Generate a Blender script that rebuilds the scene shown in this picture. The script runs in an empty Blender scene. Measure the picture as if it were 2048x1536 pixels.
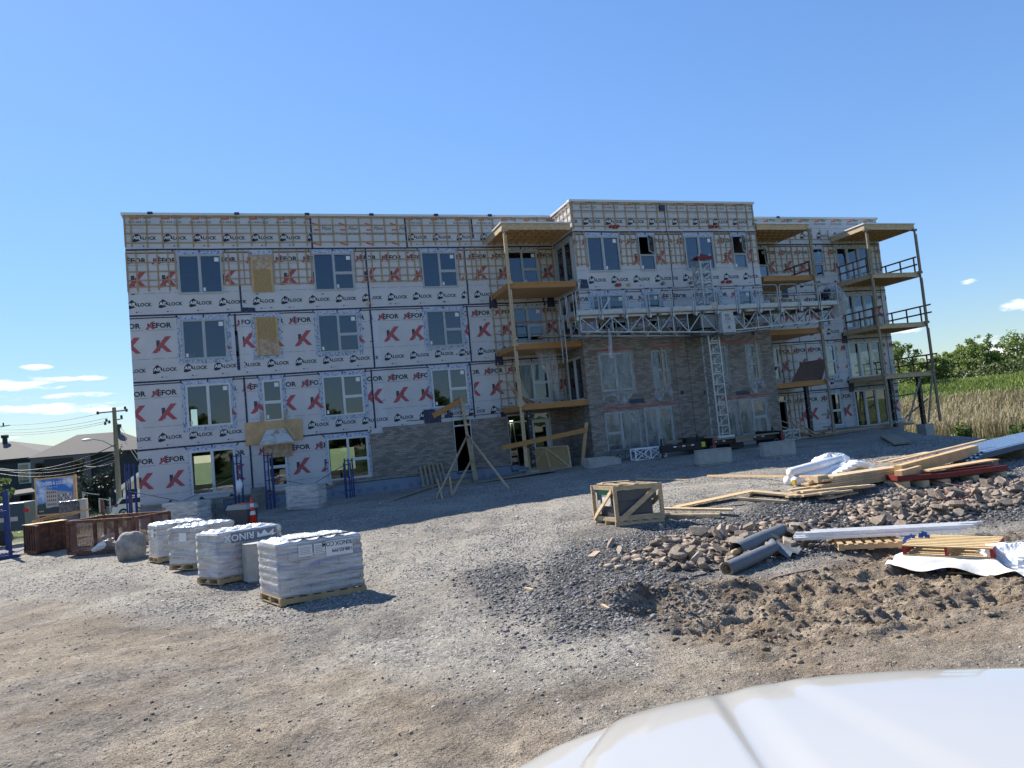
import bpy, bmesh, math, random
import numpy as np
from mathutils import Vector, Matrix
random.seed(7); RNG=np.random.RandomState(11)
sc=bpy.context.scene; COL=sc.collection
# ------------------------------------------------------------------ camera
CAMP=np.array([5.928,-35.098,2.330]); YAW,PITCH,ROLL,FPX=0.3231,0.06616,-0.09491,1420.0
def cam_axes():
    cy,sy,cp,sp=math.cos(YAW),math.sin(YAW),math.cos(PITCH),math.sin(PITCH)
    f=np.array([sy*cp,cy*cp,sp]); r0=np.array([cy,-sy,0.]); u0=np.cross(r0,f)
    c,s=math.cos(ROLL),math.sin(ROLL)
    return c*r0+s*u0, -s*r0+c*u0, f
CR,CU,CF=cam_axes()
cam=bpy.data.cameras.new('camera'); camo=bpy.data.objects.new('camera',cam); COL.objects.link(camo)
cam.sensor_fit='HORIZONTAL'; cam.sensor_width=36; cam.lens=36*FPX/2048; cam.clip_start=.05; cam.clip_end=5000
M4=Matrix.Identity(4)
for i in range(3): M4[i][0]=CR[i]; M4[i][1]=CU[i]; M4[i][2]=-CF[i]; M4[i][3]=CAMP[i]
camo.matrix_world=M4; sc.camera=camo
# ------------------------------------------------------------------ sun and sky
SD=Vector((0.42,-0.88,-0.90)).normalized()           # the way sunlight travels
sl=bpy.data.lights.new('sun','SUN'); sl.energy=5.0; sl.angle=math.radians(.5); sl.color=(1,.94,.84)
so=bpy.data.objects.new('sun',sl); COL.objects.link(so); so.rotation_euler=SD.to_track_quat('-Z','Y').to_euler(); so.location=(0,0,60)
w=bpy.data.worlds.new("World"); sc.world=w; w.use_nodes=True
nt=w.node_tree; N=nt.nodes; L=nt.links; N.clear()
def nn(t,**k):
    n=N.new(t)
    for a,b in k.items(): setattr(n,a,b)
    return n
sky=nn('ShaderNodeTexSky',sky_type='NISHITA',sun_disc=False)
sky.sun_elevation=math.asin(-SD.z); sky.sun_rotation=math.atan2(-SD.x,-SD.y)
sky.air_density=1.0; sky.dust_density=.05; sky.ozone_density=4.0; sky.altitude=50
hsv=nn('ShaderNodeHueSaturation'); hsv.inputs['Saturation'].default_value=1.10; hsv.inputs['Value'].default_value=1.0
bg=nn('ShaderNodeBackground'); bg.inputs['Strength'].default_value=0.10; out=nn('ShaderNodeOutputWorld')
bw=nn('ShaderNodeRGBToBW'); L.new(sky.outputs[0],bw.inputs[0]); dv=nn('ShaderNodeVectorMath',operation='DIVIDE'); kk_=nn('ShaderNodeMath',operation='MULTIPLY_ADD'); L.new(bw.outputs[0],kk_.inputs[0]); kk_.inputs[1].default_value=.14; kk_.inputs[2].default_value=.66
cb_=nn('ShaderNodeCombineXYZ'); [L.new(kk_.outputs[0],cb_.inputs[i]) for i in range(3)]; L.new(sky.outputs[0],dv.inputs[0]); L.new(cb_.outputs[0],dv.inputs[1]); L.new(dv.outputs[0],hsv.inputs['Color']); hsv.inputs['Hue'].default_value=.503
# thin clouds low over the horizon, as a function of the direction in the sky
tc=nn('ShaderNodeTexCoord'); sep=nn('ShaderNodeSeparateXYZ'); L.new(tc.outputs['Generated'],sep.inputs[0])
def mth(op,a,b=None,c=None):
    n=nn('ShaderNodeMath',operation=op)
    for i,v in enumerate((a,b,c)):
        if v is None: continue
        if isinstance(v,(int,float)): n.inputs[i].default_value=v
        else: L.new(v,n.inputs[i])
    return n.outputs[0]
az=mth('ARCTAN2',sep.outputs[0],sep.outputs[1]); el=mth('ARCSINE',sep.outputs[2])
mp=nn('ShaderNodeCombineXYZ'); L.new(mth('MULTIPLY',az,16.),mp.inputs[0]); L.new(mth('MULTIPLY',el,60.),mp.inputs[1])
no=nn('ShaderNodeTexNoise'); no.inputs['Scale'].default_value=1.6; no.inputs['Detail'].default_value=9; no.inputs['Roughness'].default_value=.6
L.new(mp.outputs[0],no.inputs['Vector'])
def ray(px,py): return CF+CR*(px-1024)/FPX-CU*(py-768)/FPX
tot=None
for px,py,hw,hh in [(30,770,.055,.009),(60,818,.10,.006),(160,791,.045,.004),(150,757,.04,.0035),(180,818,.055,.006),(72,735,.018,.004),(25,876,.01,.003),(1995,715,.05,.026),(1940,565,.012,.005),(2040,610,.02,.008),(1810,662,.02,.004),(2300,690,.12,.02),(-200,800,.12,.012)]:
    d=ray(px,py); d=d/np.linalg.norm(d); a0=math.atan2(d[0],d[1]); e0=math.asin(d[2])
    qa=mth('POWER',mth('ABSOLUTE',mth('DIVIDE',mth('SUBTRACT',az,a0),hw)),2.); qe=mth('POWER',mth('ABSOLUTE',mth('DIVIDE',mth('SUBTRACT',el,e0),hh)),2.)
    m=mth('SUBTRACT',1.15,mth('ADD',qa,qe)); tot=m if tot is None else mth('MAXIMUM',tot,m)
cl=mth('ADD',mth('MULTIPLY',tot,.55),mth('MULTIPLY',mth('SUBTRACT',no.outputs[0],.52),3.2))
cr=nn('ShaderNodeMapRange',interpolation_type='SMOOTHSTEP'); L.new(cl,cr.inputs[0]); cr.inputs[1].default_value=.0; cr.inputs[2].default_value=.75; cr.inputs[4].default_value=.92
gate=nn('ShaderNodeMapRange'); L.new(tot,gate.inputs[0]); gate.inputs[1].default_value=0.; gate.inputs[2].default_value=.3
mx=nn('ShaderNodeMix',data_type='RGBA'); L.new(mth('MULTIPLY',cr.outputs[0],gate.outputs[0]),mx.inputs[0]); L.new(hsv.outputs[0],mx.inputs[6]); mx.inputs[7].default_value=(6.6,6.7,6.9,1)
L.new(mx.outputs[2],bg.inputs[0]); L.new(bg.outputs[0],out.inputs[0])
sc.view_settings.view_transform='Standard'; sc.view_settings.look='None'; sc.view_settings.exposure=0.95; sc.view_settings.gamma=1
sc.cycles.max_bounces=6; sc.cycles.transparent_max_bounces=12
# ------------------------------------------------------------------ helpers
def V(*a): return np.array(a,float)
def hit(px,py,y): d=ray(px,py); return CAMP+d*((y-CAMP[1])/d[1])
def at(px,py,D): return CAMP+ray(px,py)*D
class MB:
    """collects faces of one mesh"""
    def __init__(s): s.v=[]; s.f=[]; s.m=[]
    def add(s,vs,fs,mi=0):
        b=len(s.v); s.v+= [tuple(map(float,x)) for x in vs]; s.f+= [tuple(b+i for i in f) for f in fs]; s.m+=[mi]*len(fs); return s
    def box(s,a,b,mi=0):
        x0,x1=sorted((a[0],b[0])); y0,y1=sorted((a[1],b[1])); z0,z1=sorted((a[2],b[2]))
        return s.add([(x0,y0,z0),(x1,y0,z0),(x1,y1,z0),(x0,y1,z0),(x0,y0,z1),(x1,y0,z1),(x1,y1,z1),(x0,y1,z1)],
          [(0,3,2,1),(4,5,6,7),(0,1,5,4),(1,2,6,5),(2,3,7,6),(3,0,4,7)],mi)
    def bar(s,p,q,w,h=None,up=(0,0,1),mi=0):
        h=h or w; p=V(*p); q=V(*q); d=q-p; d/=np.linalg.norm(d); u=V(*up)
        if abs(d@u)>.98: u=V(0,1,0) if abs(d[1])<.9 else V(1,0,0)
        a=np.cross(d,u); a/=np.linalg.norm(a); b=np.cross(a,d)
        vs=[c+a*i*w/2+b*j*h/2 for c in (p,q) for i,j in ((-1,-1),(1,-1),(1,1),(-1,1))]
        return s.add(vs,[(3,2,1,0),(4,5,6,7),(0,1,5,4),(1,2,6,5),(2,3,7,6),(3,0,4,7)],mi)
    def tube(s,pts,r,n=8,mi=0,cap=True,r2=None):
        pts=[V(*p) for p in pts]; R=[r]*len(pts) if r2 is None else list(np.linspace(r,r2,len(pts)))
        if hasattr(r,'__len__'): R=list(r)
        ring=[]; prev=None; vs=[]
        for i,p in enumerate(pts):
            d=(pts[min(i+1,len(pts)-1)]-pts[max(i-1,0)]); d/=max(1e-9,np.linalg.norm(d))
            if prev is None: u=V(0,0,1) if abs(d[2])<.9 else V(1,0,0)
            else: u=prev
            a=np.cross(d,u); a/=max(1e-9,np.linalg.norm(a)); b=np.cross(a,d); prev=b
            for k in range(n):
                t=2*math.pi*k/n; vs.append(p+(a*math.cos(t)+b*math.sin(t))*R[i])
        fs=[(i*n+k,i*n+(k+1)%n,(i+1)*n+(k+1)%n,(i+1)*n+k) for i in range(len(pts)-1) for k in range(n)]
        if cap: fs+=[tuple(range(n-1,-1,-1)),tuple((len(pts)-1)*n+k for k in range(n))]
        return s.add(vs,fs,mi)
    def prism(s,poly,a,b,axis=1,mi=0):
        """poly in the other two axes, extruded from a to b along axis"""
        def mk(u,v,t):
            return {0:(t,u,v),1:(u,t,v),2:(u,v,t)}[axis]
        n=len(poly); vs=[mk(u,v,a) for u,v in poly]+[mk(u,v,b) for u,v in poly]
        return s.add(vs,[tuple(range(n)),tuple(range(2*n-1,n-1,-1))]+[(i,(i+1)%n,n+(i+1)%n,n+i) for i in range(n)],mi)
    def xf(s,fn,start=0):
        s.v[start:]=[tuple(fn(V(*x))) for x in s.v[start:]]; return s
    def build(s,name,mat,parent=None,smooth=False,bevel=0,loc=None,fix=True):
        off=V(0,0,0); q=parent
        while q is not None: off=off+V(*q.location); q=q.parent
        if loc is not None: off=off+V(*loc)
        me=bpy.data.meshes.new(name); me.from_pydata([tuple(V(*x)-off) for x in s.v],[],s.f)
        mats=mat if isinstance(mat,(list,tuple)) else [mat]
        for m in mats: me.materials.append(m)
        if len(mats)>1: me.polygons.foreach_set('material_index',s.m)
        if fix or bevel:
            bm=bmesh.new(); bm.from_mesh(me)
            if bevel:
                bmesh.ops.remove_doubles(bm,verts=bm.verts,dist=1e-5)
                es=[e for e in bm.edges if len(e.link_faces)==2 and e.calc_face_angle(0)>.5]
                bmesh.ops.bevel(bm,geom=es,offset=bevel,segments=2,affect='EDGES',profile=.6,clamp_overlap=True)
            bmesh.ops.recalc_face_normals(bm,faces=bm.faces); bm.to_mesh(me); bm.free()
        if smooth: me.polygons.foreach_set('use_smooth',[True]*len(me.polygons))
        me.update(); o=bpy.data.objects.new(name,me); COL.objects.link(o)
        if parent is not None: o.parent=parent
        if loc is not None: o.location=loc
        return o
def np_mesh(name,verts,faces,mat,parent=None,smooth=False,attr=None):
    """faces: int array (n,3) or (n,4)"""
    me=bpy.data.meshes.new(name); k=faces.shape[1]
    me.vertices.add(len(verts)); me.vertices.foreach_set('co',np.asarray(verts,np.float32).ravel())
    me.loops.add(faces.size); me.loops.foreach_set('vertex_index',faces.astype(np.int32).ravel())
    me.polygons.add(len(faces)); me.polygons.foreach_set('loop_start',np.arange(0,faces.size,k,dtype=np.int32))
    if smooth: me.polygons.foreach_set('use_smooth',np.ones(len(faces),bool))
    me.materials.append(mat); me.update(calc_edges=True)
    if attr is not None:
        for an,arr in attr.items():
            a=me.color_attributes.new(an,'FLOAT_COLOR','POINT'); c=np.ones((len(verts),4),np.float32); c[:,:arr.shape[1]]=arr; a.data.foreach_set('color',c.ravel())
    o=bpy.data.objects.new(name,me); COL.objects.link(o)
    if parent is not None: o.parent=parent
    return o
def tag(o,label=None,cat=None,group=None,kind=None):
    if label: o['label']=label
    if cat: o['category']=cat
    if group: o['group']=group
    if kind: o['kind']=kind
    return o
def thing(name,loc,label,cat,group=None,rz=0):
    o=bpy.data.objects.new(name,None); COL.objects.link(o); o.location=tuple(float(v) for v in loc); o.rotation_euler=(0,0,rz); o.empty_display_size=.2
    return tag(o,label,cat,group)
def copy_tree(o,parent=None):
    c=o.copy(); COL.objects.link(c)
    if parent is not None: c.parent=parent
    for ch in KIDS(o): copy_tree(ch,c)
    return c
def KIDS(o): return [x for x in bpy.data.objects if x.parent==o]
# ------------------------------------------------------------------ numpy noise
def _h(ix,iy,s):
    n=(ix.astype(np.int64)*374761393+iy.astype(np.int64)*668265263+s*1442695041)&0xffffffff
    n=((n^(n>>13))*1274126177)&0xffffffff; n=(n^(n>>16))&0xffffffff
    return n/4294967295.0
def vnoise(x,y,s=0):
    ix=np.floor(x); iy=np.floor(y); fx=x-ix; fy=y-iy; fx=fx*fx*(3-2*fx); fy=fy*fy*(3-2*fy)
    a=_h(ix,iy,s); b=_h(ix+1,iy,s); c=_h(ix,iy+1,s); d=_h(ix+1,iy+1,s)
    return (a*(1-fx)+b*fx)*(1-fy)+(c*(1-fx)+d*fx)*fy
def fbm(x,y,f,o=4,s=0):
    t=0;a=1;n=0
    for i in range(o): t=t+a*(vnoise(x*f+17*i,y*f-9*i,s+i)-.5); n+=a; a*=.5; f*=2.03
    return t/n*2
def sst(a,b,x): t=np.clip((x-a)/(b-a),0,1); return t*t*(3-2*t)
# ------------------------------------------------------------------ materials
def mat(name,base,rough=.7,var=.12,scale=6,spec=.4,metal=0,bump=0,bscale=60,stretch=None,col2=None,alpha=None,detail=5,coat=0,c2pos=(.4,.65),objvar=0):
    m=bpy.data.materials.new(name); m.use_nodes=True; t=m.node_tree; b=t.nodes['Principled BSDF']; l=t.links
    b.inputs['Roughness'].default_value=rough; b.inputs['Metallic'].default_value=metal; b.inputs['Specular IOR Level'].default_value=spec
    if coat: b.inputs['Coat Weight'].default_value=coat; b.inputs['Coat Roughness'].default_value=.05
    co=t.nodes.new('ShaderNodeTexCoord'); vec=co.outputs['Object']
    if stretch:
        mp=t.nodes.new('ShaderNodeMapping'); mp.inputs['Scale'].default_value=stretch; l.new(vec,mp.inputs[0]); vec=mp.outputs[0]
    n=t.nodes.new('ShaderNodeTexNoise'); n.inputs['Scale'].default_value=scale; n.inputs['Detail'].default_value=detail; n.inputs['Roughness'].default_value=.62; l.new(vec,n.inputs['Vector'])
    r=t.nodes.new('ShaderNodeValToRGB'); l.new(n.outputs[0],r.inputs[0])
    c=np.array(base[:3]); e=r.color_ramp.elements
    e[0].position,e[1].position=c2pos if col2 is not None else (.25,.75)
    lo=c*(1-var); hi=np.minimum(c*(1+var),1)
    if col2 is not None: lo,hi=np.array(col2[:3]),c
    e[0].color=(*lo,1); e[1].color=(*hi,1); outc=r.outputs[0]
    if objvar:
        oi=t.nodes.new('ShaderNodeObjectInfo'); hs=t.nodes.new('ShaderNodeHueSaturation'); mr=t.nodes.new('ShaderNodeMapRange'); l.new(oi.outputs['Random'],mr.inputs[0])
        mr.inputs[3].default_value=1-objvar; mr.inputs[4].default_value=1+objvar; l.new(mr.outputs[0],hs.inputs['Value']); l.new(outc,hs.inputs['Color']); outc=hs.outputs[0]
    l.new(outc,b.inputs['Base Color'])
    if bump:
        n2=t.nodes.new('ShaderNodeTexNoise'); n2.inputs['Scale'].default_value=bscale; n2.inputs['Detail'].default_value=4; l.new(vec,n2.inputs['Vector'])
        bp=t.nodes.new('ShaderNodeBump'); bp.inputs['Strength'].default_value=bump; bp.inputs['Distance'].default_value=.02; l.new(n2.outputs[0],bp.inputs['Height']); l.new(bp.outputs[0],b.inputs['Normal'])
    if alpha is not None: b.inputs['Alpha'].default_value=alpha
    return m
# ================================================================== GROUND
CT=np.array([(6,-35,-.45),(0,-33,-.45),(14,-33,-.5),(25,-33,-.5),(40,-33,-.8),(-10,-33,-.6),(6,-60,-.5),(60,-60,-1),(-50,-60,-1),
(6,-27,-.45),(0,-22,-.5),(-6,-22,-.6),(12,-27,-.5),(18,-28,-.5),(6,-21,-.45),(3.5,-16,-.48),(1.5,-11,-.5),(-2.3,-5,-.62),(-5,-2,-.7),
(10,-17,-.2),(12,-20,-.15),(14,-20.6,-.08),(16.5,-21.3,-.02),(19.4,-21.3,.02),(22.5,-21.3,.02),(26,-21.3,0),(32,-20,0),
(11.5,-24.3,-.45),(13,-24.4,-.52),(15,-24,-.52),(17.2,-23.6,-.5),(19.5,-23.8,-.5),(24,-24.5,-.5),
(8,-13,-.15),(12,-12,0),(17,-13,.05),(23,-13,.15),(29,-13,.15),(34,-13,.02),
(0,-1,-.4),(4,-1,-.15),(9,-1,0),(13,-1,0),(17,-1,.15),(20,-3,.35),(25,-4.5,.42),(30,-4.5,.4),(35,-1,.5),(40,-1,.55),
(38,-8,.0),(42.6,-3.7,-.55),(46,-3,-1.4),(43,-10,-1.15),(36.5,-14,-.25),(40,-15,-1.1),(39.5,-3,.30),(41.5,-6,-.7),(36,-4,.35),(52,-2,-1.9),(50,-15,-1.8),(57,6,-1.9),(75,0,-1.7),(60,-20,-1.8),(60,20,-1.9),
(0,3,-.4),(-4,5,-.9),(-9,18,-1.2),(-10,50,-2.4),(-40,40,-2.5),(-22,12,-1.2),(10,60,-2.4),(20,12,0),(43,12,-.2),(30,60,-2.2),(-60,0,-1.5),(-60,60,-2.5),(60,60,-2),(-30,-20,-.9),(90,-20,-1.8),(90,40,-1.9)],float)
def _tps(r2): return .5*r2*np.log(r2+1e-9)
_n=len(CT); _A=np.zeros((_n+3,_n+3)); _d=((CT[:,None,:2]-CT[None,:,:2])**2).sum(-1); _A[:_n,:_n]=_tps(_d)+np.eye(_n)*.6
_A[:_n,_n]=1; _A[:_n,_n+1:_n+3]=CT[:,:2]; _A[_n,:_n]=1; _A[_n+1:_n+3,:_n]=CT[:,:2].T
_W=np.linalg.solve(_A,np.concatenate([CT[:,2],[0,0,0]]))
B0=at(1820,768,94)[:2]; B1=at(2048,752,88)[:2]; _bt=(B1-B0)/np.linalg.norm(B1-B0); _bn=np.array([-_bt[1],_bt[0]])
if _bn@(B0-CAMP[:2])<0: _bn=-_bn
def berm_d(x,y): return (x-B0[0])*_bn[0]+(y-B0[1])*_bn[1]
def dirt_edge(x): return np.interp(x,[-12,0,3,5.5,6.8,7.6,9.6,10.4,12,30,60],[-8,-15.5,-19,-23,-25.4,-27,-28,-26,-24.6,-24,-24])
def mudmask(x,y):
    n=fbm(x,y,.9,3,77)*.8
    return sst(10.2,11.4,x+n)*sst(-24.2,-24.9,y+n*.5+.25*np.sin(x))*sst(-29.3,-27.2,y+n-.02*(x-12))
def wheel_tracks(x,y):
    t=0
    for k,w_ in ((-1.75,.26),(0,.30),(-3.4,.22)):
        xc=10.55+k+.36*(y+22)+.35*np.sin((y+20)*.25+k)+.08*np.sin(y*1.9); t=np.maximum(t,np.exp(-((x-xc)/w_)**2))
    return t*sst(-28.5,-25,y)*sst(-9,-14,y)
def gz0(x,y):
    x=np.asarray(x,float); y=np.asarray(y,float); sh=np.broadcast(x,y).shape; X=np.clip(np.broadcast_to(x,sh).ravel(),-60,90); Y=np.clip(np.broadcast_to(y,sh).ravel(),-60,60)
    z=np.empty(len(X))
    for i in range(0,len(X),60000):
        a,b=X[i:i+60000],Y[i:i+60000]; r2=(a[:,None]-CT[None,:,0])**2+(b[:,None]-CT[None,:,1])**2
        z[i:i+60000]=_tps(r2)@_W[:_n]+_W[_n]+_W[_n+1]*a+_W[_n+2]*b
    z=np.clip(z,-2.6,.62)
    X=np.broadcast_to(x,sh).ravel(); Y=np.broadcast_to(y,sh).ravel(); d=berm_d(X,Y); k=sst(42,56,X)*sst(-70,-30,Y+200)
    zb=-1.9+5.3*sst(-30,2,d)+.25*fbm(X,Y,.12,3,5); z=z*(1-k*sst(-34,-26,d))+zb*k*sst(-34,-26,d)
    return z.reshape(sh)
def gz(x,y):
    x=np.asarray(x,float); y=np.asarray(y,float); z=gz0(x,y)
    near=sst(60,30,np.hypot(x-6,y+15))
    z=z+.035*fbm(x,y,.45,4,3)*near
    m=mudmask(x,y)
    c=fbm(x,y*1.5,1.9,5,21); rid=1-np.abs(fbm(x,y*1.7,1.1,4,40))*2.4
    z=z+m*(.13*c+.10*np.clip(rid,0,1)**2-.05)
    hole=np.exp(-(((x-11.15)/.55)**2+((y+25.35)/.42)**2)); z=z-.3*hole+.16*np.exp(-(((x-11.3)/.9)**2+((y+24.75)/.3)**2))
    for tx0,ty0,tx1,ty1 in ((10.7,-26.85,13.4,-26.6),(12.4,-25.85,16.5,-26.35),(13.0,-27.6,18,-27.9)):      # cleated wheel tracks pressed in the mud
        L_=math.hypot(tx1-tx0,ty1-ty0); ux,uy=(tx1-tx0)/L_,(ty1-ty0)/L_; s=(x-tx0)*ux+(y-ty0)*uy; q=-(x-tx0)*uy+(y-ty0)*ux
        on=sst(-.2,.1,s)*sst(L_+.2,L_-.1,s)*sst(.27,.16,np.abs(q)); z=z-on*(.03+.13*sst(-.25,.45,np.sin(s*2*math.pi/.30+q*5)))
    z=z-.03*wheel_tracks(x,y)
    nr=sst(34,14,np.hypot(x-6,y+33)); z=z+.026*fbm(x,y,4,4,9)*nr+.022*np.clip(fbm(x,y,7.5,3,19)-.12,0,1)*sst(20,9,np.hypot(x-6,y+33))*2
    slope=sst(-22.2,-23,y)*sst(-24.4,-23.6,y)*sst(10.5,12,x); z=z+.05*fbm(x,y,3,3,15)*slope
    return z
def g1(x,y): return float(gz(np.array([x]),np.array([y]))[0])
def gp(px,py):
    """point of the ground seen in direction px,py"""
    d=ray(px,py); d=d/np.linalg.norm(d); t0=1.0; t=np.linspace(2,140,1400); P=CAMP[None]+t[:,None]*d[None]; h=P[:,2]-gz(P[:,0],P[:,1])
    i=np.argmax(h<0); i=max(i,1); a=h[i-1]/(h[i-1]-h[i]+1e-12); return P[i-1]*(1-a)+P[i]*a
def dslope(x,y): # dark coarse tongue between the pad and the mud
    e=np.interp(x,[8.3,9,10.2,11.3,12.6],[-26.6,-26.6,-25.8,-24.4,-23.2]); a=sst(8.4,9.8,x)*sst(13,11.6,x)*sst(-26.9,-25.6,y)*sst(-20.5,-22.2,y)
    b_=sst(11.5,13,x)*sst(-24.2,-23.5,y+.3*np.sin(x*1.3))*sst(-20.4,-21.3,y+.25*np.sin(x*2.1)); return np.clip(a+b_,0,1)*.9
def spaced(segs):
    out=[]
    for a,b,s in segs: out+=list(np.arange(a,b,s))
    return np.array(out+[segs[-1][1]])
def grow(a,b,s,k=1.25):
    o=[a]
    while o[-1]<b: o.append(o[-1]+s); s*=k
    return o
gx=np.array([-v for v in grow(8,900,.3,1.16)][::-1]+list(np.arange(-7.9,-2,.14))+list(np.arange(-2,5,.075))+list(np.arange(5,16,.05))+list(np.arange(16,24,.08))+list(np.arange(24,46,.2))+list(grow(46,1200,.5,1.12)))
gy=np.array([-v for v in grow(34,700,.5,1.3)][::-1][:-1]+list(np.arange(-34,-22,.045))+list(np.arange(-22,-16,.08))+list(np.arange(-16,-5,.16))+list(grow(-5,1500,.3,1.12)))
GX,GY=np.meshgrid(gx,gy); GZ=gz(GX,GY)
nx,ny=len(gx),len(gy); idx=np.arange(nx*ny).reshape(ny,nx)
F=np.stack([idx[:-1,:-1],idx[:-1,1:],idx[1:,1:],idx[1:,:-1]],-1).reshape(-1,4)
dm=sst(-.9,1.5,dirt_edge(GX)-GY+2.6*fbm(GX,GY,.45,6,31))*(.55+.45*sst(-.35,.15,fbm(GX,GY,.8,5,35))); dm=np.maximum(dm,0); md=mudmask(GX,GY)
veg=np.maximum(sst(44,47,GX+fbm(GX,GY,.3,2,3)*2)*sst(-40,-10,GY+12), sst(-6,0,-9+0*GX)*0)
veg=np.maximum(veg,sst(8,14,GY-.0*GX)*sst(2,-4,GX)); veg=np.maximum(veg,sst(24,34,GY)); veg=np.maximum(veg,sst(-22,-30,GX)); veg=np.maximum(veg,sst(-38,-46,GY))
GCOL=np.stack([dm,md,veg],-1).reshape(-1,3); DK=np.clip((1-.9*wheel_tracks(GX,GY))*(dslope(GX,GY)*1.1+.35*fbm(GX,GY,1.2,4,12)*(dslope(GX,GY)>.02)+.6*sst(.02,.38,fbm(GX,GY,.55,4,51)+.15*fbm(GX,GY,3,3,5))*(1-dm)*sst(-12,-19,GY)+.45*dm*sst(.12,.42,fbm(GX*.7,GY*1.3,.8,5,88))),0,1).reshape(-1,1)
def ground_mat():
    m=bpy.data.materials.new('gravel_and_dirt'); m.use_nodes=True; t=m.node_tree; b=t.nodes['Principled BSDF']; l=t.links
    b.inputs['Roughness'].default_value=.95; b.inputs['Specular IOR Level'].default_value=.15
    def n(ty,**k):
        q=t.nodes.new(ty)
        for a,v in k.items(): setattr(q,a,v)
        return q
    at_=n('ShaderNodeAttribute',attribute_name='mask'); s=n('ShaderNodeSeparateXYZ'); l.new(at_.outputs['Color'],s.inputs[0])
    co=n('ShaderNodeTexCoord').outputs['Object']
    def noise(sc_,d=6,r=.6):
        q=n('ShaderNodeTexNoise'); q.inputs['Scale'].default_value=sc_; q.inputs['Detail'].default_value=d; q.inputs['Roughness'].default_value=r; l.new(co,q.inputs['Vector']); return q.outputs[0]
    def vor(sc_,f='F1'):
        q=n('ShaderNodeTexVoronoi',feature=f); q.inputs['Scale'].default_value=sc_; l.new(co,q.inputs['Vector']); return q
    def ramp(v,st):
        q=n('ShaderNodeValToRGB'); l.new(v,q.inputs[0]); e=q.color_ramp.elements
        while len(e)<len(st): e.new(.5)
        for i,(p_,c) in enumerate(st): e[i].position=p_; e[i].color=(*c,1)
        return q.outputs[0]
    def mix(f,a,b_,bt='MIX'):
        q=n('ShaderNodeMix',data_type='RGBA',blend_type=bt)
        for i,v in ((0,f),(6,a),(7,b_)):
            if isinstance(v,(int,float)): q.inputs[i].default_value=v
            elif isinstance(v,tuple): q.inputs[i].default_value=(*v,1)
            else: l.new(v,q.inputs[i])
        return q.outputs[2]
    v1=vor(28); v2=vor(75); sp=n('ShaderNodeSeparateColor'); l.new(v1.outputs['Color'],sp.inputs[0]); sp2=n('ShaderNodeSeparateColor'); l.new(v2.outputs['Color'],sp2.inputs[0])
    st1=ramp(sp.outputs[0],[(0,(.10,.10,.10)),(.5,(.30,.285,.265)),(.85,(.48,.45,.40)),(1,(.68,.64,.57))])
    st2=ramp(sp2.outputs[0],[(0,(.13,.125,.115)),(.6,(.36,.34,.305)),(1,(.62,.57,.49))])
    grav=mix(ramp(noise(9,3),[(.42,(0,0,0)),(.6,(1,1,1))]),st1,st2)
    grav=mix(ramp(noise(.7,5),[(.38,(0,0,0)),(.68,(.8,.8,.8))]),grav,(.46,.42,.355))
    dirt=ramp(noise(1.4,8,.68),[(.3,(.27,.23,.18)),(.5,(.46,.385,.295)),(.72,(.63,.54,.425))])
    dirt=mix(ramp(sp2.outputs[1],[(.55,(0,0,0)),(.95,(.75,.75,.75))]),dirt,(.20,.17,.135)); 
    dirt=mix(ramp(noise(55,4,.7),[(.35,(.85,.85,.85)),(.6,(0,0,0))]),dirt,mix(.65,dirt,(.13,.115,.095)))
    mud=ramp(noise(2.2,9,.7),[(.36,(.13,.095,.065)),(.51,(.30,.235,.17)),(.68,(.50,.41,.31))])
    grass=ramp(noise(.9,7,.7),[(.35,(.045,.07,.018)),(.55,(.085,.12,.035)),(.7,(.20,.18,.09))])
    c=mix(s.outputs[0],grav,dirt); dk_=n('ShaderNodeAttribute',attribute_name='dark'); sd_=n('ShaderNodeSeparateXYZ'); l.new(dk_.outputs['Color'],sd_.inputs[0]); c=mix(sd_.outputs[0],c,mix(1.0,st1,(.42,.42,.44),'MULTIPLY')); c=mix(ramp(noise(.33,7,.72),[(.40,(.75,.75,.75)),(.58,(0,0,0))]),c,mix(1.0,c,(.74,.72,.72),'MULTIPLY')); c=mix(ramp(noise(5,8,.75),[(.42,(.7,.7,.7)),(.56,(0,0,0))]),c,mix(1.0,c,(.76,.75,.74),'MULTIPLY')); c=mix(s.outputs[1],c,mud); c=mix(s.outputs[2],c,grass); l.new(c,b.inputs['Base Color'])
    def bump(h,st,di,prev=None):
        q=n('ShaderNodeBump'); q.inputs['Strength'].default_value=st; q.inputs['Distance'].default_value=di; l.new(h,q.inputs['Height'])
        if prev is not None: l.new(prev,q.inputs['Normal'])
        return q.outputs[0]
    inv=n('ShaderNodeMath',operation='MULTIPLY'); inv.inputs[1].default_value=-1; l.new(v1.outputs['Distance'],inv.inputs[0])
    k=bump(inv.outputs[0],.9,.022); inv2=n('ShaderNodeMath',operation='MULTIPLY'); inv2.inputs[1].default_value=-1; l.new(v2.outputs['Distance'],inv2.inputs[0])
    k=bump(inv2.outputs[0],.8,.010,k); k=bump(noise(20,6,.7),.9,.06,k); k=bump(noise(7,5,.7),.7,.10,k); l.new(k,b.inputs['Normal'])
    return m
gm=ground_mat()
ground=np_mesh('ground',np.stack([GX,GY,GZ],-1).reshape(-1,3),F,gm,attr={'mask':GCOL,'dark':DK},smooth=True)
tag(ground,kind='structure')
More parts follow.
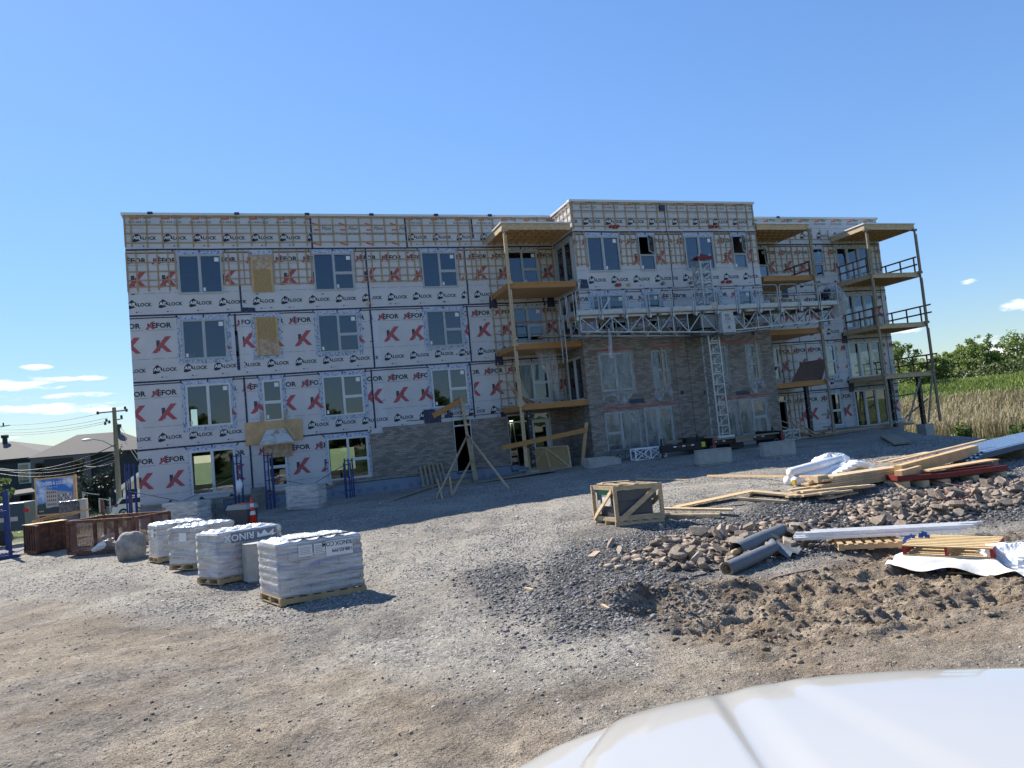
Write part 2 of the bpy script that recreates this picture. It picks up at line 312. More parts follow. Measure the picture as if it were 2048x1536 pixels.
# ---- loose gravel : real stones, far too many to count
def stone_templates(n,seed,flat=.7):
    r=np.random.RandomState(seed); out=[]
    bm=bmesh.new(); bmesh.ops.create_icosphere(bm,subdivisions=1,radius=1)
    bv=np.array([v.co[:] for v in bm.verts]); bf=np.array([[v.index for v in f.verts] for f in bm.faces]); bm.free()
    for i in range(n):
        ax=np.array([1,r.uniform(.6,.95),r.uniform(.4,.8)*flat/.7]); v=bv*(1+r.uniform(-.28,.18,(len(bv),1)))
        q=np.clip(v,-.78,.78)*ax; out.append(q)
    return out,bf
def scatter(name,pts,size,matl,seed,cols,tmpl=None,sink=.25):
    r=np.random.RandomState(seed); T,bf=tmpl or stone_templates(10,seed); n=len(pts); k=len(T[0])
    th=r.uniform(0,2*math.pi,n); tx=r.uniform(-.7,.7,n); s=size; ti=r.randint(0,len(T),n); B=np.stack(T)[ti]   # n,k,3
    c,s_=np.cos(tx)[:,None],np.sin(tx)[:,None]; y=B[...,1]*c-B[...,2]*s_; z=B[...,1]*s_+B[...,2]*c; x=B[...,0]
    c,s_=np.cos(th)[:,None],np.sin(th)[:,None]; X=x*c-y*s_; Y=x*s_+y*c
    P=np.stack([X,Y,z],-1)*s[:,None,None]+pts[:,None,:]; P[...,2]+=(s*(.5-sink))[:,None]
    Fc=(bf[None]+np.arange(n)[:,None,None]*k).reshape(-1,3)
    C=np.repeat(cols,k,axis=0)
    return np_mesh(name,P.reshape(-1,3),Fc,matl,attr={'tint':C})
def tint_mat(name,rough=.9,bump=.3):
    m=bpy.data.materials.new(name); m.use_nodes=True; t=m.node_tree; b=t.nodes['Principled BSDF']; a=t.nodes.new('ShaderNodeAttribute'); a.attribute_name='tint'
    n=t.nodes.new('ShaderNodeTexNoise'); n.inputs['Scale'].default_value=60; mx=t.nodes.new('ShaderNodeMix'); mx.data_type='RGBA'; mx.blend_type='MULTIPLY'; mx.inputs[0].default_value=.6
    r=t.nodes.new('ShaderNodeMapRange'); t.links.new(n.outputs[0],r.inputs[0]); r.inputs[3].default_value=.4; r.inputs[4].default_value=1.5
    t.links.new(a.outputs['Color'],mx.inputs[6]); t.links.new(r.outputs[0],mx.inputs[7]); t.links.new(mx.outputs[2],b.inputs['Base Color']); b.inputs['Roughness'].default_value=rough; b.inputs['Specular IOR Level'].default_value=.2
    return m
STM=tint_mat('crushed_stone')
def sample(n,x0,x1,y0,y1,dens,r):
    x=r.uniform(x0,x1,n); y=r.uniform(y0,y1,n); k=r.uniform(0,1,n)<dens(x,y); return x[k],y[k]
_r=np.random.RandomState(5)
def gdens(x,y): # grey gravel: everywhere outside the dirt, thick in drifts
    d=sst(.8,-.8,dirt_edge(x)-y+1.2*fbm(x,y,.5,4,31)); dr=sst(-.05,.35,fbm(x,y,.6,4,51))
    return np.clip(d*(.25+.75*dr)+.05,0,1)*(1-mudmask(x,y)*.8)*(1-.85*wheel_tracks(x,y))
PX=[];PY=[];PS=[];PC=[]
def addst(x,y,smin,smax,cd,cl,pw=2.5):
    n=len(x); PX.append(x);PY.append(y);PS.append(smin+(smax-smin)*_r.uniform(0,1,n)**pw); k=_r.uniform(0,1,(n,1))**1.8; PC.append(np.array(cd)*(1-k)+np.array(cl)*k)
x,y=sample(90000,-1,16,-31,-17,gdens,_r); addst(x,y,.007,.032,(.11,.108,.105),(.55,.52,.47),1.8)
x,y=sample(60000,-6,26,-22,-5,gdens,_r); addst(x,y,.014,.042,(.12,.118,.115),(.55,.52,.47))
x,y=sample(60000,8,26,-27,-20.3,dslope,_r); addst(x,y,.014,.060,(.075,.074,.076),(.28,.27,.26),3.2)
x,y=sample(9000,-2,14,-33.5,-19,lambda x,y:np.full(len(x),.55),_r); addst(x,y,.006,.034,(.06,.055,.05),(.36,.32,.26),4)
x,y=sample(60000,0,12.5,-32.6,-22,lambda x,y:.2+.8*sst(-.1,.3,fbm(x,y,1.1,4,66)),_r); addst(x,y,.003,.013,(.10,.09,.08),(.50,.44,.35),2.5)
x,y=sample(11000,10,24,-28.5,-24.3,lambda x,y:mudmask(x,y)*.6,_r); addst(x,y,.012,.07,(.13,.10,.07),(.26,.21,.15),3)
x,y=sample(9000,24,36,-24,-10,lambda x,y:np.full(len(x),.8),_r); addst(x,y,.025,.06,(.11,.11,.115),(.42,.40,.37))
PX,PY,PS,PC=map(np.concatenate,(PX,PY,PS,PC))
gravel=scatter('gravel',np.stack([PX,PY,gz(PX,PY)-.3*PS],-1),PS,STM,3,PC); tag(gravel,'crushed grey stone and small clods strewn over the yard','gravel',kind='stuff')

n_=900; x=_r.uniform(-2,40,n_); y=_r.uniform(-20,-1,n_); y=np.where(_r.uniform(0,1,n_)<.6,np.minimum(-.8-_r.exponential(3,n_),-.6),y); cc=_r.uniform(0,1,(n_,1)); cc=np.where(cc<.5,np.array([[.62,.62,.6]]),np.where(cc<.8,np.array([[.45,.33,.2]]),np.array([[.3,.32,.36]])))
x2,y2=x,y; k_=~((x2>20)&(y2>-3.2)); x2,y2,cc=x2[k_],y2[k_],cc[k_]; lt=scatter('litter',np.stack([x2,y2,gz(x2,y2)+.01],-1),.012+.05*_r.uniform(0,1,len(x2))**3,STM,8,cc,tmpl=([t_*np.array([1.6,.7,.25]) for t_ in stone_templates(6,2)[0]],stone_templates(1,2)[1])); tag(lt,'small scraps of paper, plastic and wood littering the gravel by the walls','litter',kind='stuff')
# ================================================================== MATERIALS
M={}
M['wrap']=mat('house_wrap',(.50,.49,.50),.45,.09,1.1,bump=.8,bscale=2.6,spec=.4)
M['wrapd']=mat('wrap_overlap',(.52,.52,.56),.5,.06,3,bump=.3,bscale=4)
M['ink']=mat('black_ink',(.018,.02,.028),.6,.3); M['red']=mat('red_ink',(.36,.075,.09),.6,.15); M['orange']=mat('orange_ink',(.55,.13,.05),.6,.1); M['greyink']=mat('grey_ink',(.16,.17,.19),.6,.2)
M['white']=mat('white_ink',(.72,.72,.74),.6,.05)
M['tape']=mat('navy_seam_tape',(.35,.40,.52),.4,.1,38,col2=(.008,.014,.05),c2pos=(.63,.68),detail=2); M['coltape']=mat('black_membrane',(.4,.4,.45),.4,.1,12,col2=(.006,.007,.012),c2pos=(.64,.68),detail=1)
M['bluetape']=mat('blue_print_tape',(.45,.49,.56),.45,.1,7,col2=(.02,.10,.42),c2pos=(.42,.47),stretch=(1.2,1,3),detail=3)
M['pvc']=mat('grey_window_vinyl',(.36,.39,.41),.4,.05); M['pvcw']=mat('white_vinyl',(.55,.57,.57),.4,.05)
M['wood']=mat('spruce_lumber',(.48,.36,.22),.75,.34,5,stretch=(1,1,3),bump=.15,objvar=.12); M['woodgrey']=mat('weathered_lumber',(.26,.21,.15),.85,.3,5,bump=.2,objvar=.15)
M['strap']=mat('furring_strip',(.36,.26,.16),.8,.25,4); M['ljoist']=mat('laminated_timber',(.38,.18,.055),.6,.2,3,stretch=(1,1,5),bump=.1)
M['ply']=mat('plywood',(.50,.33,.17),.75,.2,3,stretch=(1,6,1),bump=.1); M['osb']=mat('strand_board',(.50,.35,.17),.8,.1,26,col2=(.22,.13,.05),c2pos=(.38,.62),stretch=(1,1,2.4),bump=.3)
M['osbpale']=mat('dusty_board',(.50,.42,.32),.85,.15,5,col2=(.33,.22,.13))
M['cap']=mat('metal_coping',(.62,.62,.60),.45,.06); M['foam']=mat('foundation_insulation',(.20,.24,.31),.7,.1,1.5); M['conc']=mat('concrete',(.36,.345,.31),.9,.2,3,bump=.4,bscale=25)
M['galv']=mat('galvanised_steel',(.36,.38,.40),.42,.2,7,metal=.5); M['galvd']=mat('dark_steel',(.16,.17,.18),.5,.2,metal=.4); M['black']=mat('black_paint',(.012,.012,.014),.5,.2)
M['redp']=mat('red_paint',(.30,.02,.018),.5,.25,5); M['rust']=mat('rusty_steel',(.20,.085,.05),.85,.35,5,col2=(.07,.035,.028),bump=.4); M['bluep']=mat('blue_painted_steel',(.012,.035,.15),.45,.25,4)
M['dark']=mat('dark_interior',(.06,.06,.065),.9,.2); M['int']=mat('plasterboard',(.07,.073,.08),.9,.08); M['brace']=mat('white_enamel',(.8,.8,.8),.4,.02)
M['ink2']=mat('faded_black_ink',(.05,.055,.065),.6,.2); M['sticker']=mat('sticker_paper',(.72,.72,.72),.6,.03); M['redtape']=mat('red_sheathing_tape',(.5,.03,.04),.5,.2)
def brick_mat():
    m=bpy.data.materials.new('grey_brick'); m.use_nodes=True; t=m.node_tree; b=t.nodes['Principled BSDF']; l=t.links; co=t.nodes.new('ShaderNodeTexCoord')
    sx=t.nodes.new('ShaderNodeSeparateXYZ'); l.new(co.outputs['Object'],sx.inputs[0]); ad=t.nodes.new('ShaderNodeMath'); ad.operation='SUBTRACT'; l.new(sx.outputs[0],ad.inputs[0]); l.new(sx.outputs[1],ad.inputs[1])
    cb=t.nodes.new('ShaderNodeCombineXYZ'); l.new(ad.outputs[0],cb.inputs[0]); l.new(sx.outputs[2],cb.inputs[1])
    br=t.nodes.new('ShaderNodeTexBrick'); l.new(cb.outputs[0],br.inputs[0]); br.inputs['Scale'].default_value=1; br.inputs['Brick Width'].default_value=.30; br.inputs['Row Height'].default_value=.10; br.inputs['Mortar Size'].default_value=.008; br.inputs['Mortar Smooth'].default_value=.2
    br.inputs['Color1'].default_value=(.19,.163,.14,1); br.inputs['Color2'].default_value=(.35,.305,.262,1); br.inputs['Mortar'].default_value=(.13,.12,.11,1); br.inputs['Bias'].default_value=-.1
    n=t.nodes.new('ShaderNodeTexNoise'); n.inputs['Scale'].default_value=.9; n.inputs['Detail'].default_value=6; l.new(co.outputs['Object'],n.inputs['Vector']); r=t.nodes.new('ShaderNodeMapRange'); l.new(n.outputs[0],r.inputs[0]); r.inputs[1].default_value=.3; r.inputs[2].default_value=.7; r.inputs[3].default_value=.87; r.inputs[4].default_value=1.13
    mx=t.nodes.new('ShaderNodeMix'); mx.data_type='RGBA'; mx.blend_type='MULTIPLY'; mx.inputs[0].default_value=1; l.new(br.outputs[0],mx.inputs[6]); l.new(r.outputs[0],mx.inputs[7]); l.new(mx.outputs[2],b.inputs['Base Color'])
    bp=t.nodes.new('ShaderNodeBump'); bp.invert=True; bp.inputs['Strength'].default_value=.8; bp.inputs['Distance'].default_value=.012; l.new(br.outputs['Fac'],bp.inputs['Height']); l.new(bp.outputs[0],b.inputs['Normal']); b.inputs['Roughness'].default_value=.9; return m
M['brick']=brick_mat()
def glass_mat(name,tint=(.10,.12,.14),refl=.42,trans=.45,rough=.02):
    m=bpy.data.materials.new(name); m.use_nodes=True; t=m.node_tree; t.nodes.clear(); l=t.links
    o=t.nodes.new('ShaderNodeOutputMaterial'); g=t.nodes.new('ShaderNodeBsdfGlossy'); g.inputs['Roughness'].default_value=rough; g.inputs['Color'].default_value=(.60,.65,.76,1)
    tr=t.nodes.new('ShaderNodeBsdfTransparent'); tr.inputs['Color'].default_value=(.75,.80,.80,1); fr=t.nodes.new('ShaderNodeFresnel'); fr.inputs['IOR'].default_value=1.45
    mr=t.nodes.new('ShaderNodeMapRange'); l.new(fr.outputs[0],mr.inputs[0]); mr.inputs[1].default_value=.03; mr.inputs[2].default_value=.5; mr.inputs[3].default_value=refl; mr.inputs[4].default_value=.9
    mx=t.nodes.new('ShaderNodeMixShader'); l.new(mr.outputs[0],mx.inputs[0]); l.new(tr.outputs[0],mx.inputs[1]); l.new(g.outputs[0],mx.inputs[2])
    n=t.nodes.new('ShaderNodeTexNoise'); n.inputs['Scale'].default_value=.9; bp=t.nodes.new('ShaderNodeBump'); bp.inputs['Strength'].default_value=.04; co=t.nodes.new('ShaderNodeTexCoord'); l.new(co.outputs['Object'],n.inputs['Vector']); l.new(n.outputs[0],bp.inputs['Height']); l.new(bp.outputs[0],g.inputs['Normal'])
    l.new(mx.outputs[0],o.inputs[0]); return m
M['glass']=glass_mat('window_glass',refl=.075)
def film_mat(name,col=(.75,.78,.8),a=.45,scale=1.6,st=(3,3,.5)):
    m=bpy.data.materials.new(name); m.use_nodes=True; t=m.node_tree; b=t.nodes['Principled BSDF']; l=t.links; b.inputs['Base Color'].default_value=(*col,1); b.inputs['Roughness'].default_value=.25
    co=t.nodes.new('ShaderNodeTexCoord'); mp=t.nodes.new('ShaderNodeMapping'); mp.inputs['Scale'].default_value=st; l.new(co.outputs['Object'],mp.inputs[0]); n=t.nodes.new('ShaderNodeTexNoise'); n.inputs['Scale'].default_value=scale; n.inputs['Detail'].default_value=5; n.inputs['Distortion'].default_value=1.2; l.new(mp.outputs[0],n.inputs['Vector'])
    r=t.nodes.new('ShaderNodeMapRange'); l.new(n.outputs[0],r.inputs[0]); r.inputs[1].default_value=.35; r.inputs[2].default_value=.7; r.inputs[3].default_value=a*.55; r.inputs[4].default_value=min(1,a*1.7); l.new(r.outputs[0],b.inputs['Alpha'])
    bp=t.nodes.new('ShaderNodeBump'); bp.inputs['Strength'].default_value=.8; bp.inputs['Distance'].default_value=.1; l.new(n.outputs[0],bp.inputs['Height']); l.new(bp.outputs[0],b.inputs['Normal']); return m
M['film']=film_mat('clear_poly_film',(.34,.36,.37),.46,1.1,(1.2,1.2,.7))
M['poly']=film_mat('hanging_poly_sheet',(.5,.51,.52),.42,2.5)
# ================================================================== TEXT
_tc={}
def glyph(s,size,bold=0,shear=0,sx=1):
    k=(s,bold,shear)
    if k not in _tc:
        c=bpy.data.curves.new('t','FONT'); c.body=s; c.size=1; c.offset=bold; c.shear=shear; c.resolution_u=2; o=bpy.data.objects.new('t',c); COL.objects.link(o)
        bpy.context.view_layer.update(); me=o.evaluated_get(bpy.context.evaluated_depsgraph_get()).to_mesh(); v=np.array([q.co[:2] for q in me.vertices]); me.calc_loop_triangles(); f=[tuple(q.vertices) for q in me.loop_triangles]
        v=v-v.min(0)*[1,0]; _tc[k]=(v,f); bpy.data.objects.remove(o); bpy.data.curves.remove(c)
    v,f=_tc[k]; return v*size*[sx,1],f
def clip_half(poly,ax,val,keep_less):
    out=[]
    for i in range(len(poly)):
        a,b=poly[i-1],poly[i]; da=(a[ax]-val)*(1 if keep_less else -1); db=(b[ax]-val)*(1 if keep_less else -1)
        if (da<=0)!=(db<=0):
            t=da/(da-db); out.append((a[0]+(b[0]-a[0])*t,a[1]+(b[1]-a[1])*t))
        if db<=0: out.append(b)
    return out
def minus(polys,rc):
    u0,w0,u1,w1=rc; res=[]
    for p in polys:
        xs=[q[0] for q in p]; ys=[q[1] for q in p]
        if max(xs)<=u0 or min(xs)>=u1 or max(ys)<=w0 or min(ys)>=w1: res.append(p); continue
        for ax,val,less in ((0,u0,1),(0,u1,0),(1,w0,1),(1,w1,0)):
            o=clip_half(p,ax,val,less)
            if len(o)>2: res.append(o)
            p=clip_half(p,ax,val,not less)
            if len(p)<3: break
    return res
class Face:
    """a wall face: u along it, v out of it, w up"""
    def __init__(s,fn): s.fn=fn
    def box(s,mb,u0,u1,v0,v1,w0,w1,mi=0): mb.box(s.fn(u0,v0,w0),s.fn(u1,v1,w1),mi)
    def poly(s,mb,p,v,mi=0): mb.add([s.fn(a,v,b) for a,b in p],[tuple(range(len(p)))],mi)
FM=Face(lambda u,v,w:(u,-v,w)); FB=Face(lambda u,v,w:(u,-2.7-v,w)); FL=Face(lambda u,v,w:(20.78-v,-u,w)); FR=Face(lambda u,v,w:(31.85+v,-u,w))
class Print:
    def __init__(s,face,lim,holes,v=.006): s.face=face; s.lim=lim; s.holes=holes; s.v=v; s.mb=MB()
    def put(s,polys,mi,dv=0):
        u0,w0,u1,w1=s.lim
        for p in polys:
            for ax,val,less in ((0,u0,0),(0,u1,1),(1,w0,0),(1,w1,1)):
                p=clip_half(p,ax,val,less)
                if len(p)<3: break
            if len(p)<3: continue
            q=[p]
            for h in s.holes:
                q=minus(q,h)
                if not q: break
            for r in q: s.face.poly(s.mb,r,s.v+dv,mi)
    def text(s,t,u,w,size,mi,bold=0,shear=0,sx=1,dv=0):
        v,f=glyph(t,size,bold,shear,sx); s.put([[(v[i][0]+u,v[i][1]+w) for i in q] for q in f],mi,dv)
    def rect(s,u0,w0,u1,w1,mi,dv=0): s.put([[(u0,w0),(u1,w0),(u1,w1),(u0,w1)]],mi,dv)
    def kmark(s,u,w,h=.72):
        k=h/.72; P=lambda *q:[(u+a*k,w+b*k) for a,b in q]
        s.put([P((.19,.08),(.33,.08),(.33,.56),(.19,.56))],5); s.put([P((0,0),(.2,0),(.80,.72),(.56,.72))],1,.003); s.put([P((.33,.30),(.44,.44),(.80,.02),(.60,.02))],1,.0055)
    def kefor(s,u,w):
        s.kmark(u-.05,w-.07,.36); s.text('EFOR',u+.235,w,.315,0,.035,0,1.05); s.rect(u,w-.11,u+1.14,w-.095,3)
    def airlock(s,u,w):
        s.put([[(u,w-.08),(u+.03,w+.15),(u+.19,w+.32),(u+.385,w+.16),(u+.385,w+.06),(u+.25,w+.02),(u+.33,w-.03),(u+.1,w-.10)]],0)
        s.text('AIR',u+.035,w+.04,.20,2,.028,.1,.95,.003); s.text('-LOCK',u+.36,w+.01,.22,0,.034,0,.95)
    def leaf(s,u,w):
        s.put([[(u,w+.02),(u+.05,w+.05),(u+.10,w+.02),(u+.05,w-.02)]],0); s.text('R-90',u+.15,w-.01,.07,3)
    def pilon(s,u,w,cut=False):
        s.put([[(u-.06,w+.42),(u-.06,w+.33),(u+.3,w+.22),(u+.3,w+.30)],[(u,w),(u+.32,w),(u+.32,w+.08),(u,w+.08)],[(u+.24,w+.08),(u+.32,w+.08),(u+.32,w+.28),(u+.24,w+.28)]],4)
        s.text('Pilon',u+.38,w+.03,.25,0,.004,.35,.9)
def wrap_band(pr,zb,u0,u1,off,top=False,rnd=None):
    """the printing of one roll of wrap whose lower edge is at zb"""
    pr.lim=(u0,zb-.03 if not top else zb,u1,zb+3.02)
    n0=int((u0-off)/1.27)-2
    for n in range(n0,int((u1-off)/1.27)+2):
        u=off+1.27*n
        pr.kefor(u-.17,zb+2.42); pr.kmark(u,zb+1.27,.74); pr.airlock(u-.02,zb+.42); pr.leaf(u+.30,zb+.15)
        for a in (0,.66): pr.rect(u+a,zb+1.005,u+a+.52,zb+1.02,3)
def wall(mb,face,u0,u1,w0,w1,holes,depth=.22):
    us=sorted({u0,u1,*[min(max(h[i],u0),u1) for h in holes for i in (0,2)]}); ws=sorted({w0,w1,*[min(max(h[i],w0),w1) for h in holes for i in (1,3)]})
    for a,b in zip(us[:-1],us[1:]):
        for c,d in zip(ws[:-1],ws[1:]):
            m=((a+b)/2,(c+d)/2)
            if any(h[0]<m[0]<h[2] and h[1]<m[1]<h[3] for h in holes): continue
            face.box(mb,a,b,-depth,0,c,d)
ROOT=thing('apartment_building',(0,0,0),'four-storey apartment block under construction, in printed white housewrap with brick begun below','building')
# windows: (face, x0, x1, z0, z1, kind, flashing, extras)
WIN=[]
ZW=[(.80,2.80),(3.86,5.80),(6.95,8.80),(9.99,11.84)]
for k,(a,b) in enumerate(ZW):
    fl=k in(1,2)
    WIN.append((FM,2.10,4.00,a,b,'two',fl,'dz'[k>0] if 0 else '')); WIN.append((FM,8.12,10.03,a,b,'split',fl,'')); 
    if k: WIN.append((FM,13.44,15.29,a,b,'split',fl,''))
    if k in(0,1): WIN.append((FM,5.38,6.25,a,b,'stack',fl,''))
    if k: WIN.append((FM,18.0,19.76,a,b,'split',False,''))
    WIN.append((FB,21.46,23.30 if k else 23.42,a+.05*(k==0),b,'two' if k else 'splitL',k==2,'film' if k<2 else '')); 
    if k: WIN.append((FB,24.42,25.36,a,b,'stack',k==2,'film' if k<2 else ('open' if k==3 else '')))
    if k: WIN.append((FB,28.2 if k<3 else 27.2,29.0,a,b,'one' if k<3 else 'two',k==2,'film' if k<2 else ''))
    if k: WIN.append((FB,30.2,31.08,a,b,'stack',k==2,'film' if k<2 else ('open' if k==3 else '')))
    if k!=0: WIN.append((FM,33.84,34.62,a,b,'stack',False,'open' if k==3 else ''))
    WIN.append((FM,37.93,38.75,a,b,'stack',k in(0,1),'openout' if k==3 else ''))
    WIN.append((FM,39.82,42.4,a-.25,b+.03,'three',k in(0,1),''))
    WIN.append((FL,.28,2.3,a-.3,b+.0,'patio',False,'') if k else (FL,99,99,0,0,'',0,''))
WIN=[q for q in WIN if q[5]]
WIN+= [(FB,23.66,25.33,.66,2.88,'patio',False,'film'),(FB,28.12,29.20,.66,2.88,'one',False,'film'),(FB,29.4,31.16,.95,2.88,'split',False,'film'),
       (FM,17.2,19.6,.25,3.17,'entry',False,''),(FM,14.33,15.27,.45,3.19,'door',False,''),(FM,34.15,34.75,.6,2.9,'door',False,'')]
BOARDS=[(FM,5.27,6.22,9.99,11.80),(FM,5.27,6.28,6.95,8.80)]
def holes(face): return [(a,c,b,d) for (f,a,b,c,d,*_) in WIN if f is face]
hm=holes(FM)+[]; boards=[(a,c,b,d) for (f,a,b,c,d) in BOARDS]
# ---- walls
mb=MB(); wall(mb,FM,0,20.78,.60,13.72,hm,.2); mb.build('wall',M['wrap'],ROOT)
mb=MB(); wall(mb,FM,31.85,43.40,.55,13.72,hm,.2); wr=mb.build('wall',M['wrap'],ROOT)
mb=MB(); wall(mb,FB,20.78,31.85,.7,13.72,holes(FB),.2); mb.build('wall',M['wrap'],ROOT)
mb=MB(); wall(mb,FL,-3,2.5,.5,13.72,holes(FL),.2); mb.build('wall',M['wrap'],ROOT)
mb=MB(); wall(mb,FR,-3,2.5,.5,13.72,[],.2); mb.build('wall',M['wrap'],ROOT)
# end walls, rear wall, floors and the rooms behind the glass
FE=Face(lambda u,v,w:(43.40+v,u,w)); FW=Face(lambda u,v,w:(0-v,u,w)); FK=Face(lambda u,v,w:(u,16+v,w))
eh=[(.9,3.05*k+.75,5.2,3.05*k+2.35) for k in range(4)]+[(8,3.05*k+.9,10,3.05*k+2.6) for k in range(4)]
mb=MB(); wall(mb,FE,0.2,16,-.3,13.72,eh,.2); mb.build('wall',M['wrap'],ROOT)
mb=MB(); wall(mb,FW,0.2,16,-.6,13.72,[],.2); mb.build('wall',M['wrap'],ROOT)
rh=[(x,3.05*k+.8,x+2.1,3.05*k+2.7) for k in range(4) for x in np.arange(.6,42,4.1)]
mb=MB(); wall(mb,FK,0,43.4,-.4,13.72,rh,.2); mb.build('wall',M['wrap'],ROOT)
mb=MB()
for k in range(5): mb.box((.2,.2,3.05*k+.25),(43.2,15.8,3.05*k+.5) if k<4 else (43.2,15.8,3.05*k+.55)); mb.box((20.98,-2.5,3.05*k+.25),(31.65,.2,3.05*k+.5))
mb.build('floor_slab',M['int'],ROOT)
FP=Face(lambda u,v,w:(u,6+v,w)); ph=[(1.45,7.0,2.05,8.05),(1.25,3.85,1.95,5.4),(.6,.5,2.6,2.6),(8.6,.9,10.4,2.3),(17.3,.5,18.6,2.6),(37,.5,42.8,2.6),(38,3.6,42.8,5.6),(37.5,6.6,42.9,8.6),(37.5,9.7,42.9,11.7)]
mb=MB(); wall(mb,FP,.2,43.2,.5,13.3,ph,.12)
for x in (4.8,7.3,11.6,16.6,20.78,26.2,31.7,36.6): mb.box((x,.2,.5),(x+.12,6,13.3))
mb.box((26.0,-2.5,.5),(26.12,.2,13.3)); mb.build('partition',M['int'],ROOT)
mb=MB(); mb.box((0.01,0.01,13.3),(43.39,15.99,13.5)); mb.box((20.8,-2.69,13.3),(31.83,0,13.5)); mb.build('roof',M['cap'],ROOT)
# coping
mb=MB(); mb.box((-.10,-.08,13.68),(20.72,.26,13.80)); mb.box((-.10,.26,13.68),(.26,16.1,13.80)); mb.box((31.9,-.08,13.68),(43.48,.26,13.80)); mb.box((43.14,.26,13.68),(43.48,16.1,13.8)); mb.box((20.70,-2.78,13.64),(31.93,-2.44,13.76)); mb.box((20.70,-2.44,13.64),(21.0,.3,13.76)); mb.box((31.6,-2.44,13.64),(31.93,.3,13.76))
mb.build('parapet_coping',M['cap'],ROOT,bevel=.012)
mb=MB()
for x in (1.0,4.7,7.9,11.0,14.3,17.2,32.3,35.6): mb=MB(); FM.box(mb,x,x+.22,.08,.11,13.71,13.83); mb.build('coping_clip',M['tape'],ROOT)
mb=MB(); FB.box(mb,25.9,26.2,.0,.12,13.2,13.5); mb.build('tape_patch',M['tape'],ROOT)
# ---- foundation
for q in (((-.04,-.05,-1.6),(17.6,.2,.58)),((33,-.05,-1.2),(43.43,.2,.54)),((17.6,-.04,-.8),(20.7,.2,.50))): mb=MB(); mb.box(*q); mb.build('foundation_wall',M['foam'],ROOT)
mb=MB(); mb.box((20.7,-2.78,-.8),(32.0,-2.3,.68)); mb.box((20.7,-2.3,-.8),(21.1,.2,.68)); mb.box((31.6,-2.3,-.8),(32,.2,.68)); mb.build('foundation_wall',M['conc'],ROOT)
mb=MB(); mb.box((-.1,-.14,.50),(8.3,-.05,.60)); mb.build('ledge_board',M['woodgrey'],ROOT)
pr=Print(FM,(-1,-2,60,20),[],.055)
for u in np.arange(.6,16.8,1.25):
    pr.text('F-S',u,.36,.085,5,.01)
    for j,(a,b) in enumerate(((0,.5),(.03,.44),(0,.48),(.05,.4))): pr.rect(u,.24-.05*j,u+b*.42,.262-.05*j,5); pr.rect(u+.42,.27-.05*j,u+.42+a+.36,.285-.05*j,5)
pr.mb.build('insulation_print',[M['ink']]*5+[mat('blue_grey_ink',(.06,.10,.22),.7)],ROOT)
# ---- brickwork
BR=[(10.17,.62,10.81,2.86),(10.81,.62,17.2,3.12),(8.24,.60,10.17,.79),(17.2,.5,20.72,3.3)]
mb=MB()
for (a,c,b,d) in BR: wall(mb,FM,a,b,c,d,hm,0.0)
mbb=MB()
for (a,c,b,d) in BR:
    us=sorted({a,b,*[min(max(h[i],a),b) for h in hm for i in (0,2)]}); ws=sorted({c,d,*[min(max(h[i],c),d) for h in hm for i in (1,3)]})
    for p,q in zip(us[:-1],us[1:]):
        for r_,s in zip(ws[:-1],ws[1:]):
            if any(h[0]<(p+q)/2<h[2] and h[1]<(r_+s)/2<h[3] for h in hm): continue
            FM.box(mbb,p,q,0.002,.10,r_,s)
mbb.build('brick_cladding',M['brick'],ROOT)
mbb=MB(); hb=holes(FB); us=sorted({20.66,31.97,*[h[i] for h in hb for i in (0,2)]}); ws=sorted({.70,6.95,*[h[i] for h in hb for i in (1,3) if h[i]<6.9]})
for p,q in zip(us[:-1],us[1:]):
    for r_,s in zip(ws[:-1],ws[1:]):
        if any(h[0]<(p+q)/2<h[2] and h[1]<(r_+s)/2<h[3] for h in hb): continue
        FB.box(mbb,p,q,.002,.10,r_,s)
hl=holes(FL); us=sorted({0.12,2.7,*[h[i] for h in hl for i in (0,2)]}); ws=sorted({.70,6.6,*[h[i] for h in hl for i in (1,3) if h[i]<6.5]})
for p,q in zip(us[:-1],us[1:]):
    for r_,s in zip(ws[:-1],ws[1:]):
        if any(h[0]<(p+q)/2<h[2] and h[1]<(r_+s)/2<h[3] for h in hl): continue
        FL.box(mbb,p,q,.002,.12,r_,s)
FR.box(mbb,0.1,2.7,.002,.12,.7,6.8)
mbb.build('brick_cladding',M['brick'],ROOT)
mb=MB(); FB.box(mb,26.55,26.57,.10,.104,.7,6.9); FB.box(mb,25.75,25.765,.10,.104,.7,6.9); mb.build('control_joint',M['black'],ROOT)
# ---- printing on the wrap
INKS=[M['ink'],M['red'],M['white'],M['greyink'],M['orange'],M['ink2']]
LB=[(10.17,-1,20.8,2.86),(10.81,-1,20.8,3.14),(8.24,-1,10.2,.8)]
def band(face,hs,zb,segs):
    pr=Print(face,(0,0,1,1),hs)
    for (u0,u1,off) in segs: wrap_band(pr,zb,u0,u1,off)
    if pr.mb.v: pr.mb.build('wrap_print',INKS,ROOT)
H1=hm+boards+LB
band(FM,H1,.0,[(0,4.70,1.03),(4.76,10.50,5.2),(10.56,15.5,11.1),(15.56,17.0,16.2)])
band(FM,H1,3.01,[(0,4.64,.88),(4.72,10.46,6.05),(10.54,15.55,11.42),(15.62,20.7,16.4)])
band(FM,H1,6.07,[(0,4.60,.83),(4.68,10.62,5.7),(10.70,15.58,11.2),(15.66,20.7,16.0)])
band(FM,H1,9.06,[(0,4.68,1.23),(4.8,10.66,6.53),(10.78,15.6,11.6),(15.74,20.7,16.1)])
hrt=hm
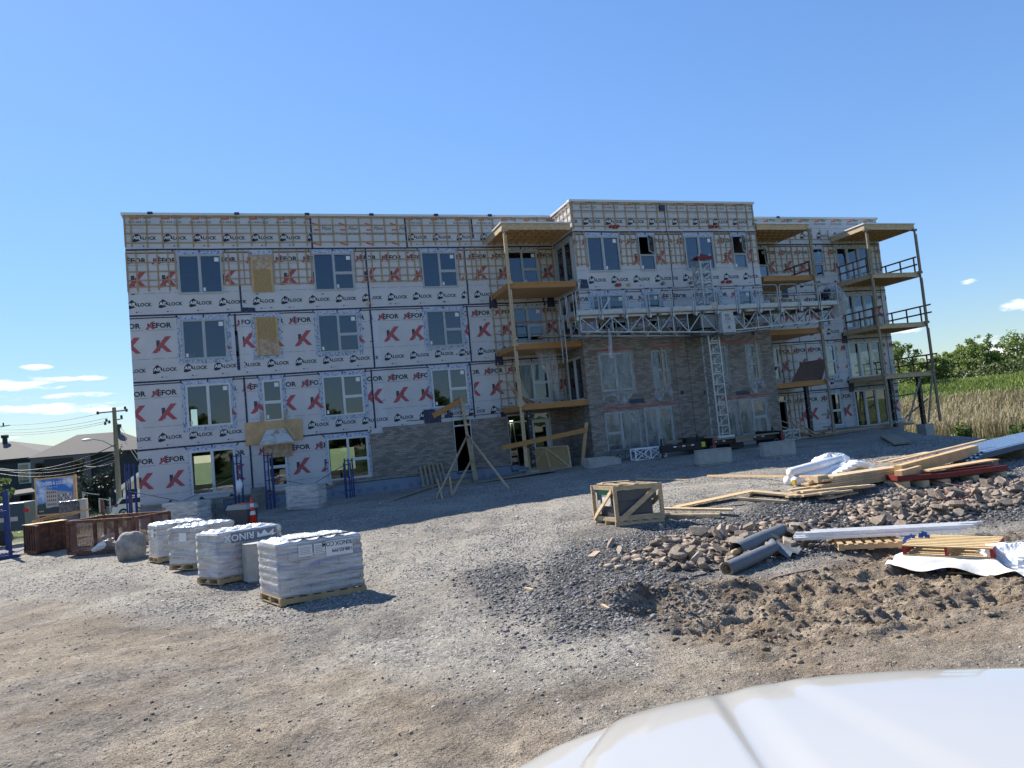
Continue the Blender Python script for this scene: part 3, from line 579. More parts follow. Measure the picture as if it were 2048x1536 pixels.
band(FM,hrt,.0,[(32,36.4,33.0),(36.5,43.4,36.2)]); band(FM,hrt,3.01,[(32,36.6,33.3),(36.7,43.4,36.9)]); band(FM,hrt,6.07,[(32,36.2,32.7),(36.3,43.4,37.1)]); band(FM,hrt,9.06,[(32,36.4,33.1),(36.5,43.4,36.8)])
hb2=holes(FB)+[(20,-1,32,6.97)]
band(FB,hb2,6.07,[(20.8,26.1,21.7),(26.2,31.85,27.4)]); band(FB,hb2,9.06,[(20.8,26.2,21.4),(26.3,31.85,26.9)])
band(FL,holes(FL)+[(-5,-1,5,6.62)],9.06,[(.1,2.7,.2)]); band(FL,holes(FL)+[(-5,-1,5,6.62)],6.07,[(.1,2.7,.0)])
def topband(face,segs):
    pr=Print(face,(0,0,1,1),[])
    for (u0,u1,off,kind) in segs:
        pr.lim=(u0,12.12,u1,13.68)
        for n in range(-1,int((u1-u0)/1.27)+2):
            u=u0+off+1.27*n
            if kind=='a':
                pr.airlock(u,12.54); pr.leaf(u+.4,12.24); pr.text('450-444-2828',u-.12,13.32,.165,3,.008); pr.pilon(u,13.5); 
                for a in (0,.66): pr.rect(u+a,13.08,u+a+.5,13.095,3)
            else:
                u=u0+off+1.27*n; pr.pilon(u,12.97); pr.text('450-444-2828',u-.02,12.74,.165,3,.008); pr.put([[(u-.06,12.4),(u-.06,12.31),(u+.3,12.2),(u+.3,12.28)]],4)
    pr.mb.build('wrap_print',INKS,ROOT)
topband(FM,[(0,8.1,.3,'a'),(8.17,12.75,.1,'b'),(12.82,20.7,.05,'a'),(31.95,43.4,.2,'a')]); topband(FB,[(20.8,26.2,.6,'a'),(26.3,31.85,.3,'a')]); topband(FL,[(0,2.7,.2,'a')])
# ---- seam tapes
r=random.Random(3)
mb=MB()
def tp_(face,p,v,nm='seam_tape'):
    m=MB(); face.poly(m,p,v); m.build(nm,M['tape'],ROOT,fix=False)
def htape(face,u0,u1,w,h=.078,v=.012,mi=0):
    mb=MB()
    n=max(1,int((u1-u0)/1.1)); pw=w+r.uniform(-.012,.012)
    us=np.linspace(u0,u1,n+1)
    for i in range(n):
        qw=w+r.uniform(-.012,.012)
        face.poly(mb,[(us[i],pw-h/2),(us[i+1],qw-h/2),(us[i+1],qw+h/2),(us[i],pw+h/2)],v+.0006*(i%2),mi); pw=qw
    mb.build('seam_tape',M['tape'],ROOT,fix=False)
def vtape(face,u,w0,w1,h=.085,du=0,v=.0145,mi=0):
    mb=MB()
    n=max(1,int((w1-w0)/.8)); ws=np.linspace(w0,w1,n+1); pu=u+r.uniform(-.01,.01)
    for i in range(n):
        qu=u+du*(i+1)/n+r.uniform(-.012,.012); face.poly(mb,[(pu-h/2,ws[i]),(pu+h/2,ws[i]),(qu+h/2,ws[i+1]),(qu-h/2,ws[i+1])],v+.0006*(i%2),mi); pu=qu
    mb.build('seam_tape',M['tape'],ROOT,fix=False)
for w,two in ((3.04,1),(6.05,1),(9.06,1),(12.08,0)):
    if w<4: htape(FM,0,10.1,w); htape(FM,12.0,20.7,w+.28,.04)
    else:
        htape(FM,0,20.7,w)
    if two and w>4: htape(FM,0,20.7,w-.11,.05)
    if w>11: htape(FM,0,20.7,w-.16,.045)
    htape(FM,32,43.4,w); htape(FM,32,43.4,w-.13,.04)
    if w>8: htape(FB,20.8,31.85,w); htape(FB,20.8,31.85,w-.14,.045); htape(FL,0,2.7,w); htape(FL,0,2.7,w-.14,.04)
for u,a,b in ((4.67,.75,3.0),(4.62,3.05,6.0),(4.40,7.0,9.0),(4.72,9.1,12.1),(10.47,3.1,6.0),(10.66,6.1,9.0),(10.68,9.1,12.1),(15.52,3.2,6.0),(15.62,6.1,9.0),(15.75,9.1,12.1),(8.14,12.1,13.65),(12.78,12.1,13.65),(16.3,12.6,13.6),(19.9,9.1,12),(19.95,6.1,9)): vtape(FM,u,a,b)
vtape(FM,4.42,6.35,8.2,.13)
for u,a,b in ((36.45,.6,3),(36.65,3,6),(36.25,6,9),(36.45,9,13.6),(43.0,.7,12.2)): vtape(FM,u,a,b,.05)
for u,a,b in ((26.15,7,9),(26.25,9.1,12.0),(26.2,12.1,13.6),(31.4,9,12)): vtape(FB,u,a,b,.05)
tp_(FM,[(4.7,9.1),(5.35,9.1),(5.30,9.26),(4.7,9.30)],.018); tp_(FM,[(13.05,3.1),(13.75,3.1),(13.8,3.72),(13.1,3.75)],.018); tp_(FM,[(14.0,3.3),(14.35,3.3),(14.4,3.55),(14.1,3.62)],.018)
for a,b in ((16.95,8.95),(20.2,8.9),(16.98,5.95),(17.0,2.9),(39.5,8.9),(39.55,5.95),(39.6,2.9),(35.5,8.95)): tp_(FM,[(a-.12,b-.15),(a+.35,b-.15),(a+.30,b+.55),(a-.08,b+.5)],.019)
tp_(FB,[(20.85,9.15),(21.35,9.15),(21.3,9.62),(20.95,9.62)],.019)
for _ in range(46):
    f=FM; u=r.uniform(.1,20); w=r.uniform(3.4,12); 
    if any(h[0]-.1<u<h[2]+.1 and h[1]-.1<w<h[3]+.1 for h in H1): continue
    tp_(FM,[(u,w),(u+r.uniform(.04,.16),w+r.uniform(-.03,.03)),(u+.12,w+.05),(u,w+.04)],.02,'tape_patch')
for u,w in ((22.5,6.75),(29.0,6.6),(22.9,3.25),(29.3,3.2),): mq=MB(); FB.box(mq,u,u+.85,.103,.11,w-.1,w+.12); mq.build('flashing_patch',M['tape'],ROOT)
for u,w in ((25.6,6.85),(25.9,3.5),(27.3,3.4),(30.7,6.4)): mq=MB(); FB.box(mq,u,u+.2,.103,.11,w-.1,w+.1); mq.build('flashing_patch',M['tape'],ROOT)
for a,b in ((10.72,11.0),(4.75,5.05)):
    for c,d in ((6.2,8.9),(3.2,5.9)): mb=MB(); FM.poly(mb,[(a,c),(b,c),(b,d),(a,d)],.003); mb.build('wrap_overlap_strip',M['wrapd'],ROOT,fix=False)
# red sheathing tape on the brick heads and pipe stubs
mb=MB()
for a,b,w in ((21.4,23.3,5.93),(24.3,26.3,5.95),(28.0,31.2,5.97),(21.4,25.6,2.95),(28.0,31.4,2.97)): mb=MB(); FB.poly(mb,[(a,w),(b,w+.02),(b,w+.07),(a,w+.05)],.106); mb.build('sheathing_tape',M['redtape'],ROOT,fix=False)
mb=MB(); FB.poly(mb,[(23.33,4.0),(23.38,4.0),(23.38,5.0),(23.33,5.2)],.106); mb.build('sheathing_tape',M['redtape'],ROOT,fix=False)
for f,u,w,c in ([(FB,x,12.34,'redp') for x in (22.9,23.1,23.3,28.9,29.05,29.3)]+[(FB,x,9.28,'redp') for x in (22.9,23.05,29.3,29.6,29.75)]+[(FB,23.6,9.28,'ply'),(FM,10.6,9.28,'ply')]+[(FB,x,9.3,'galvd') for x in (25.6,27.3)]):
    mb=MB(); p=f.fn(u,0,w); q=f.fn(u,.10,w); mb.tube([p,q],.07,14); mb.tube([f.fn(u,.1,w),f.fn(u,.14,w)],.085,14); mb.build('pipe_stub',M[c],ROOT)
# ---- furring lattice
def lattice(face,u0,u1,w0,w1,us,ws,t=.02):
    m=MB()
    for u in us: face.box(m,u-.034+r.uniform(-.01,.01),u+.034,.008,.008+t,w0+r.uniform(-.05,.03),w1+r.uniform(-.02,.05))
    for w in ws: face.box(m,u0,u1,.0085+t,.0085+2*t,w-.022,w+.022)
    return m.build('furring_lattice',M['strap'],ROOT)
A4=[11.95,11.50,11.07,10.67,10.38]
vt=[.03,.28]+list(np.arange(.92,20.7,.636)); lattice(FM,0,20.72,12.22,13.66,vt,[13.62,13.24,12.83,12.40])
lattice(FM,0,2.06,10.2,12.0,[.03,.42,.86,1.28,1.72,2.02],A4); lattice(FM,4.04,5.24,10.35,12.0,[4.08,4.3,4.73,4.95,5.2],A4); lattice(FM,6.26,8.08,10.35,12.0,[6.3,6.57,6.97,7.4,7.81,8.04],A4)
lattice(FM,10.07,13.4,10.35,12.0,[10.12,10.5,10.95,11.4,11.8,12.3,12.7,13.1,13.36],A4); lattice(FM,15.33,17.96,10.35,12.0,[15.4,15.7,16.1,16.35,16.6,17.0,17.4,17.8],A4); lattice(FM,19.85,20.7,9.7,12.0,[19.9,20.3,20.65],A4)
for z0 in (6.3,3.35):
    lattice(FM,16.9,17.9,z0,z0+2.55,[17,17.4,17.8],[z0+.3+.42*i for i in range(6)]); lattice(FM,19.85,20.6,z0,z0+2.5,[19.95,20.3,20.55],[z0+.4+.45*i for i in range(5)])
lattice(FM,16.9,18.0,9.2,10.3,[17,17.4],[9.6,10.0])
lattice(FB,20.8,31.85,12.25,13.6,list(np.arange(21.37,31.8,.625))+[20.85,31.8],[13.55,13.18,12.79,12.37])
B4=[12.0,11.6,11.2,10.79,10.41]
lattice(FB,20.82,21.42,10.3,12.05,[20.87,21.1,21.38],B4); lattice(FB,23.34,24.38,10.3,12.05,[23.38,23.7,24.0,24.34],B4); lattice(FB,25.4,27.16,10.3,12.05,[25.44,25.7,25.95,26.3,26.6,26.9,27.12],B4); lattice(FB,29.05,30.16,10.3,12.05,[29.1,29.45,29.8,30.12],B4); lattice(FB,31.12,31.85,10.3,12.05,[31.2,31.5,31.8],B4)
lattice(FL,-.0,2.7,12.6,13.6,[.2,.7,1.2,1.7,2.2,2.65],[13.5,13.1,12.7])
lattice(FM,36.0,43.3,12.35,12.95,[36.2,36.9,37.5,38.1,38.8,39.4],[12.4]); 
lattice(FM,34.7,37.9,10.3,12.05,list(np.arange(34.8,37.9,.42)),B4); lattice(FM,38.8,39.7,10.3,12.0,[38.9,39.3,39.65],B4); lattice(FM,42.45,43.3,10.3,12.0,[42.6,42.95,43.25],B4)
lattice(FM,34.75,35.9,3.6,5.9,[34.8,35.2,35.6],[3.9,4.4,4.9,5.4,5.8]); lattice(FM,34.85,35.9,.7,2.95,[34.95,35.3,35.6,35.85],[1.0,1.5,2.0,2.5,2.9]); lattice(FM,32,33.7,10.2,12,[32.3,33,33.6],B4)
# ---- windows
DIAG=mat('dashed_flashing',(.42,.46,.52),.5,.08,14,col2=(.13,.21,.36),c2pos=(.44,.48),stretch=(1,1,.5),detail=2)
def window(face,x0,x1,z0,z1,kind,fl,ex,n=[0]):
    fr=MB(); t=.05; vv=(.03,.015) 
    inbrick=(face in (FB,FL) and z1<6.6) or (face is FM and kind in('entry','door') and x0<20)
    v0,v1=(-.03,.05) if inbrick else (-.05,.045)
    col=M['pvcw'] if z1<6 else M['pvc']
    def ring(a,b,c,d,t=t,v0=v0,v1=v1,m=fr):
        face.box(m,a,b,v0,v1,c,c+t); face.box(m,a,b,v0,v1,d-t,d); face.box(m,a,a+t,v0,v1,c+t,d-t); face.box(m,b-t,b,v0,v1,c+t,d-t)
    ring(x0,x1,z0,z1); panes=[]; xm=(x0+x1)/2; i0,i1,j0,j1=x0+t,x1-t,z0+t,z1-t
    def sash(a,b,c,d,s=.035): ring(a,b,c,d,s,v0+.01,v1-.012); panes.append((a+s,b-s,c+s,d-s))
    if kind=='two': xm=x0+(x1-x0)*.49; face.box(fr,xm-.03,xm+.03,v0,v1-.004,j0,j1); sash(i0,xm-.03,j0,j1); sash(xm+.03,i1,j0,j1)
    elif kind=='split': 
        zm=z0+(z1-z0)*.46; face.box(fr,xm-.03,xm+.03,v0,v1-.004,j0,j1); face.box(fr,xm+.03,i1,v0,v1-.006,zm-.035,zm+.035); sash(i0,xm-.03,j0,j1,.02); sash(xm+.03,i1,j0,zm-.035); sash(xm+.03,i1,zm+.035,j1)
    elif kind=='splitL':
        xm=x0+(x1-x0)*.47; zm=z0+(z1-z0)*.46; face.box(fr,xm-.03,xm+.03,v0,v1-.004,j0,j1); face.box(fr,i0,xm-.03,v0,v1-.006,zm-.035,zm+.035); sash(xm+.03,i1,j0,j1,.02); sash(i0,xm-.03,j0,zm-.035); sash(i0,xm-.03,zm+.035,j1)
    elif kind=='stack':
        zm=z0+(z1-z0)*.46; face.box(fr,i0,i1,v0,v1-.004,zm-.035,zm+.035); sash(i0,i1,j0,zm-.035)
        if not ex.startswith('open'): sash(i0,i1,zm+.035,j1)
    elif kind=='one': sash(i0,i1,j0,j1)
    elif kind=='three':
        for a in (1,2):
            x=x0+(x1-x0)*a/3.; face.box(fr,x-.04,x+.04,v0,v1-.004,j0,j1)
        w=(x1-x0)/3
        for a in range(3): sash(x0+a*w+.05,x0+(a+1)*w-.05,j0,j1,.045)
    elif kind=='patio': face.box(fr,xm-.05,xm+.05,v0,v1-.004,j0,j1); sash(i0,xm-.05,j0,j1,.06); sash(xm+.05,i1,j0,j1,.06)
    elif kind=='entry':
        face.box(fr,x0+1.28,x0+1.36,v0,v1-.004,z0,z1-.42); face.box(fr,i0,i1,v0,v1-.006,z1-.42,z1-.34); face.box(fr,x0+2.22,x0+2.32,v0,v1-.004,z0,z1-.42); face.box(fr,x0+1.36,x0+2.22,v0,v1-.008,z1-.52,z1-.42)
        face.box(fr,x0+1.36,x0+1.46,v0,v1-.008,z0,z1-.52); face.box(fr,x0+2.12,x0+2.22,v0,v1-.008,z0,z1-.52); panes+=[(i0,x0+1.28,z0+.4,z1-.42),(x0+1.46,x0+2.12,z0+.2,z1-.52),(i0,i1,z1-.34,j1)]
    elif kind=='door':
        face.box(fr,i0,i1,v0,v1-.004,z1-.36,z1-.29); panes.append((i0,i1,z1-.29,j1))
    nm='door' if kind in('door',) else ('entrance_glazing' if kind=='entry' else ('patio_door' if kind=='patio' else 'window'))
    wo=fr.build(nm,col,ROOT)
    g=MB()
    for (a,b,c,d) in panes: face.box(g,a,b,v0+.018,v0+.024,c,d)
    if g.v: g.build('pane',M['glass'],wo)
    if ex.startswith('open'):
        zm=z0+(z1-z0)*.46; s=MB(); wS=i1-i0; hS=j1-zm-.035; ang=math.radians(40 if ex=='open' else 75); hx=i1 if ex=='open' else i0
        def sw(p):  # casement swung outwards about its right jamb
            a,b,c=p; 
            if ex=='open': return V(*face.fn(i1-a*math.cos(ang),.05+a*math.sin(ang)+b,c))
            return V(*face.fn(i0+a*math.cos(ang)*.99+.0,.05+a*math.sin(ang)*.45+b,c))
        if ex=='openout': ang=math.radians(8)
        z_a=zm+.035
        for (a0,a1,c0,c1) in ((0,wS,z_a,z_a+.045),(0,wS,j1-.045,j1),(0,.045,z_a+.045,j1-.045),(wS-.045,wS,z_a+.045,j1-.045)): s.box((a0,0,c0),(a1,.04,c1))
        s.xf(sw); so_=s.build('sash',col,wo); q=MB(); q.box((.045,.015,z_a+.045),(wS-.045,.02,j1-.045)); q.xf(sw); q.build('sash_pane',M['glass'],wo)
    if ex!='film' and kind in('split','two','stack') and z0>3:
        s=MB(); a,b=(x1-.32,x1-.13); face.box(s,a,b,v0+.025,v0+.027,z1-.33,z1-.14); s.build('sticker',M['sticker'],wo)
        s=MB(); a=x0+.12 if z0<9 or kind=='stack' else xm+.1; face.box(s,a,a+.1,v0+.025,v0+.027,z0+.13,z0+.3); s.build('sticker',M['sticker'],wo)
    if fl:
        s=MB(); w=.19
        for p in ([(x0-w,z0-w),(x1+w,z0-w),(x1,z0),(x0,z0)],[(x0-w,z0-w),(x0,z0),(x0,z1),(x0-w,z1+.1)],[(x1,z0),(x1+w,z0-w),(x1+w,z1+.1),(x1,z1)]): face.poly(s,p,.011)
        s.build('flashing_membrane',DIAG,wo,fix=False)
    elif z0<3 and face is FM and kind in ('two','split','stack'):
        s=MB()
        for i in range(7): c=z0+.1+i*.27; face.poly(s,[(x0-.09-.03*(i%3),c),(x0,c),(x0,c+.2),(x0-.07,c+.22)],.012); face.poly(s,[(x1,c),(x1+.1+.03*(i%2),c),(x1+.08,c+.2),(x1,c+.2)],.012)
        s.build('flashing_membrane',M['bluetape'],wo,fix=False)
    if not inbrick and kind!='door' and kind!='entry':
        s=MB(); face.poly(s,[(x0-.06,z1+.0),(x1+.06,z1),(x1+.12,z1+.17),(x0-.12,z1+.17)],.016); s.build('head_flashing',M['bluetape'],wo,fix=False)
        s=MB(); 
        for a,b in ((x0-.10,x0-.22),(x1+.10,x1+.22),((x0+x1)/2,(x0+x1)/2)): face.poly(s,[(a-.03,z1+.08),(a+.03,z1+.08),(b+.03,z1+.26),(b-.03,z1+.26)],.0175)
        s.build('corner_tape',M['tape'],wo,fix=False)
    if ex=='film':
        nu,nw=14,12; s=MB(); P=[]; xa,xb,za,zb=x0-.06,x1+.07,z0-.08,z1+.02; rr=random.Random(int(x0*100+z0*10))
        for j in range(nw+1):
            for i in range(nu+1):
                u=xa+(xb-xa)*i/nu; wv=za+(zb-za)*j/nw; vo=.115+.03*math.sin(i*1.7+j*.6+x0)*math.sin(math.pi*j/nw)*1+.018*rr.random()
                P.append(face.fn(u,vo if 0<i<nu and 0<j<nw else .108,wv))
        s.add(P,[(j*(nu+1)+i,j*(nu+1)+i+1,(j+1)*(nu+1)+i+1,(j+1)*(nu+1)+i) for j in range(nw) for i in range(nu)]); s.build('protective_film',M['film'],wo,smooth=True,fix=False)
        if z0>3:                                                                  # loose tail of the film under the sill
            s=MB(); P=[]; 
            for j in range(6):
                for i in range(11):
                    u=xa+(xb-xa)*i/10; P.append(face.fn(u+.05*math.sin(j*2+i),.13+.05*math.sin(i*1.3+j)+.01*j,za-.0-(.1*j)*(.8+.5*math.sin(i*.9+x0))))
            s.add(P,[(j*11+i,j*11+i+1,(j+1)*11+i+1,(j+1)*11+i) for j in range(5) for i in range(10)]); s.build('film_tail',M['poly'],wo,smooth=True,fix=False)
    return wo
for wdef in WIN: window(*wdef)
for i,(f,a,b,c,d) in enumerate(BOARDS):
    mb=MB(); f.box(mb,a,b,.012,.03,c,d); bo=mb.build('window_board',M['osb'],ROOT); zc=c+(d-c)*.42 if i else c+(d-c)*.6
    m2=MB(); 
    if i==0: f.box(m2,a+.03,b-.03,.031,.036,zc,d-.02)
    else: f.box(m2,a+.12,b-.05,.031,.05,c+.02,zc)
    m2.build('dusty_patch',M['osbpale'],bo)
    m2=MB()
    for p,q in ((a,a+.09),(b-.09,b)): f.box(m2,p,q,.037,.055,c,d)
    m2.build('board_batten',M['ply'],bo)
    m2=MB(); f.poly(m2,[(a-.06,d),(b+.06,d),(b+.12,d+.17),(a-.12,d+.17)],.016); m2.build('head_flashing',M['bluetape'],bo,fix=False)
    if i: 
        m2=MB(); w=.16
        for p in ([(a-w,c-w),(b+w,c-w),(b,c),(a,c)],[(a-w,c-w),(a,c),(a,d),(a-w,d+.1)],[(b,c),(b+w,c-w),(b+w,d+.1),(b,d)]): f.poly(m2,p,.011)
        m2.build('flashing_membrane',DIAG,bo,fix=False)
for u,a,b in ((25.02,3.95,5.9),(27.98,3.9,5.95),(30.85,3.95,5.95)): mb=MB(); FB.box(mb,u-.045,u+.045,.14,.18,a,b); mb.build('batten',M['wood'],ROOT)
# ---- balconies
def balcony(x0,x1,z,roof=False,rail=None,last=False):
    y1=-2.72; yb=-.06; b=MB(); h=.27 if not roof else .33; m1=M['ljoist'] if (x0<35 ) else M['wood']
    if roof: m1=M['wood']
    b.box((x0,y1,z-h),(x1,y1+.045,z-.02)); 
    b.box((x0,y1+.045,z-h),(x0+.045,yb,z-.02)); b.box((x1-.045,y1+.045,z-h),(x1,yb,z-.02)); o=b.build('canopy' if roof else 'balcony',m1,ROOT)
    if not roof or True:
        j=MB(); 
        for x in np.arange(x0+.4,x1-.1,.4): j.box((x-.02,y1+.05,z-h+.02),(x+.02,yb,z-.022))
        if roof:
            for y in np.arange(y1+.6,yb-.2,.6): j.box((x0+.05,y-.02,z-h+.05),(x1-.05,y+.02,z-.025))
        j.build('joist',M['ply'],o)
        d=MB(); 
        if not roof and x0<35: d.box((x0+.05,y1+.05,z-h-.012),(x1-.05,yb,z-h+.004)); 
        d.box((x0,y1-.03,z-.019),(x1+.02,yb,z+.003)); d.build('deck',M['ply'] if not roof else M['ply'],o)
    if roof:
        d=MB(); d.box((x0-.05,y1-.07,z-.02),(x1+.03,yb,z+.055)); d.build('membrane',M['cap'],o,bevel=.01)
    if rail:
        for side in sorted({round(a[0]) for a,b_ in rail}):
            q=MB()
            for (a,b_) in rail:
                if round(a[0])==side: q.bar(a,b_,.038,.09)
            q.build('guard_rail',mat_rail,o)
    return o
mat_rail=mat('brown_rail_lumber',(.20,.10,.065),.7,.3,5)
for (x0,x1) in ((17.05,20.66),(32.0,35.5),(39.55,43.38)):
    balcony(x0-.05,x1,12.52,True)
    for z in (9.55,6.52,3.56):
        rail=None; y=-2.62
        def R2(xa,xb,yy,zz,over=0): return [((xa,yy,zz+.95),(xb+over,yy,zz+.95)),((xa,yy,zz+.5),(xb+over,yy,zz+.5))]
        if x0>39:
            rail=[((x0+.02,-.3,z+.98),(x0+.02,-2.6-(z<9)*.6,z+.98)),((x0+.02,-.3,z+.52),(x0+.02,-2.6-(z<9)*.6,z+.52))] if z>6 else []
            if z>6: rail+=[((x0+.02,yy,z-.25),(x0+.02,yy,z+.98)) for yy in (-.4,-1.5,-2.5)]
            ov=(z<9)*.55; rail+=[((x1-.02,.9,z+.98),(x1-.02,-2.6-ov,z+.98)),((x1-.02,.9,z+.52),(x1-.02,-2.6-ov,z+.52))]+[((x1-.02,yy,z-.05),(x1-.02,yy,z+.98)) for yy in (-.3,-1.4,-2.4)]
        elif x0>30 and z>9: rail=[((x1-.03,-.3,z+.85),(x1-.03,-2.5,z+.85)),((x1-.03,-.3,z+.4),(x1-.03,-2.5,z+.4)),((x1-.03,-2.4,z),(x1-.03,-2.4,z+.85)),((x1-.03,-1.2,z),(x1-.03,-1.2,z+.85))]
        elif x0<20 and z<9 and z>6: rail=[((x0+.1,-2.66,z+1.05),(x1,-2.66,z+1.05))]
        balcony(x0,x1,z,False,rail)
    for i,(xx) in enumerate(([x0+.05] if x0<20 else ([x1-.05] if x0<35 else [x0+.05,x1-.05]))):
        m=MB(); yy=-2.78
        for a,b in ((9.55,12.2),(6.52,9.5),(3.56,6.45),(.55 if i==0 else .5,3.5)):
            jx=random.Random(a).uniform(-.02,.02); m.bar((xx-.04+jx,yy,a),(xx-.04,yy,b),.085,.085); m.bar((xx+.05+jx,yy+.01,a+.02),(xx+.05,yy+.01,b-.3),.07,.085)
            m.box((xx-.16,yy-.03,b-.02 if b<12 else b-.1),(xx+.16,yy+.12,b+.12 if b<12 else b+.02))
        m.build('post',M['wood'] if x0<20 else M['woodgrey'],ROOT)
    if True:
        m=MB(); px={17.05:[(17.6,-2.35)],32.0:[(34.3,-2.3)],39.55:[(40.4,-2.3),(42.35,-2.5)]}[x0]
        for (a,b) in px: m=MB(); m.box((a-.1,b-.1,.45),(a+.1,b+.1,3.28)); m.build('wrapped_column',M['coltape'],ROOT)
mb=MB()                                                                         # diagonal timber props at the end balcony and bracing beside them
mb.bar((40.9,-2.8,.75),(42.2,-2.75,3.1),.05,.1); mb.bar((42.6,-2.6,.5),(43.2,-2.75,3.3),.05,.1); mb.bar((41.5,-2.0,.9),(43.5,-2.0,1.9),.04,.09); mb.bar((34.9,-2.6,1.6),(35.45,-2.7,1.6),.05,.09); mb.bar((34.9,-2.6,.9),(35.45,-2.7,.9),.05,.09); mb.bar((41.4,-1.2,2.2),(43.6,-1.9,2.35),.04,.09)
mb.build('prop',M['woodgrey'],ROOT)
mb=MB(); mb.box((42.05,-2.85,-1.2),(42.7,-2.2,.45)); mb.build('footing',M['conc'],ROOT,bevel=.02)
mb=MB(); mb.box((17.25,-2.75,-.5),(17.75,-2.15,.35)); mb.build('footing',M['conc'],ROOT,bevel=.02)
for p in ([(16.3,0),(16.3,-1)],): pass
# hanging sheet on the first balcony and porch bulb
mb=MB(); P=[]
for j in range(13):
    t=j/12; wd=.62*(1-t)+.07; cx=18.95+.55*t
    for i in range(13):
        u=(i/12-.5); P.append((cx+u*wd*1.6,-1.9+.12*math.sin(i*1.9+j*.3)*(1-.5*t),6.25-2.62*t))
mb.add(P,[(j*13+i,j*13+i+1,(j+1)*13+i+1,(j+1)*13+i) for j in range(12) for i in range(12)]); sh=mb.build('poly_sheet',M['poly'],None,smooth=True,fix=False,loc=(18.95,-1.9,3.6)); tag(sh,'clear plastic sheet hanging in a twisted tail from the left second-floor balcony','plastic sheet')
mb=MB(); mb.tube([(17.6,.5,2.75),(17.6,.5,2.9)],.1,12); em=bpy.data.materials.new('lit_bulb'); em.use_nodes=True; em.node_tree.nodes['Principled BSDF'].inputs['Emission Color'].default_value=(1,.85,.6,1); em.node_tree.nodes['Principled BSDF'].inputs['Emission Strength'].default_value=2.2; mb.build('lamp_bulb',em,ROOT)
# awning of boards under the second stack of windows
mb=MB(); FM.poly(mb,[(4.5,2.8),(7.08,2.88),(7.04,3.86),(4.52,3.88)],.24); 
aw=MB(); aw.add([(4.50,-.05,2.82),(7.06,-.05,2.90),(7.04,-.05,3.88),(4.52,-.05,3.88),(4.50,-.07,2.82),(7.06,-.07,2.90),(7.04,-.07,3.88),(4.52,-.07,3.88)],[(0,1,2,3),(7,6,5,4),(0,4,5,1),(1,5,6,2),(2,6,7,3),(3,7,4,0)])
awr=thing('window_canopy',(5.9,-.1,2.8),'makeshift plywood canopy with a dusty pale top fixed between the second-column windows','canopy'); aw.build('backboard',M['ply'],awr)
mb=MB(); q=[(5.42,-.1,3.46),(6.24,-.1,3.5),(6.6,-.75,2.82),(5.1,-.75,2.80)]; mb.add(q+[(a,b,c-.03) for a,b,c in q],[(0,1,2,3),(7,6,5,4),(0,4,5,1),(1,5,6,2),(2,6,7,3),(3,7,4,0)]); mb.build('canopy_top',mat('dusty_plywood',(.52,.50,.48),.9,.3,2.5,col2=(.33,.24,.16),c2pos=(.35,.5)),awr)
mb=MB(); mb.bar((6.2,-.12,3.86),(6.68,-.72,2.93),.05,.09); mb.bar((5.3,-.07,3.9),(5.3,-.07,4.3),.09,.03,up=(0,1,0)); mb.bar((6.32,-.07,3.88),(6.32,-.07,4.35),.09,.03,up=(0,1,0)); mb.bar((5.1,-.74,2.77),(6.6,-.74,2.79),.04,.06); mb.build('bracket',M['wood'],awr)
mb=MB(); mb.box((5.28,-.1,2.16),(6.52,-.075,2.78)); mb.build('skirt_board',M['osbpale'],awr)
# ================================================================== MAST CLIMBING PLATFORM
PF=thing('mast_climbing_platform',(27,-4.9,.4),'long galvanised work platform climbing a lattice mast in front of the brick bay','work platform')
PX0,PX1,PY0,PY1,PZ=19.45,34.78,-5.0,-3.3,7.45
mb=MB(); mb.box((PX0,PY0,PZ-.06),(PX1,PY1,PZ)); mb.build('deck',M['ply'],PF)
def lattice_mast(mb,x,y,z0,z1,s=.62,r=.04,seg=.52):
    for i in(0,1):
        for j in (0,1): mb.bar((x+i*s,y+j*s,z0),(x+i*s,y+j*s,z1),.075,.075)
    n=int((z1-z0)/seg); 
    for k in range(n+1):
        z=z0+k*seg
        if z>z1: break
        for a,b in (((0,0),(1,0)),((1,0),(1,1)),((1,1),(0,1)),((0,1),(0,0))): mb.bar((x+a[0]*s,y+a[1]*s,z),(x+b[0]*s,y+b[1]*s,z),.055,.055)
        if z+seg<=z1+.05:
            for a,b in (((0,0),(1,0)),((1,1),(0,1))):
                mb.bar((x+a[0]*s,y+a[1]*s,z+.04),(x+b[0]*s,y+b[1]*s,z+seg-.04) ,.035,.035); 
            mb.bar((x,y+s,z+.04),(x,y,z+seg-.04),.03,.03); mb.bar((x+s,y,z+.04),(x+s,y+s,z+seg-.04),.03,.03)
        if k%3==0: mb.bar((x+.1,y-.03,z+.12),(x+s-.1,y-.03,z+.12),.08,.05); 
MX,MY=26.75,-4.55
mb=MB(); lattice_mast(mb,MX,MY,1.1,10.35); mb.build('mast',M['galv'],PF)
mb=MB(); mb.add([(MX-.1,MY-.12,10.2),(MX+.74,MY-.12,10.2),(MX+.74,MY+.74,10.2),(MX-.1,MY+.74,10.2),(MX+.32,MY+.3,10.48)],[(0,1,4),(1,2,4),(2,3,4),(3,0,4)]); mb.box((MX-.1,MY-.14,10.05),(MX+.74,MY-.11,10.22)); mb.build('mast_cover',mat('dark_red_cover',(.16,.015,.02),.6,.2),PF)
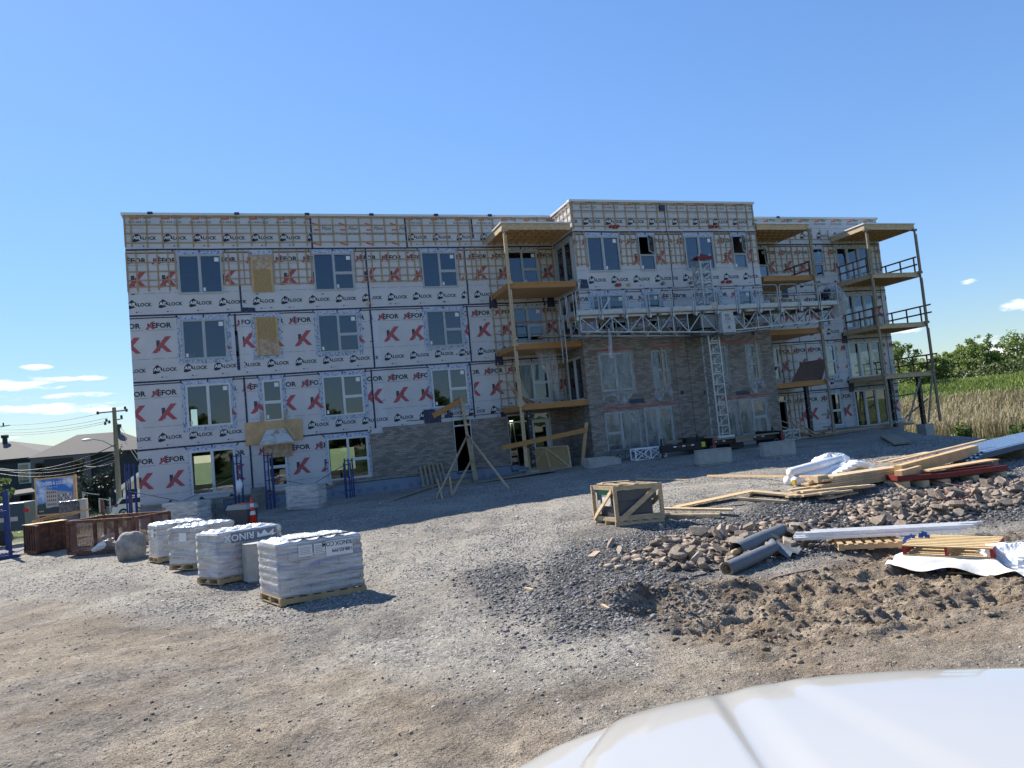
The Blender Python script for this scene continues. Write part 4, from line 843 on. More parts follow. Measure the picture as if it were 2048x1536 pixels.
# trusses
mb=MB()
for y in (PY0+.12,PY1-.35):
    xs=np.linspace(PX0+.25,PX1-.25,19); low=lambda x:PZ-.15-.62-.38*max(0,1-abs(x-27.1)/8.2)
    for i in range(18):
        a,b=xs[i],xs[i+1]; mb.bar((a,y,PZ-.13),(b,y,PZ-.13),.07,.09); mb.bar((a,y,low(a)),(b,y,low(b)),.06,.06); mb.bar((a,y,PZ-.15),(a,y,low(a)),.05)
        if i%2: mb.bar((a,y,low(a)),(b,y,PZ-.15),.045)
        else: mb.bar((a,y,PZ-.15),(b,y,low(b)),.045)
for x in np.linspace(PX0+.25,PX1-.25,10): mb.bar((x,PY0+.12,low(x)),(x+.8 if x<34 else x,PY1-.35,low(x)),.045); mb.bar((x,PY0+.12,PZ-.15),(x,PY1-.35,low(x)),.04)
mb.build('truss',M['galv'],PF)
for x in (PX0+2.4,PX0+4.4,PX0+6.9,28.8,30.8,32.8,34.4): m=MB(); m.bar((x,PY0-.1,PZ-.16),(x,PY1+.45,PZ-.16),.16,.12); m.build('outrigger',M['galvd'],PF)
for x in (PX0+2.4,PX0+4.4): m=MB(); m.bar((x+1.6,PY0+.1,PZ-.4),(x-2.2,PY1+.45,PZ-.9),.05,.07); m.build('diagonal_tie',M['galvd'],PF)
# toe boards and guard rails, panel by panel
nP=12; px_=np.linspace(PX0,PX1,nP+1)
for i in range(nP):
    a,b=px_[i]+.02,px_[i+1]-.02; m=MB(); m.box((a,PY0-.03,PZ-.02),(b,PY0-.01,PZ+.19)); 
    y=PY0-.04; r_=.027
    for rr in ((a+.05,),(b-.05,)): m.tube([(rr[0],y,PZ-.28),(rr[0],y,PZ+1.0)],r_,6)
    m.tube([(a+.05,y,PZ+1.0),(a+.09,y,PZ+1.09),(a+.18,y,PZ+1.13),(b-.18,y,PZ+1.13),(b-.09,y,PZ+1.09),(b-.05,y,PZ+1.0)],r_,6); m.tube([(a+.05,y,PZ+.62),(b-.05,y,PZ+.62)],.018,6)
    m.box((a-.03,PY0-.08,PZ-.30),(a+.09,PY0+.0,PZ-.12)); m.build('guard_panel',M['galv'],PF)
for j,(a,b) in enumerate(((PY0,-4.15),(-4.1,-3.3))):
    m=MB(); x=PX0-.04; m.box((x-.01,a+.02,PZ-.02),(x+.01,b-.02,PZ+.19)); 
    m.tube([(x,a+.05,PZ-.5),(x,a+.05,PZ+1.0),(x,a+.12,PZ+1.1),(x,b-.12,PZ+1.1),(x,b-.05,PZ+1.0),(x,b-.05,PZ-.5)],.02,6); m.tube([(x,a+.05,PZ+.6),(x,b-.05,PZ+.6)],.014,6); m.build('guard_panel',M['galv'],PF)
m=MB()
for y in (-3.75,-3.25): m.tube([(PX0-.12,y,PZ+.2),(PX0-.12,y,PZ-2.05)],.024,6)
for k in range(7): m.tube([(PX0-.12,-3.75,PZ-.1-k*.3),(PX0-.12,-3.25,PZ-.1-k*.3)],.016,6)
m.build('access_ladder',M['galv'],PF)
m=MB(); m.box((PX0-1.2,-3.3,PZ-.75),(PX0+.6,-2.9,PZ-.70)); m.bar((PX0-1.5,-2.85,PZ-.6),(PX0+.8,-3.1,PZ-.7),.3,.05); m.build('plank',M['woodgrey'],PF)
m=MB(); m.prism([(27.22,6.22),(27.95,6.22),(27.95,6.78),(27.88,7.22),(27.25,7.22),(27.2,6.78)],PY0-.22,PY0+.25); du=m.build('drive_unit',mat('light_grey_enamel',(.42,.43,.44),.5,.08),PF,bevel=.01)
pr=Print(Face(lambda u,v,w:(u,PY0-.22-v,w)),(27,6,28.2,7.4),[],.004); pr.text('RA',27.42,7.0,.2,0,.02); pr.text('CO',27.42,6.82,.2,0,.02); pr.text('iK',27.5,6.38,.24,0,.02); pr.text('FFOR',27.44,6.66,.08,0,.01); pr.rect(27.23,6.76,27.93,6.775,3); pr.mb.build('lettering',INKS,du)
m=MB(); m.box((26.2,-4.9,6.55),(27.1,-3.7,7.2)); m.box((26.3,-4.6,6.2),(28.1,-3.6,6.5)); m.box((27.25,PY0-.15,6.1),(27.92,PY0+.2,6.22)); m.build('motor_housing',M['galvd'],PF)
# chassis on the ground
m=MB(); m.box((23.0,-5.3,.62),(25.55,-5.1,.98)); m.box((25.7,-5.15,.72),(29.95,-4.95,1.02)); m.box((25.6,-5.6,.45),(25.75,-3.4,1.10)); m.box((29.75,-5.35,.4),(29.95,-3.4,1.1)); m.box((24.6,-5.0,.55),(25.6,-4.2,1.2)); m.box((27.0,-5.0,.45),(27.8,-3.8,.9))
for x in (23.2,25.2,29.6): m.tube([(x,-5.0,.3),(x,-5.0,1.3)],.05,8)
m.build('chassis',M['black'],PF,bevel=.01)
m=MB()
for x,y,z in ((23.65,-5.31,.86),(26.0,-5.16,.88),(28.3,-5.16,.90)):
    for i in range(3 if x>25 else 5):
        m.box((x+i*.24,y-.003,z-.03),(x+i*.24+.17,y,z+.03),i%2)
m.box((25.2,-5.315,.72),(25.4,-5.3,.96),2); m.box((25.62,-5.62,.55),(25.73,-5.6,1.08),1); m.box((29.8,-5.37,.5),(29.9,-5.35,1.08),1); m.build('reflective_tape',[M['sticker'],M['redp'],mat('yellow_label',(.6,.6,.05),.5)],PF)
m=MB(); m.box((MX-.15,MY-.15,1.0),(MX+.8,MY+.8,1.12)); m.build('base_plate',M['cap'],PF)
m=MB(); m.box((25.8,-5.3,.95),(29.8,-4.9,1.02)); m.box((23.8,-4.6,1.0),(26.6,-4.3,1.15)); m.box((27.2,-5.25,.74),(28.2,-4.97,.95)); m.build('timber_packing',M['woodgrey'],PF)
# loads on the deck
def blob(mb,c,r,seed,nu=14,nv=9,f=.25,flat=0):
    rr=np.random.RandomState(seed); ph=rr.uniform(0,6,6); vs=[]
    for j in range(nv+1):
        t=math.pi*j/nv
        for i in range(nu):
            p=2*math.pi*i/nu; k=1+f*(.5*math.sin(2*p+ph[0]+t*2)+.4*math.sin(3*p+ph[1])*math.sin(t*3+ph[2])+.35*math.sin(5*p+ph[3]+3*t)+rr.uniform(-.25,.25)*.5)
            z=math.cos(t)*r[2]*k; z=max(z,-r[2]*.55) if flat else z
            vs.append((c[0]+math.sin(t)*math.cos(p)*r[0]*k,c[1]+math.sin(t)*math.sin(p)*r[1]*k,c[2]+z))
    fs=[(j*nu+i,j*nu+(i+1)%nu,(j+1)*nu+(i+1)%nu,(j+1)*nu+i) for j in range(nv) for i in range(nu)]; mb.add(vs,fs); return mb
M['bag']=mat('cement_bag',(.42,.40,.36),.8,.12,4,bump=.3,bscale=10); M['stonem']=mat('boulder_stone',(.36,.335,.29),.95,.3,3,bump=1.0,bscale=9,col2=(.20,.19,.175))
m=MB(); blob(m,(20.7,-3.9,7.62),(.38,.3,.2),3,flat=1); tag(m.build('cement_bag',M['bag'],smooth=True,loc=(20.7,-3.9,7.5)),'dusty tan bag slumped at the left end of the work platform','bag')
m=MB(); m.box((20.7,-4.3,7.46),(21.9,-3.7,7.66)); m.bar((21.2,-4.3,7.7),(21.6,-4.4,8.3),.05); tag(m.build('board_offcut',M['sticker'],loc=(21.2,-4,7.46)),'pale sheet offcuts lying on the work platform left of the first bay window','board')
m=MB(); blob(m,(22.15,-4.3,7.6),(.28,.2,.17),8,flat=1); tag(m.build('brown_sack',M['ply'],smooth=True,loc=(22.1,-4.3,7.46)),'brown sack on the work platform below the left bay window','sack')
m=MB(); blob(m,(24.5,-4.3,7.62),(.2,.18,.18),9,flat=1); tag(m.build('red_bag',M['redp'],smooth=True,loc=(24.5,-4.3,7.46)),'small red bag on the work platform left of the mast','bag')
m=MB(); m.tube([(27.0,-4.93,7.46),(27.0,-4.93,7.78)],.17,14,r2=.2); tag(m.build('bucket',M['bag'],smooth=False,loc=(27.0,-4.93,7.46)),'beige bucket standing on the work platform beside the mast','bucket')
m=MB(); m.box((31.3,-4.1,7.46),(33.1,-3.7,7.86)); tag(m.build('board_stack',M['osb'],loc=(32.2,-3.9,7.46)),'stack of strand board sheets on the right half of the work platform','board')
t=thing('brick_stack',(33.9,-4.0,7.46),'grey bricks stacked on the work platform right of the strand board','bricks'); 
for i in range(3):
    m=MB(); m.box((33.3+i*.35,-4.3,7.46),(33.62+i*.35,-3.8,7.66+i*.03)); m.build('brick_bundle',M['brick'],t)
t=thing('wrapped_bundle',(34.9,-4.5,7.46),'bundle wrapped in cloudy plastic at the right end of the work platform','bundle')
m=MB(); blob(m,(34.9,-4.3,7.95),(.5,.5,.42),4,f=.35); m.build('contents',M['coltape'],t,smooth=True)
m=MB(); nu=16; P=[]
for j in range(12):
    for i in range(nu):
        a=2*math.pi*i/nu; rad=(.25+.6*math.sin(min(1,j/7)*math.pi*.6)) if j<8 else .8-.09*(j-7); P.append((35.0+.72*rad*math.cos(a)+.06*math.sin(3*i+j)+.03*j,-4.35+.8*rad*math.sin(a)+.05*math.sin(5*i),8.75-.17*j+.04*math.sin(i*2.3+j)))
m.add(P,[(j*nu+i,j*nu+(i+1)%nu,(j+1)*nu+(i+1)%nu,(j+1)*nu+i) for j in range(11) for i in range(nu)]); m.build('plastic_cover',M['poly'],t,smooth=True,fix=False)
m=MB(); m.tube([(21.05,-5.0,6.7),(21.1,-5.0,6.4),(21.0,-5.02,5.3)],.05,8,r2=.11); tag(m.build('hanging_sleeve',M['poly'],loc=(21.05,-5,5.3)),'narrow plastic sleeve hanging below the left end of the work platform','plastic sleeve')
# ================================================================== OBJECTS ON THE GROUND
def G(px,py,dz=0): p=gp(px,py); return V(p[0],p[1],p[2]+dz)
def rotz(a,c): 
    ca,sa=math.cos(a),math.sin(a); return lambda v:V(c[0]+v[0]*ca-v[1]*sa,c[1]+v[0]*sa+v[1]*ca,c[2]+v[2])
def pallet_mb(m,Lx,Ly,h=.14,n=7,c=(0,0,0),three=3):
    cx,cy,cz=c
    for i in range(three):
        y=cy-Ly/2+.05+(Ly-.1)*i/(three-1); m.box((cx-Lx/2,y-.045,cz+.022),(cx+Lx/2,y+.045,cz+h-.022))
    for i in range(n):
        x=cx-Lx/2+.05+(Lx-.1)*i/(n-1); m.box((x-.045,cy-Ly/2,cz+h-.022),(x+.045,cy+Ly/2,cz+h))
    for x in (cx-Lx/2+.05,cx,cx+Lx/2-.05): m.box((x-.05,cy-Ly/2,cz),(x+.05,cy+Ly/2,cz+.022))
# ---- shrink wrapped pallets of stone blocks
def shrink_mat(name,tint=0):
    m=bpy.data.materials.new(name); m.use_nodes=True; t=m.node_tree; b=t.nodes['Principled BSDF']; l=t.links; co=t.nodes.new('ShaderNodeTexCoord').outputs['Object']; N_=t.nodes.new
    def nz(sc_,st,d=6,dist=.8):
        mp=N_('ShaderNodeMapping'); mp.inputs['Scale'].default_value=st; mp.inputs['Rotation'].default_value=(.05,.07,0); l.new(co,mp.inputs[0]); n=N_('ShaderNodeTexNoise'); n.inputs['Scale'].default_value=sc_; n.inputs['Detail'].default_value=d; n.inputs['Distortion'].default_value=dist; l.new(mp.outputs[0],n.inputs['Vector']); return n.outputs[0]
    def rng(v,a,b_,c,d): r=N_('ShaderNodeMapRange'); l.new(v,r.inputs[0]); r.inputs[1].default_value=a; r.inputs[2].default_value=b_; r.inputs[3].default_value=c; r.inputs[4].default_value=d; return r.outputs[0]
    def mx(f,a,c):
        q=N_('ShaderNodeMix'); q.data_type='RGBA'
        for i_,v in ((0,f),(6,a),(7,c)):
            if isinstance(v,tuple): q.inputs[i_].default_value=(*v,1)
            else: l.new(v,q.inputs[i_])
        return q.outputs[2]
    sx=N_('ShaderNodeSeparateXYZ'); l.new(co,sx.inputs[0]); ad=N_('ShaderNodeMath'); ad.operation='ADD'; l.new(sx.outputs[0],ad.inputs[0]); l.new(sx.outputs[1],ad.inputs[1]); cb=N_('ShaderNodeCombineXYZ'); l.new(ad.outputs[0],cb.inputs[0]); l.new(sx.outputs[2],cb.inputs[1])
    br=N_('ShaderNodeTexBrick'); l.new(cb.outputs[0],br.inputs[0]); br.inputs['Scale'].default_value=1; br.inputs['Brick Width'].default_value=.36; br.inputs['Row Height'].default_value=.155; br.inputs['Mortar Size'].default_value=.008; br.inputs['Color1'].default_value=(.20,.175,.15,1); br.inputs['Color2'].default_value=(.38,.34,.30,1); br.inputs['Mortar'].default_value=(.05,.05,.05,1)
    c=mx(rng(nz(1.6,(.9,.9,6)),.36,.64,.18,.85),br.outputs[0],(.60,.60,.60))
    c=mx(rng(nz(2.2,(.5,.5,5),4,1.2),.60,.74,0,.85),c,(.80,.81,.82))
    if tint: c=mx(rng(nz(1.3,(.7,.7,5.5),3,.5),.54,.66,0,.6),c,(.14,.20,.42)); c=mx(rng(nz(1.1,(.8,.8,3.5),3,.6),.60,.72,0,.5),c,(.55,.24,.14))  # blue and orange reflections of the film, painted into the colour
    l.new(c,b.inputs['Base Color']); b.inputs['Roughness'].default_value=.3; b.inputs['Coat Weight'].default_value=.5; b.inputs['Coat Roughness'].default_value=.15
    bp=N_('ShaderNodeBump'); bp.inputs['Strength'].default_value=.75; bp.inputs['Distance'].default_value=.035; l.new(nz(3,(1.5,1.5,4),6,2),bp.inputs['Height']); l.new(bp.outputs[0],b.inputs['Normal']); return m
M['shrink2']=shrink_mat('shrink_wrapped_blocks_painted_glare',1)
M['shrink']=shrink_mat('shrink_wrapped_blocks'); M['filmtop']=mat('crumpled_white_film',(.74,.74,.74),.3,.12,5,bump=1.0,bscale=9,coat=.5)
def stack_mesh(Lx,Ly,H,layers,seed,z0=.14,bul=.012):
    """a shrink wrapped stack: vertical wall profile pinched between the layers"""
    rr=np.random.RandomState(seed); nx_,ny_=16,8; per=[]
    def seg(a,b,n): return [(a[0]+(b[0]-a[0])*i/n,a[1]+(b[1]-a[1])*i/n) for i in range(n)]
    a,b=Lx/2,Ly/2; per=seg((-a,-b),(a,-b),nx_)+seg((a,-b),(a,b),ny_)+seg((a,b),(-a,b),nx_)+seg((-a,b),(-a,-b),ny_); n=len(per); rows=layers*4; vs=[]
    ox=rr.uniform(-.012,.012,(layers,2))
    for j in range(rows+1):
        t=j/rows; lay=min(int(t*layers),layers-1); pin=abs(math.sin(math.pi*t*layers))**.5
        for k,(x,y) in enumerate(per):
            s=1+(-.022+bul*1.6*pin)+rr.uniform(-.003,.003); vs.append((x*s+ox[lay,0],y*s*1.0+ox[lay,1]+rr.uniform(-.004,.004),z0+t*H))
    fs=[(j*n+k,j*n+(k+1)%n,(j+1)*n+(k+1)%n,(j+1)*n+k) for j in range(rows) for k in range(n)]
    return vs,fs,per,n
M['palletw']=mat('pallet_wood',(.40,.28,.15),.85,.25,5)
def wrapped_pallet(loc,rz,Lx,Ly,H,layers,seed,label,group='shrink-wrapped pallets of blocks in the yard',top=.05,mtop=None,pw=True,SH=0):
    t=thing('wrapped_block_pallet',loc,label,'block pallet',group,rz)
    def b(mb_,nm,mt,**k): 
        mb_.xf(lambda v:V(v[0]-SH*(v[1]+Ly/2),v[1],v[2])); o=mb_.build(nm,mt,None,**k); o.parent=t; return o
    z0=.14 if pw else .03
    if pw: m=MB(); pallet_mb(m,Lx+.03,Ly+.02); b(m,'pallet',M['palletw'])
    m=MB(); vs,fs,per,n=stack_mesh(Lx,Ly,H,layers,seed,z0); m.add(vs,fs); b(m,'wrapped_blocks',M['shrink2'] if seed<3 else M['shrink'],smooth=True,fix=False)
    m=MB(); rr=np.random.RandomState(seed+50); nx_,ny_=40,24; P=[]
    for j in range(ny_+1):
        for i in range(nx_+1):
            u,v=i/nx_,j/ny_; ed=min(u,1-u,v*Ly/Lx,(1-v)*Ly/Lx); h=top*(min(1,ed*7)); w_=.022*math.sin(u*31+4*math.sin(v*9+seed))*min(1,ed*12)+rr.uniform(-.006,.006)*min(1,ed*9)
            P.append(((u-.5)*Lx*1.0,(v-.5)*Ly*1.0,z0+H+h+w_-(.03 if ed<.001 else 0)))
    m.add(P,[(j*(nx_+1)+i,j*(nx_+1)+i+1,(j+1)*(nx_+1)+i+1,(j+1)*(nx_+1)+i) for j in range(ny_) for i in range(nx_)]); b(m,'film_top',mtop or M['filmtop'],fix=False)
    return t,b,z0
def place(pxa,pya,pxb,pyb):
    """ground frame of a thing whose near bottom edge runs between two seen points"""
    a=G(pxa,pya); c=G(pxb,pyb); d=c-a; return a,c,math.atan2(d[1],d[0]),math.hypot(d[0],d[1])
def seat(a,c,W):   # centre of a box of depth W behind the edge a-c
    d=(c-a)[:2]; L_=np.linalg.norm(d); n=np.array([-d[1],d[0]])/L_; m=(a[:2]+c[:2])/2+n*W/2; return V(m[0],m[1],min(a[2],c[2],g1(*m)))
PALS=[((563,1216),(727,1190),1.0,.97,7,1,'nearest shrink-wrapped pallet of blocks, printed upside down with a phone number'),
      ((441,1172),(570,1147),.80,.98,6,2,'shrink-wrapped block pallet with a dark banner printed upside down, second nearest'),
      ((393,1141),(470,1122),.80,.93,6,3,'narrow-faced shrink-wrapped block pallet standing between two others, no printing on its side'),
      ((318,1129),(408,1112),.82,.92,6,4,'shrink-wrapped block pallet farthest left, next to the boulder')]
for (A,B_,W,H,ly,sd,lab) in PALS:
    a,c,rz,L_=place(*A,*B_); L_=min(max(L_,1.1),1.6)*1.04; rz+=.2; d=np.array([math.cos(rz),math.sin(rz)]); c=V(a[0]+d[0]*L_,a[1]+d[1]*L_,c[2]); p=seat(a,c,W); p[2]=(a[2]+c[2])/2
    t,b,z0=wrapped_pallet(p,rz,L_,W,H,ly,sd,lab,SH=.34)
    if sd<3:
        fc=Face(lambda u,v,w:(u,-W/2-v,w)); pr=Print(fc,(-L_/2+.02,0,L_/2-.02,z0+H),[],.018)
        def utext(s,u,w,size,mi,bold=.015,sx=1): # upside down
            v,f=glyph(s,size,bold,0,sx); pr.put([[(u-v[i][0],w-v[i][1]) for i in q] for q in f],mi,.003)
        if sd==2:
            pr.rect(-.30*L_,z0+H*.74,.42*L_,z0+H*.97,3); utext('RINOX',.05*L_,z0+H*.93,.21,2); pr.put([[(.1*L_,z0+H*.78),(.36*L_,z0+H*.80),(.37*L_,z0+H*.93),(.28*L_,z0+H*.84),(.22*L_,z0+H*.94),(.16*L_,z0+H*.84),(.11*L_,z0+H*.92)]],2,.003); utext('RINOX.COM',.40*L_,z0+H*.70,.12,0)
        else:
            utext('RINOX.COM',.37*L_,z0+H*.93,.12,0,.012,.8); utext('1-888-855-9999',.37*L_,z0+H*.79,.095,0,.01,.62); pr.rect(-.26*L_,z0+H*.72,-.10*L_,z0+H*.93,6,0); pr.rect(-.08*L_,z0+H*.74,.05*L_,z0+H*.93,6,0); pr.rect(.06*L_,z0+H*.66,.38*L_,z0+H*.95,6,-.001)
            for q in range(5):
                for e0,e1 in ((-.25,-.11),(-.07,.04)): pr.rect(e0*L_,z0+H*(.76+.03*q),(e1-.01*(q%3))*L_,z0+H*(.768+.03*q),3,.003)
        ob=pr.mb.build('film_print',INKS+[M['sticker']],None,fix=False); ob.parent=t
        if sd==1:
            m=MB(); m.box((-.35*L_,-W/2+.02,z0+H+.045),(.38*L_,-W/2+.10,z0+H+.065)); b(m,'banner_edge',M['black']); fc2=Face(lambda u,v,w:(u,-W/2-.0-v,w)); pr=Print(Face(lambda u,v,w:(u,-W/2+.02+w*.9,z0+H+.067)),(-L_/2,-1,L_/2,1),[],0); 
            v,f=glyph('RINOX',.12,.02); pr.put([[(.05*L_-v[i][0]*1.6,.09-v[i][1]*.9) for i in q] for q in f],2); ob=pr.mb.build('film_print',INKS,None,fix=False); ob.parent=t
    else:
        m=MB(); m.box((-L_/2-.022,-.18,z0+H*.62),(-L_/2-.018,.04,z0+H*.86)); b(m,'label',M['sticker'])
# wrapped block packs by the wall
for (A,B_,W,H,ly,sd,lab) in [((573,1022),(637,1016),.7,.98,4,7,'grey block pack with a band of white film standing against the foundation'),((326,1056),(398,1050),.7,1.0,4,8,'block pack half hidden behind the pallets in the shade at the left')]:
    a,c,rz,L_=place(*A,*B_); p=seat(a,c,W); wrapped_pallet(p,rz,L_,W,H,ly,sd,lab,'block packs in the shade of the building',top=.01,mtop=M['conc'],pw=False)
# cinder block piles
M['cinder']=mat('split_faced_block',(.22,.20,.18),.95,.3,5,bump=.4,bscale=20)
def cinders(p,rz,nx_,ny_,nz_,lab,sx=.36,sz=.2):
    t=thing('block_pile',p,lab,'block pile','block piles along the foundation',rz); rr=np.random.RandomState(int(abs(p[0])*10))
    for k in range(nz_):
        for i in range(nx_):
            for j in range(ny_):
                if k==nz_-1 and rr.uniform()<.25: continue
                m=MB(); x=(i-nx_/2)*sx+rr.uniform(-.01,.01); y=(j-ny_/2)*.2; m.box((x,y,k*sz),(x+sx-.015,y+.185,k*sz+sz-.006)); o=m.build('block',M['cinder'],None,bevel=.006); o.parent=t
cinders(G(312,1052),0,2,2,5,'pile of grey blocks at the left corner of the foundation'); cinders(V(2.75,-.9,g1(2.75,-.9)),0,4,2,4,'pile of grey blocks under the left ground-floor window'); cinders(V(4.95,-.6,.5)-V(0,0,.5-g1(4.95,-.6)),0,2,1,5,'small pile of grey blocks beside the second blue scaffold tower')
t=thing('plank_shelf',(1.3,-1.5,-.3),'planks laid over a dark gap between two block piles in the shade','planks'); m=MB(); m.box((.9,-1.8,.45),(2.6,-1.2,.5)); m.box((1.2,-1.7,.38),(2.4,-1.3,.44)); m.build('plank',M['woodgrey'],t); m=MB(); m.box((1.35,-1.6,-.6),(2.2,-1.2,.38)); m.build('gap_shade_box',M['black'],t)  # black box under the planks paints the shade of the gap
# ---- blue scaffold frames
def tower(x,y,z0,h,rz,lab,seed):
    t=thing('scaffold_tower',(x,y,z0),lab,'scaffold','blue scaffold frames along the wall',rz)
    def b(mb_,nm): o=mb_.build(nm,M['bluep'],None); o.parent=t
    m=MB(); 
    for dx in (0,.16,.34): m.tube([(dx,0,0),(dx+.015,0,h-.05*dx)],.034,8)
    m.tube([(0,0,h-.1),(.34,0,h-.12)],.025,6); m.tube([(0,0,h*.55),(.34,0,h*.55)],.025,6); m.tube([(0,0,h*.25),(.34,0,h*.25)],.025,6); b(m,'frame')
    m=MB(); m.tube([(0,.5,0),(0,.5,h*.9)],.03,8); m.tube([(.3,.5,0),(.3,.5,h*.9)],.03,8); m.tube([(0,.5,h*.85),(.3,.5,h*.85)],.025,6); b(m,'frame')
tower(-.35,-1.0,-.6,3.1,0,'blue scaffold frame at the far left corner of the wrapped wall',1); tower(3.95,-1.3,-.5,3.0,0,'blue scaffold frame in front of the left ground-floor window',2); tower(5.25,-1.3,-.3,2.7,0,'blue scaffold frame beside the boarded ground-floor window',3); tower(8.75,-1.2,-.15,1.95,0,'blue scaffold frame where the brickwork begins, at the split window',4)
for (a,b_,lab) in (((-.2,-1.35,1.35),(4.0,-1.35,-.05),'thin cross brace falling right from the left corner scaffold'),((4.0,-1.3,1.5),(-.2,-1.3,-.1),'thin cross brace rising right to the window scaffold'),((5.5,-1.3,1.3),(8.8,-1.3,.2),'thin cross brace falling right between the middle scaffold frames'),((8.7,-1.25,1.5),(5.5,-1.25,-.1),'thin cross brace rising right between the middle scaffold frames')):
    m=MB(); m.tube([a,b_],.018,6); tag(m.build('cross_brace',M['galvd'],loc=a),lab,'brace','scaffold cross braces')
m=MB(); blob(m,(4.15,-1.3,1.05),(.16,.14,.32),5); tag(m.build('plastic_rag',M['filmtop'],smooth=True,loc=(4.1,-1.3,1)),'white plastic tied to the scaffold frame at the left window','plastic')
# ---- tool chest, cone, boulders
a,c,rz,L_=place(455,1054,508,1049); L_=1.0; p=seat(a,V(a[0]+math.cos(rz)*L_,a[1]+math.sin(rz)*L_,a[2]),.6); t=thing('tool_chest',p,'large grey plastic tool chest with an orange panel on its lid','tool chest',rz=rz)
def lb(mb_,nm,mt,t,**k): o=mb_.build(nm,mt,None,**k); o.parent=t; return o
ch=mat('grey_plastic',(.07,.072,.078),.5,.1); m=MB(); m.add([(-.44,-.27,0),(.44,-.27,0),(.44,.27,0),(-.44,.27,0),(-.5,-.3,.62),(.5,-.3,.62),(.5,.3,.62),(-.5,.3,.62)],[(3,2,1,0),(4,5,6,7),(0,1,5,4),(1,2,6,5),(2,3,7,6),(3,0,4,7)]); lb(m,'body',ch,t,bevel=.03)
m=MB(); m.add([(-.53,-.33,.62),(.53,-.33,.62),(.53,.33,.62),(-.53,.33,.62),(-.46,-.27,.80),(.46,-.27,.80),(.46,.27,.80),(-.46,.27,.80)],[(3,2,1,0),(4,5,6,7),(0,1,5,4),(1,2,6,5),(2,3,7,6),(3,0,4,7)]); ld=lb(m,'lid',mat('pale_grey_plastic',(.30,.30,.28),.5,.05),t,bevel=.02)
m=MB(); m.box((-.24,-.2,.80),(.36,.2,.83)); o=m.build('lid_panel',mat('orange_plastic',(.75,.16,.03),.45,.05),None,bevel=.01); o.parent=ld
m=MB(); m.tube([(-.5,-.2,.5),(-.62,-.2,.62),(-.6,-.15,.75),(-.4,-.1,.85)],.02,6); lb(m,'handle',M['black'],t)
p=G(506,1047); t=thing('traffic_cone',p,'orange traffic cone with white bands standing behind the tool chest','cone'); om=mat('cone_orange',(.72,.05,.02),.5,.05)
m=MB(); m.box((p[0]-.2,p[1]-.2,p[2]),(p[0]+.2,p[1]+.2,p[2]+.04)); m.build('base',om,t,bevel=.01); m=MB(); m.tube([p+V(0,0,.03),p+V(0,0,1.0)],.15,18,r2=.035); m.build('cone_body',om,t,smooth=True)
for z,r_ in ((.33,.115),(.62,.082)): m=MB(); m.tube([p+V(0,0,z),p+V(0,0,z+.14)],r_+.004,18,r2=r_-.012); m.build('reflective_band',M['sticker'],t)
def boulder(px,py,r,lab,seed,name='boulder'):
    p=G(px,py); me=MB(); bm=bmesh.new(); bmesh.ops.create_icosphere(bm,subdivisions=4,radius=1); vs=[]
    for v in bm.verts:
        q=np.array(v.co[:]); n_=fbm(np.array([q[0]*2+seed]),np.array([q[1]*2+q[2]*1.7]),1.0,4,seed)[0]; q=np.sign(q)*np.abs(q)**.85*(1+.12*n_); vs.append((p[0]+q[0]*r[0],p[1]+q[1]*r[1],p[2]+(q[2]*.9+.55)*r[2]))
    me.add(vs,[tuple(v.index for v in f.verts) for f in bm.faces]); bm.free(); return tag(me.build(name,M['stonem'],smooth=True,loc=p),lab,'boulder')
boulder(264,1117,(.43,.42,.58),'rounded grey boulder left of the leftmost wrapped pallet',4); 
p=G(497,1170); t=thing('concrete_block',p+V(.62,.55,.0),'concrete block with a lifting loop, half hidden between the two nearest pallets','concrete block','cast concrete blocks',rz=.35)
def block(t,L_,W,H,loop=True,ch=.14):
    m=MB(); a,b=L_/2,W/2; oct_=[(-a+ch,-b),(a-ch,-b),(a,-b+ch),(a,b-ch),(a-ch,b),(-a+ch,b),(-a,b-ch),(-a,-b+ch)]; m.prism(oct_,.05,H,axis=2); m.prism([(x*.97,y*.97) for x,y in oct_],-.12,.05,axis=2); lb(m,'body',M['conc'],t,bevel=.03)
    if loop: m=MB(); m.tube([(-.12,0,H-.02),(-.07,0,H+.1),(.02,0,H+.13),(.07,0,H+.08),(.1,0,H-.02)],.012,6); lb(m,'lifting_loop',M['galvd'],t)
block(t,1.45,.6,.86)
for A,B_,rz,lab in (((1398,928),(1467,930),-.12,'left of the two pale concrete blocks in front of the mast base'),((1528,912),(1596,914),-.1,'right of the two pale concrete blocks, in front of the bay corner')):
    a=G(*A); c=G(*B_); t=thing('concrete_block',(a+c)/2+V(.1,.25,.02),lab,'concrete block','cast concrete blocks',rz=rz); block(t,1.5,.75,.60,ch=.2)
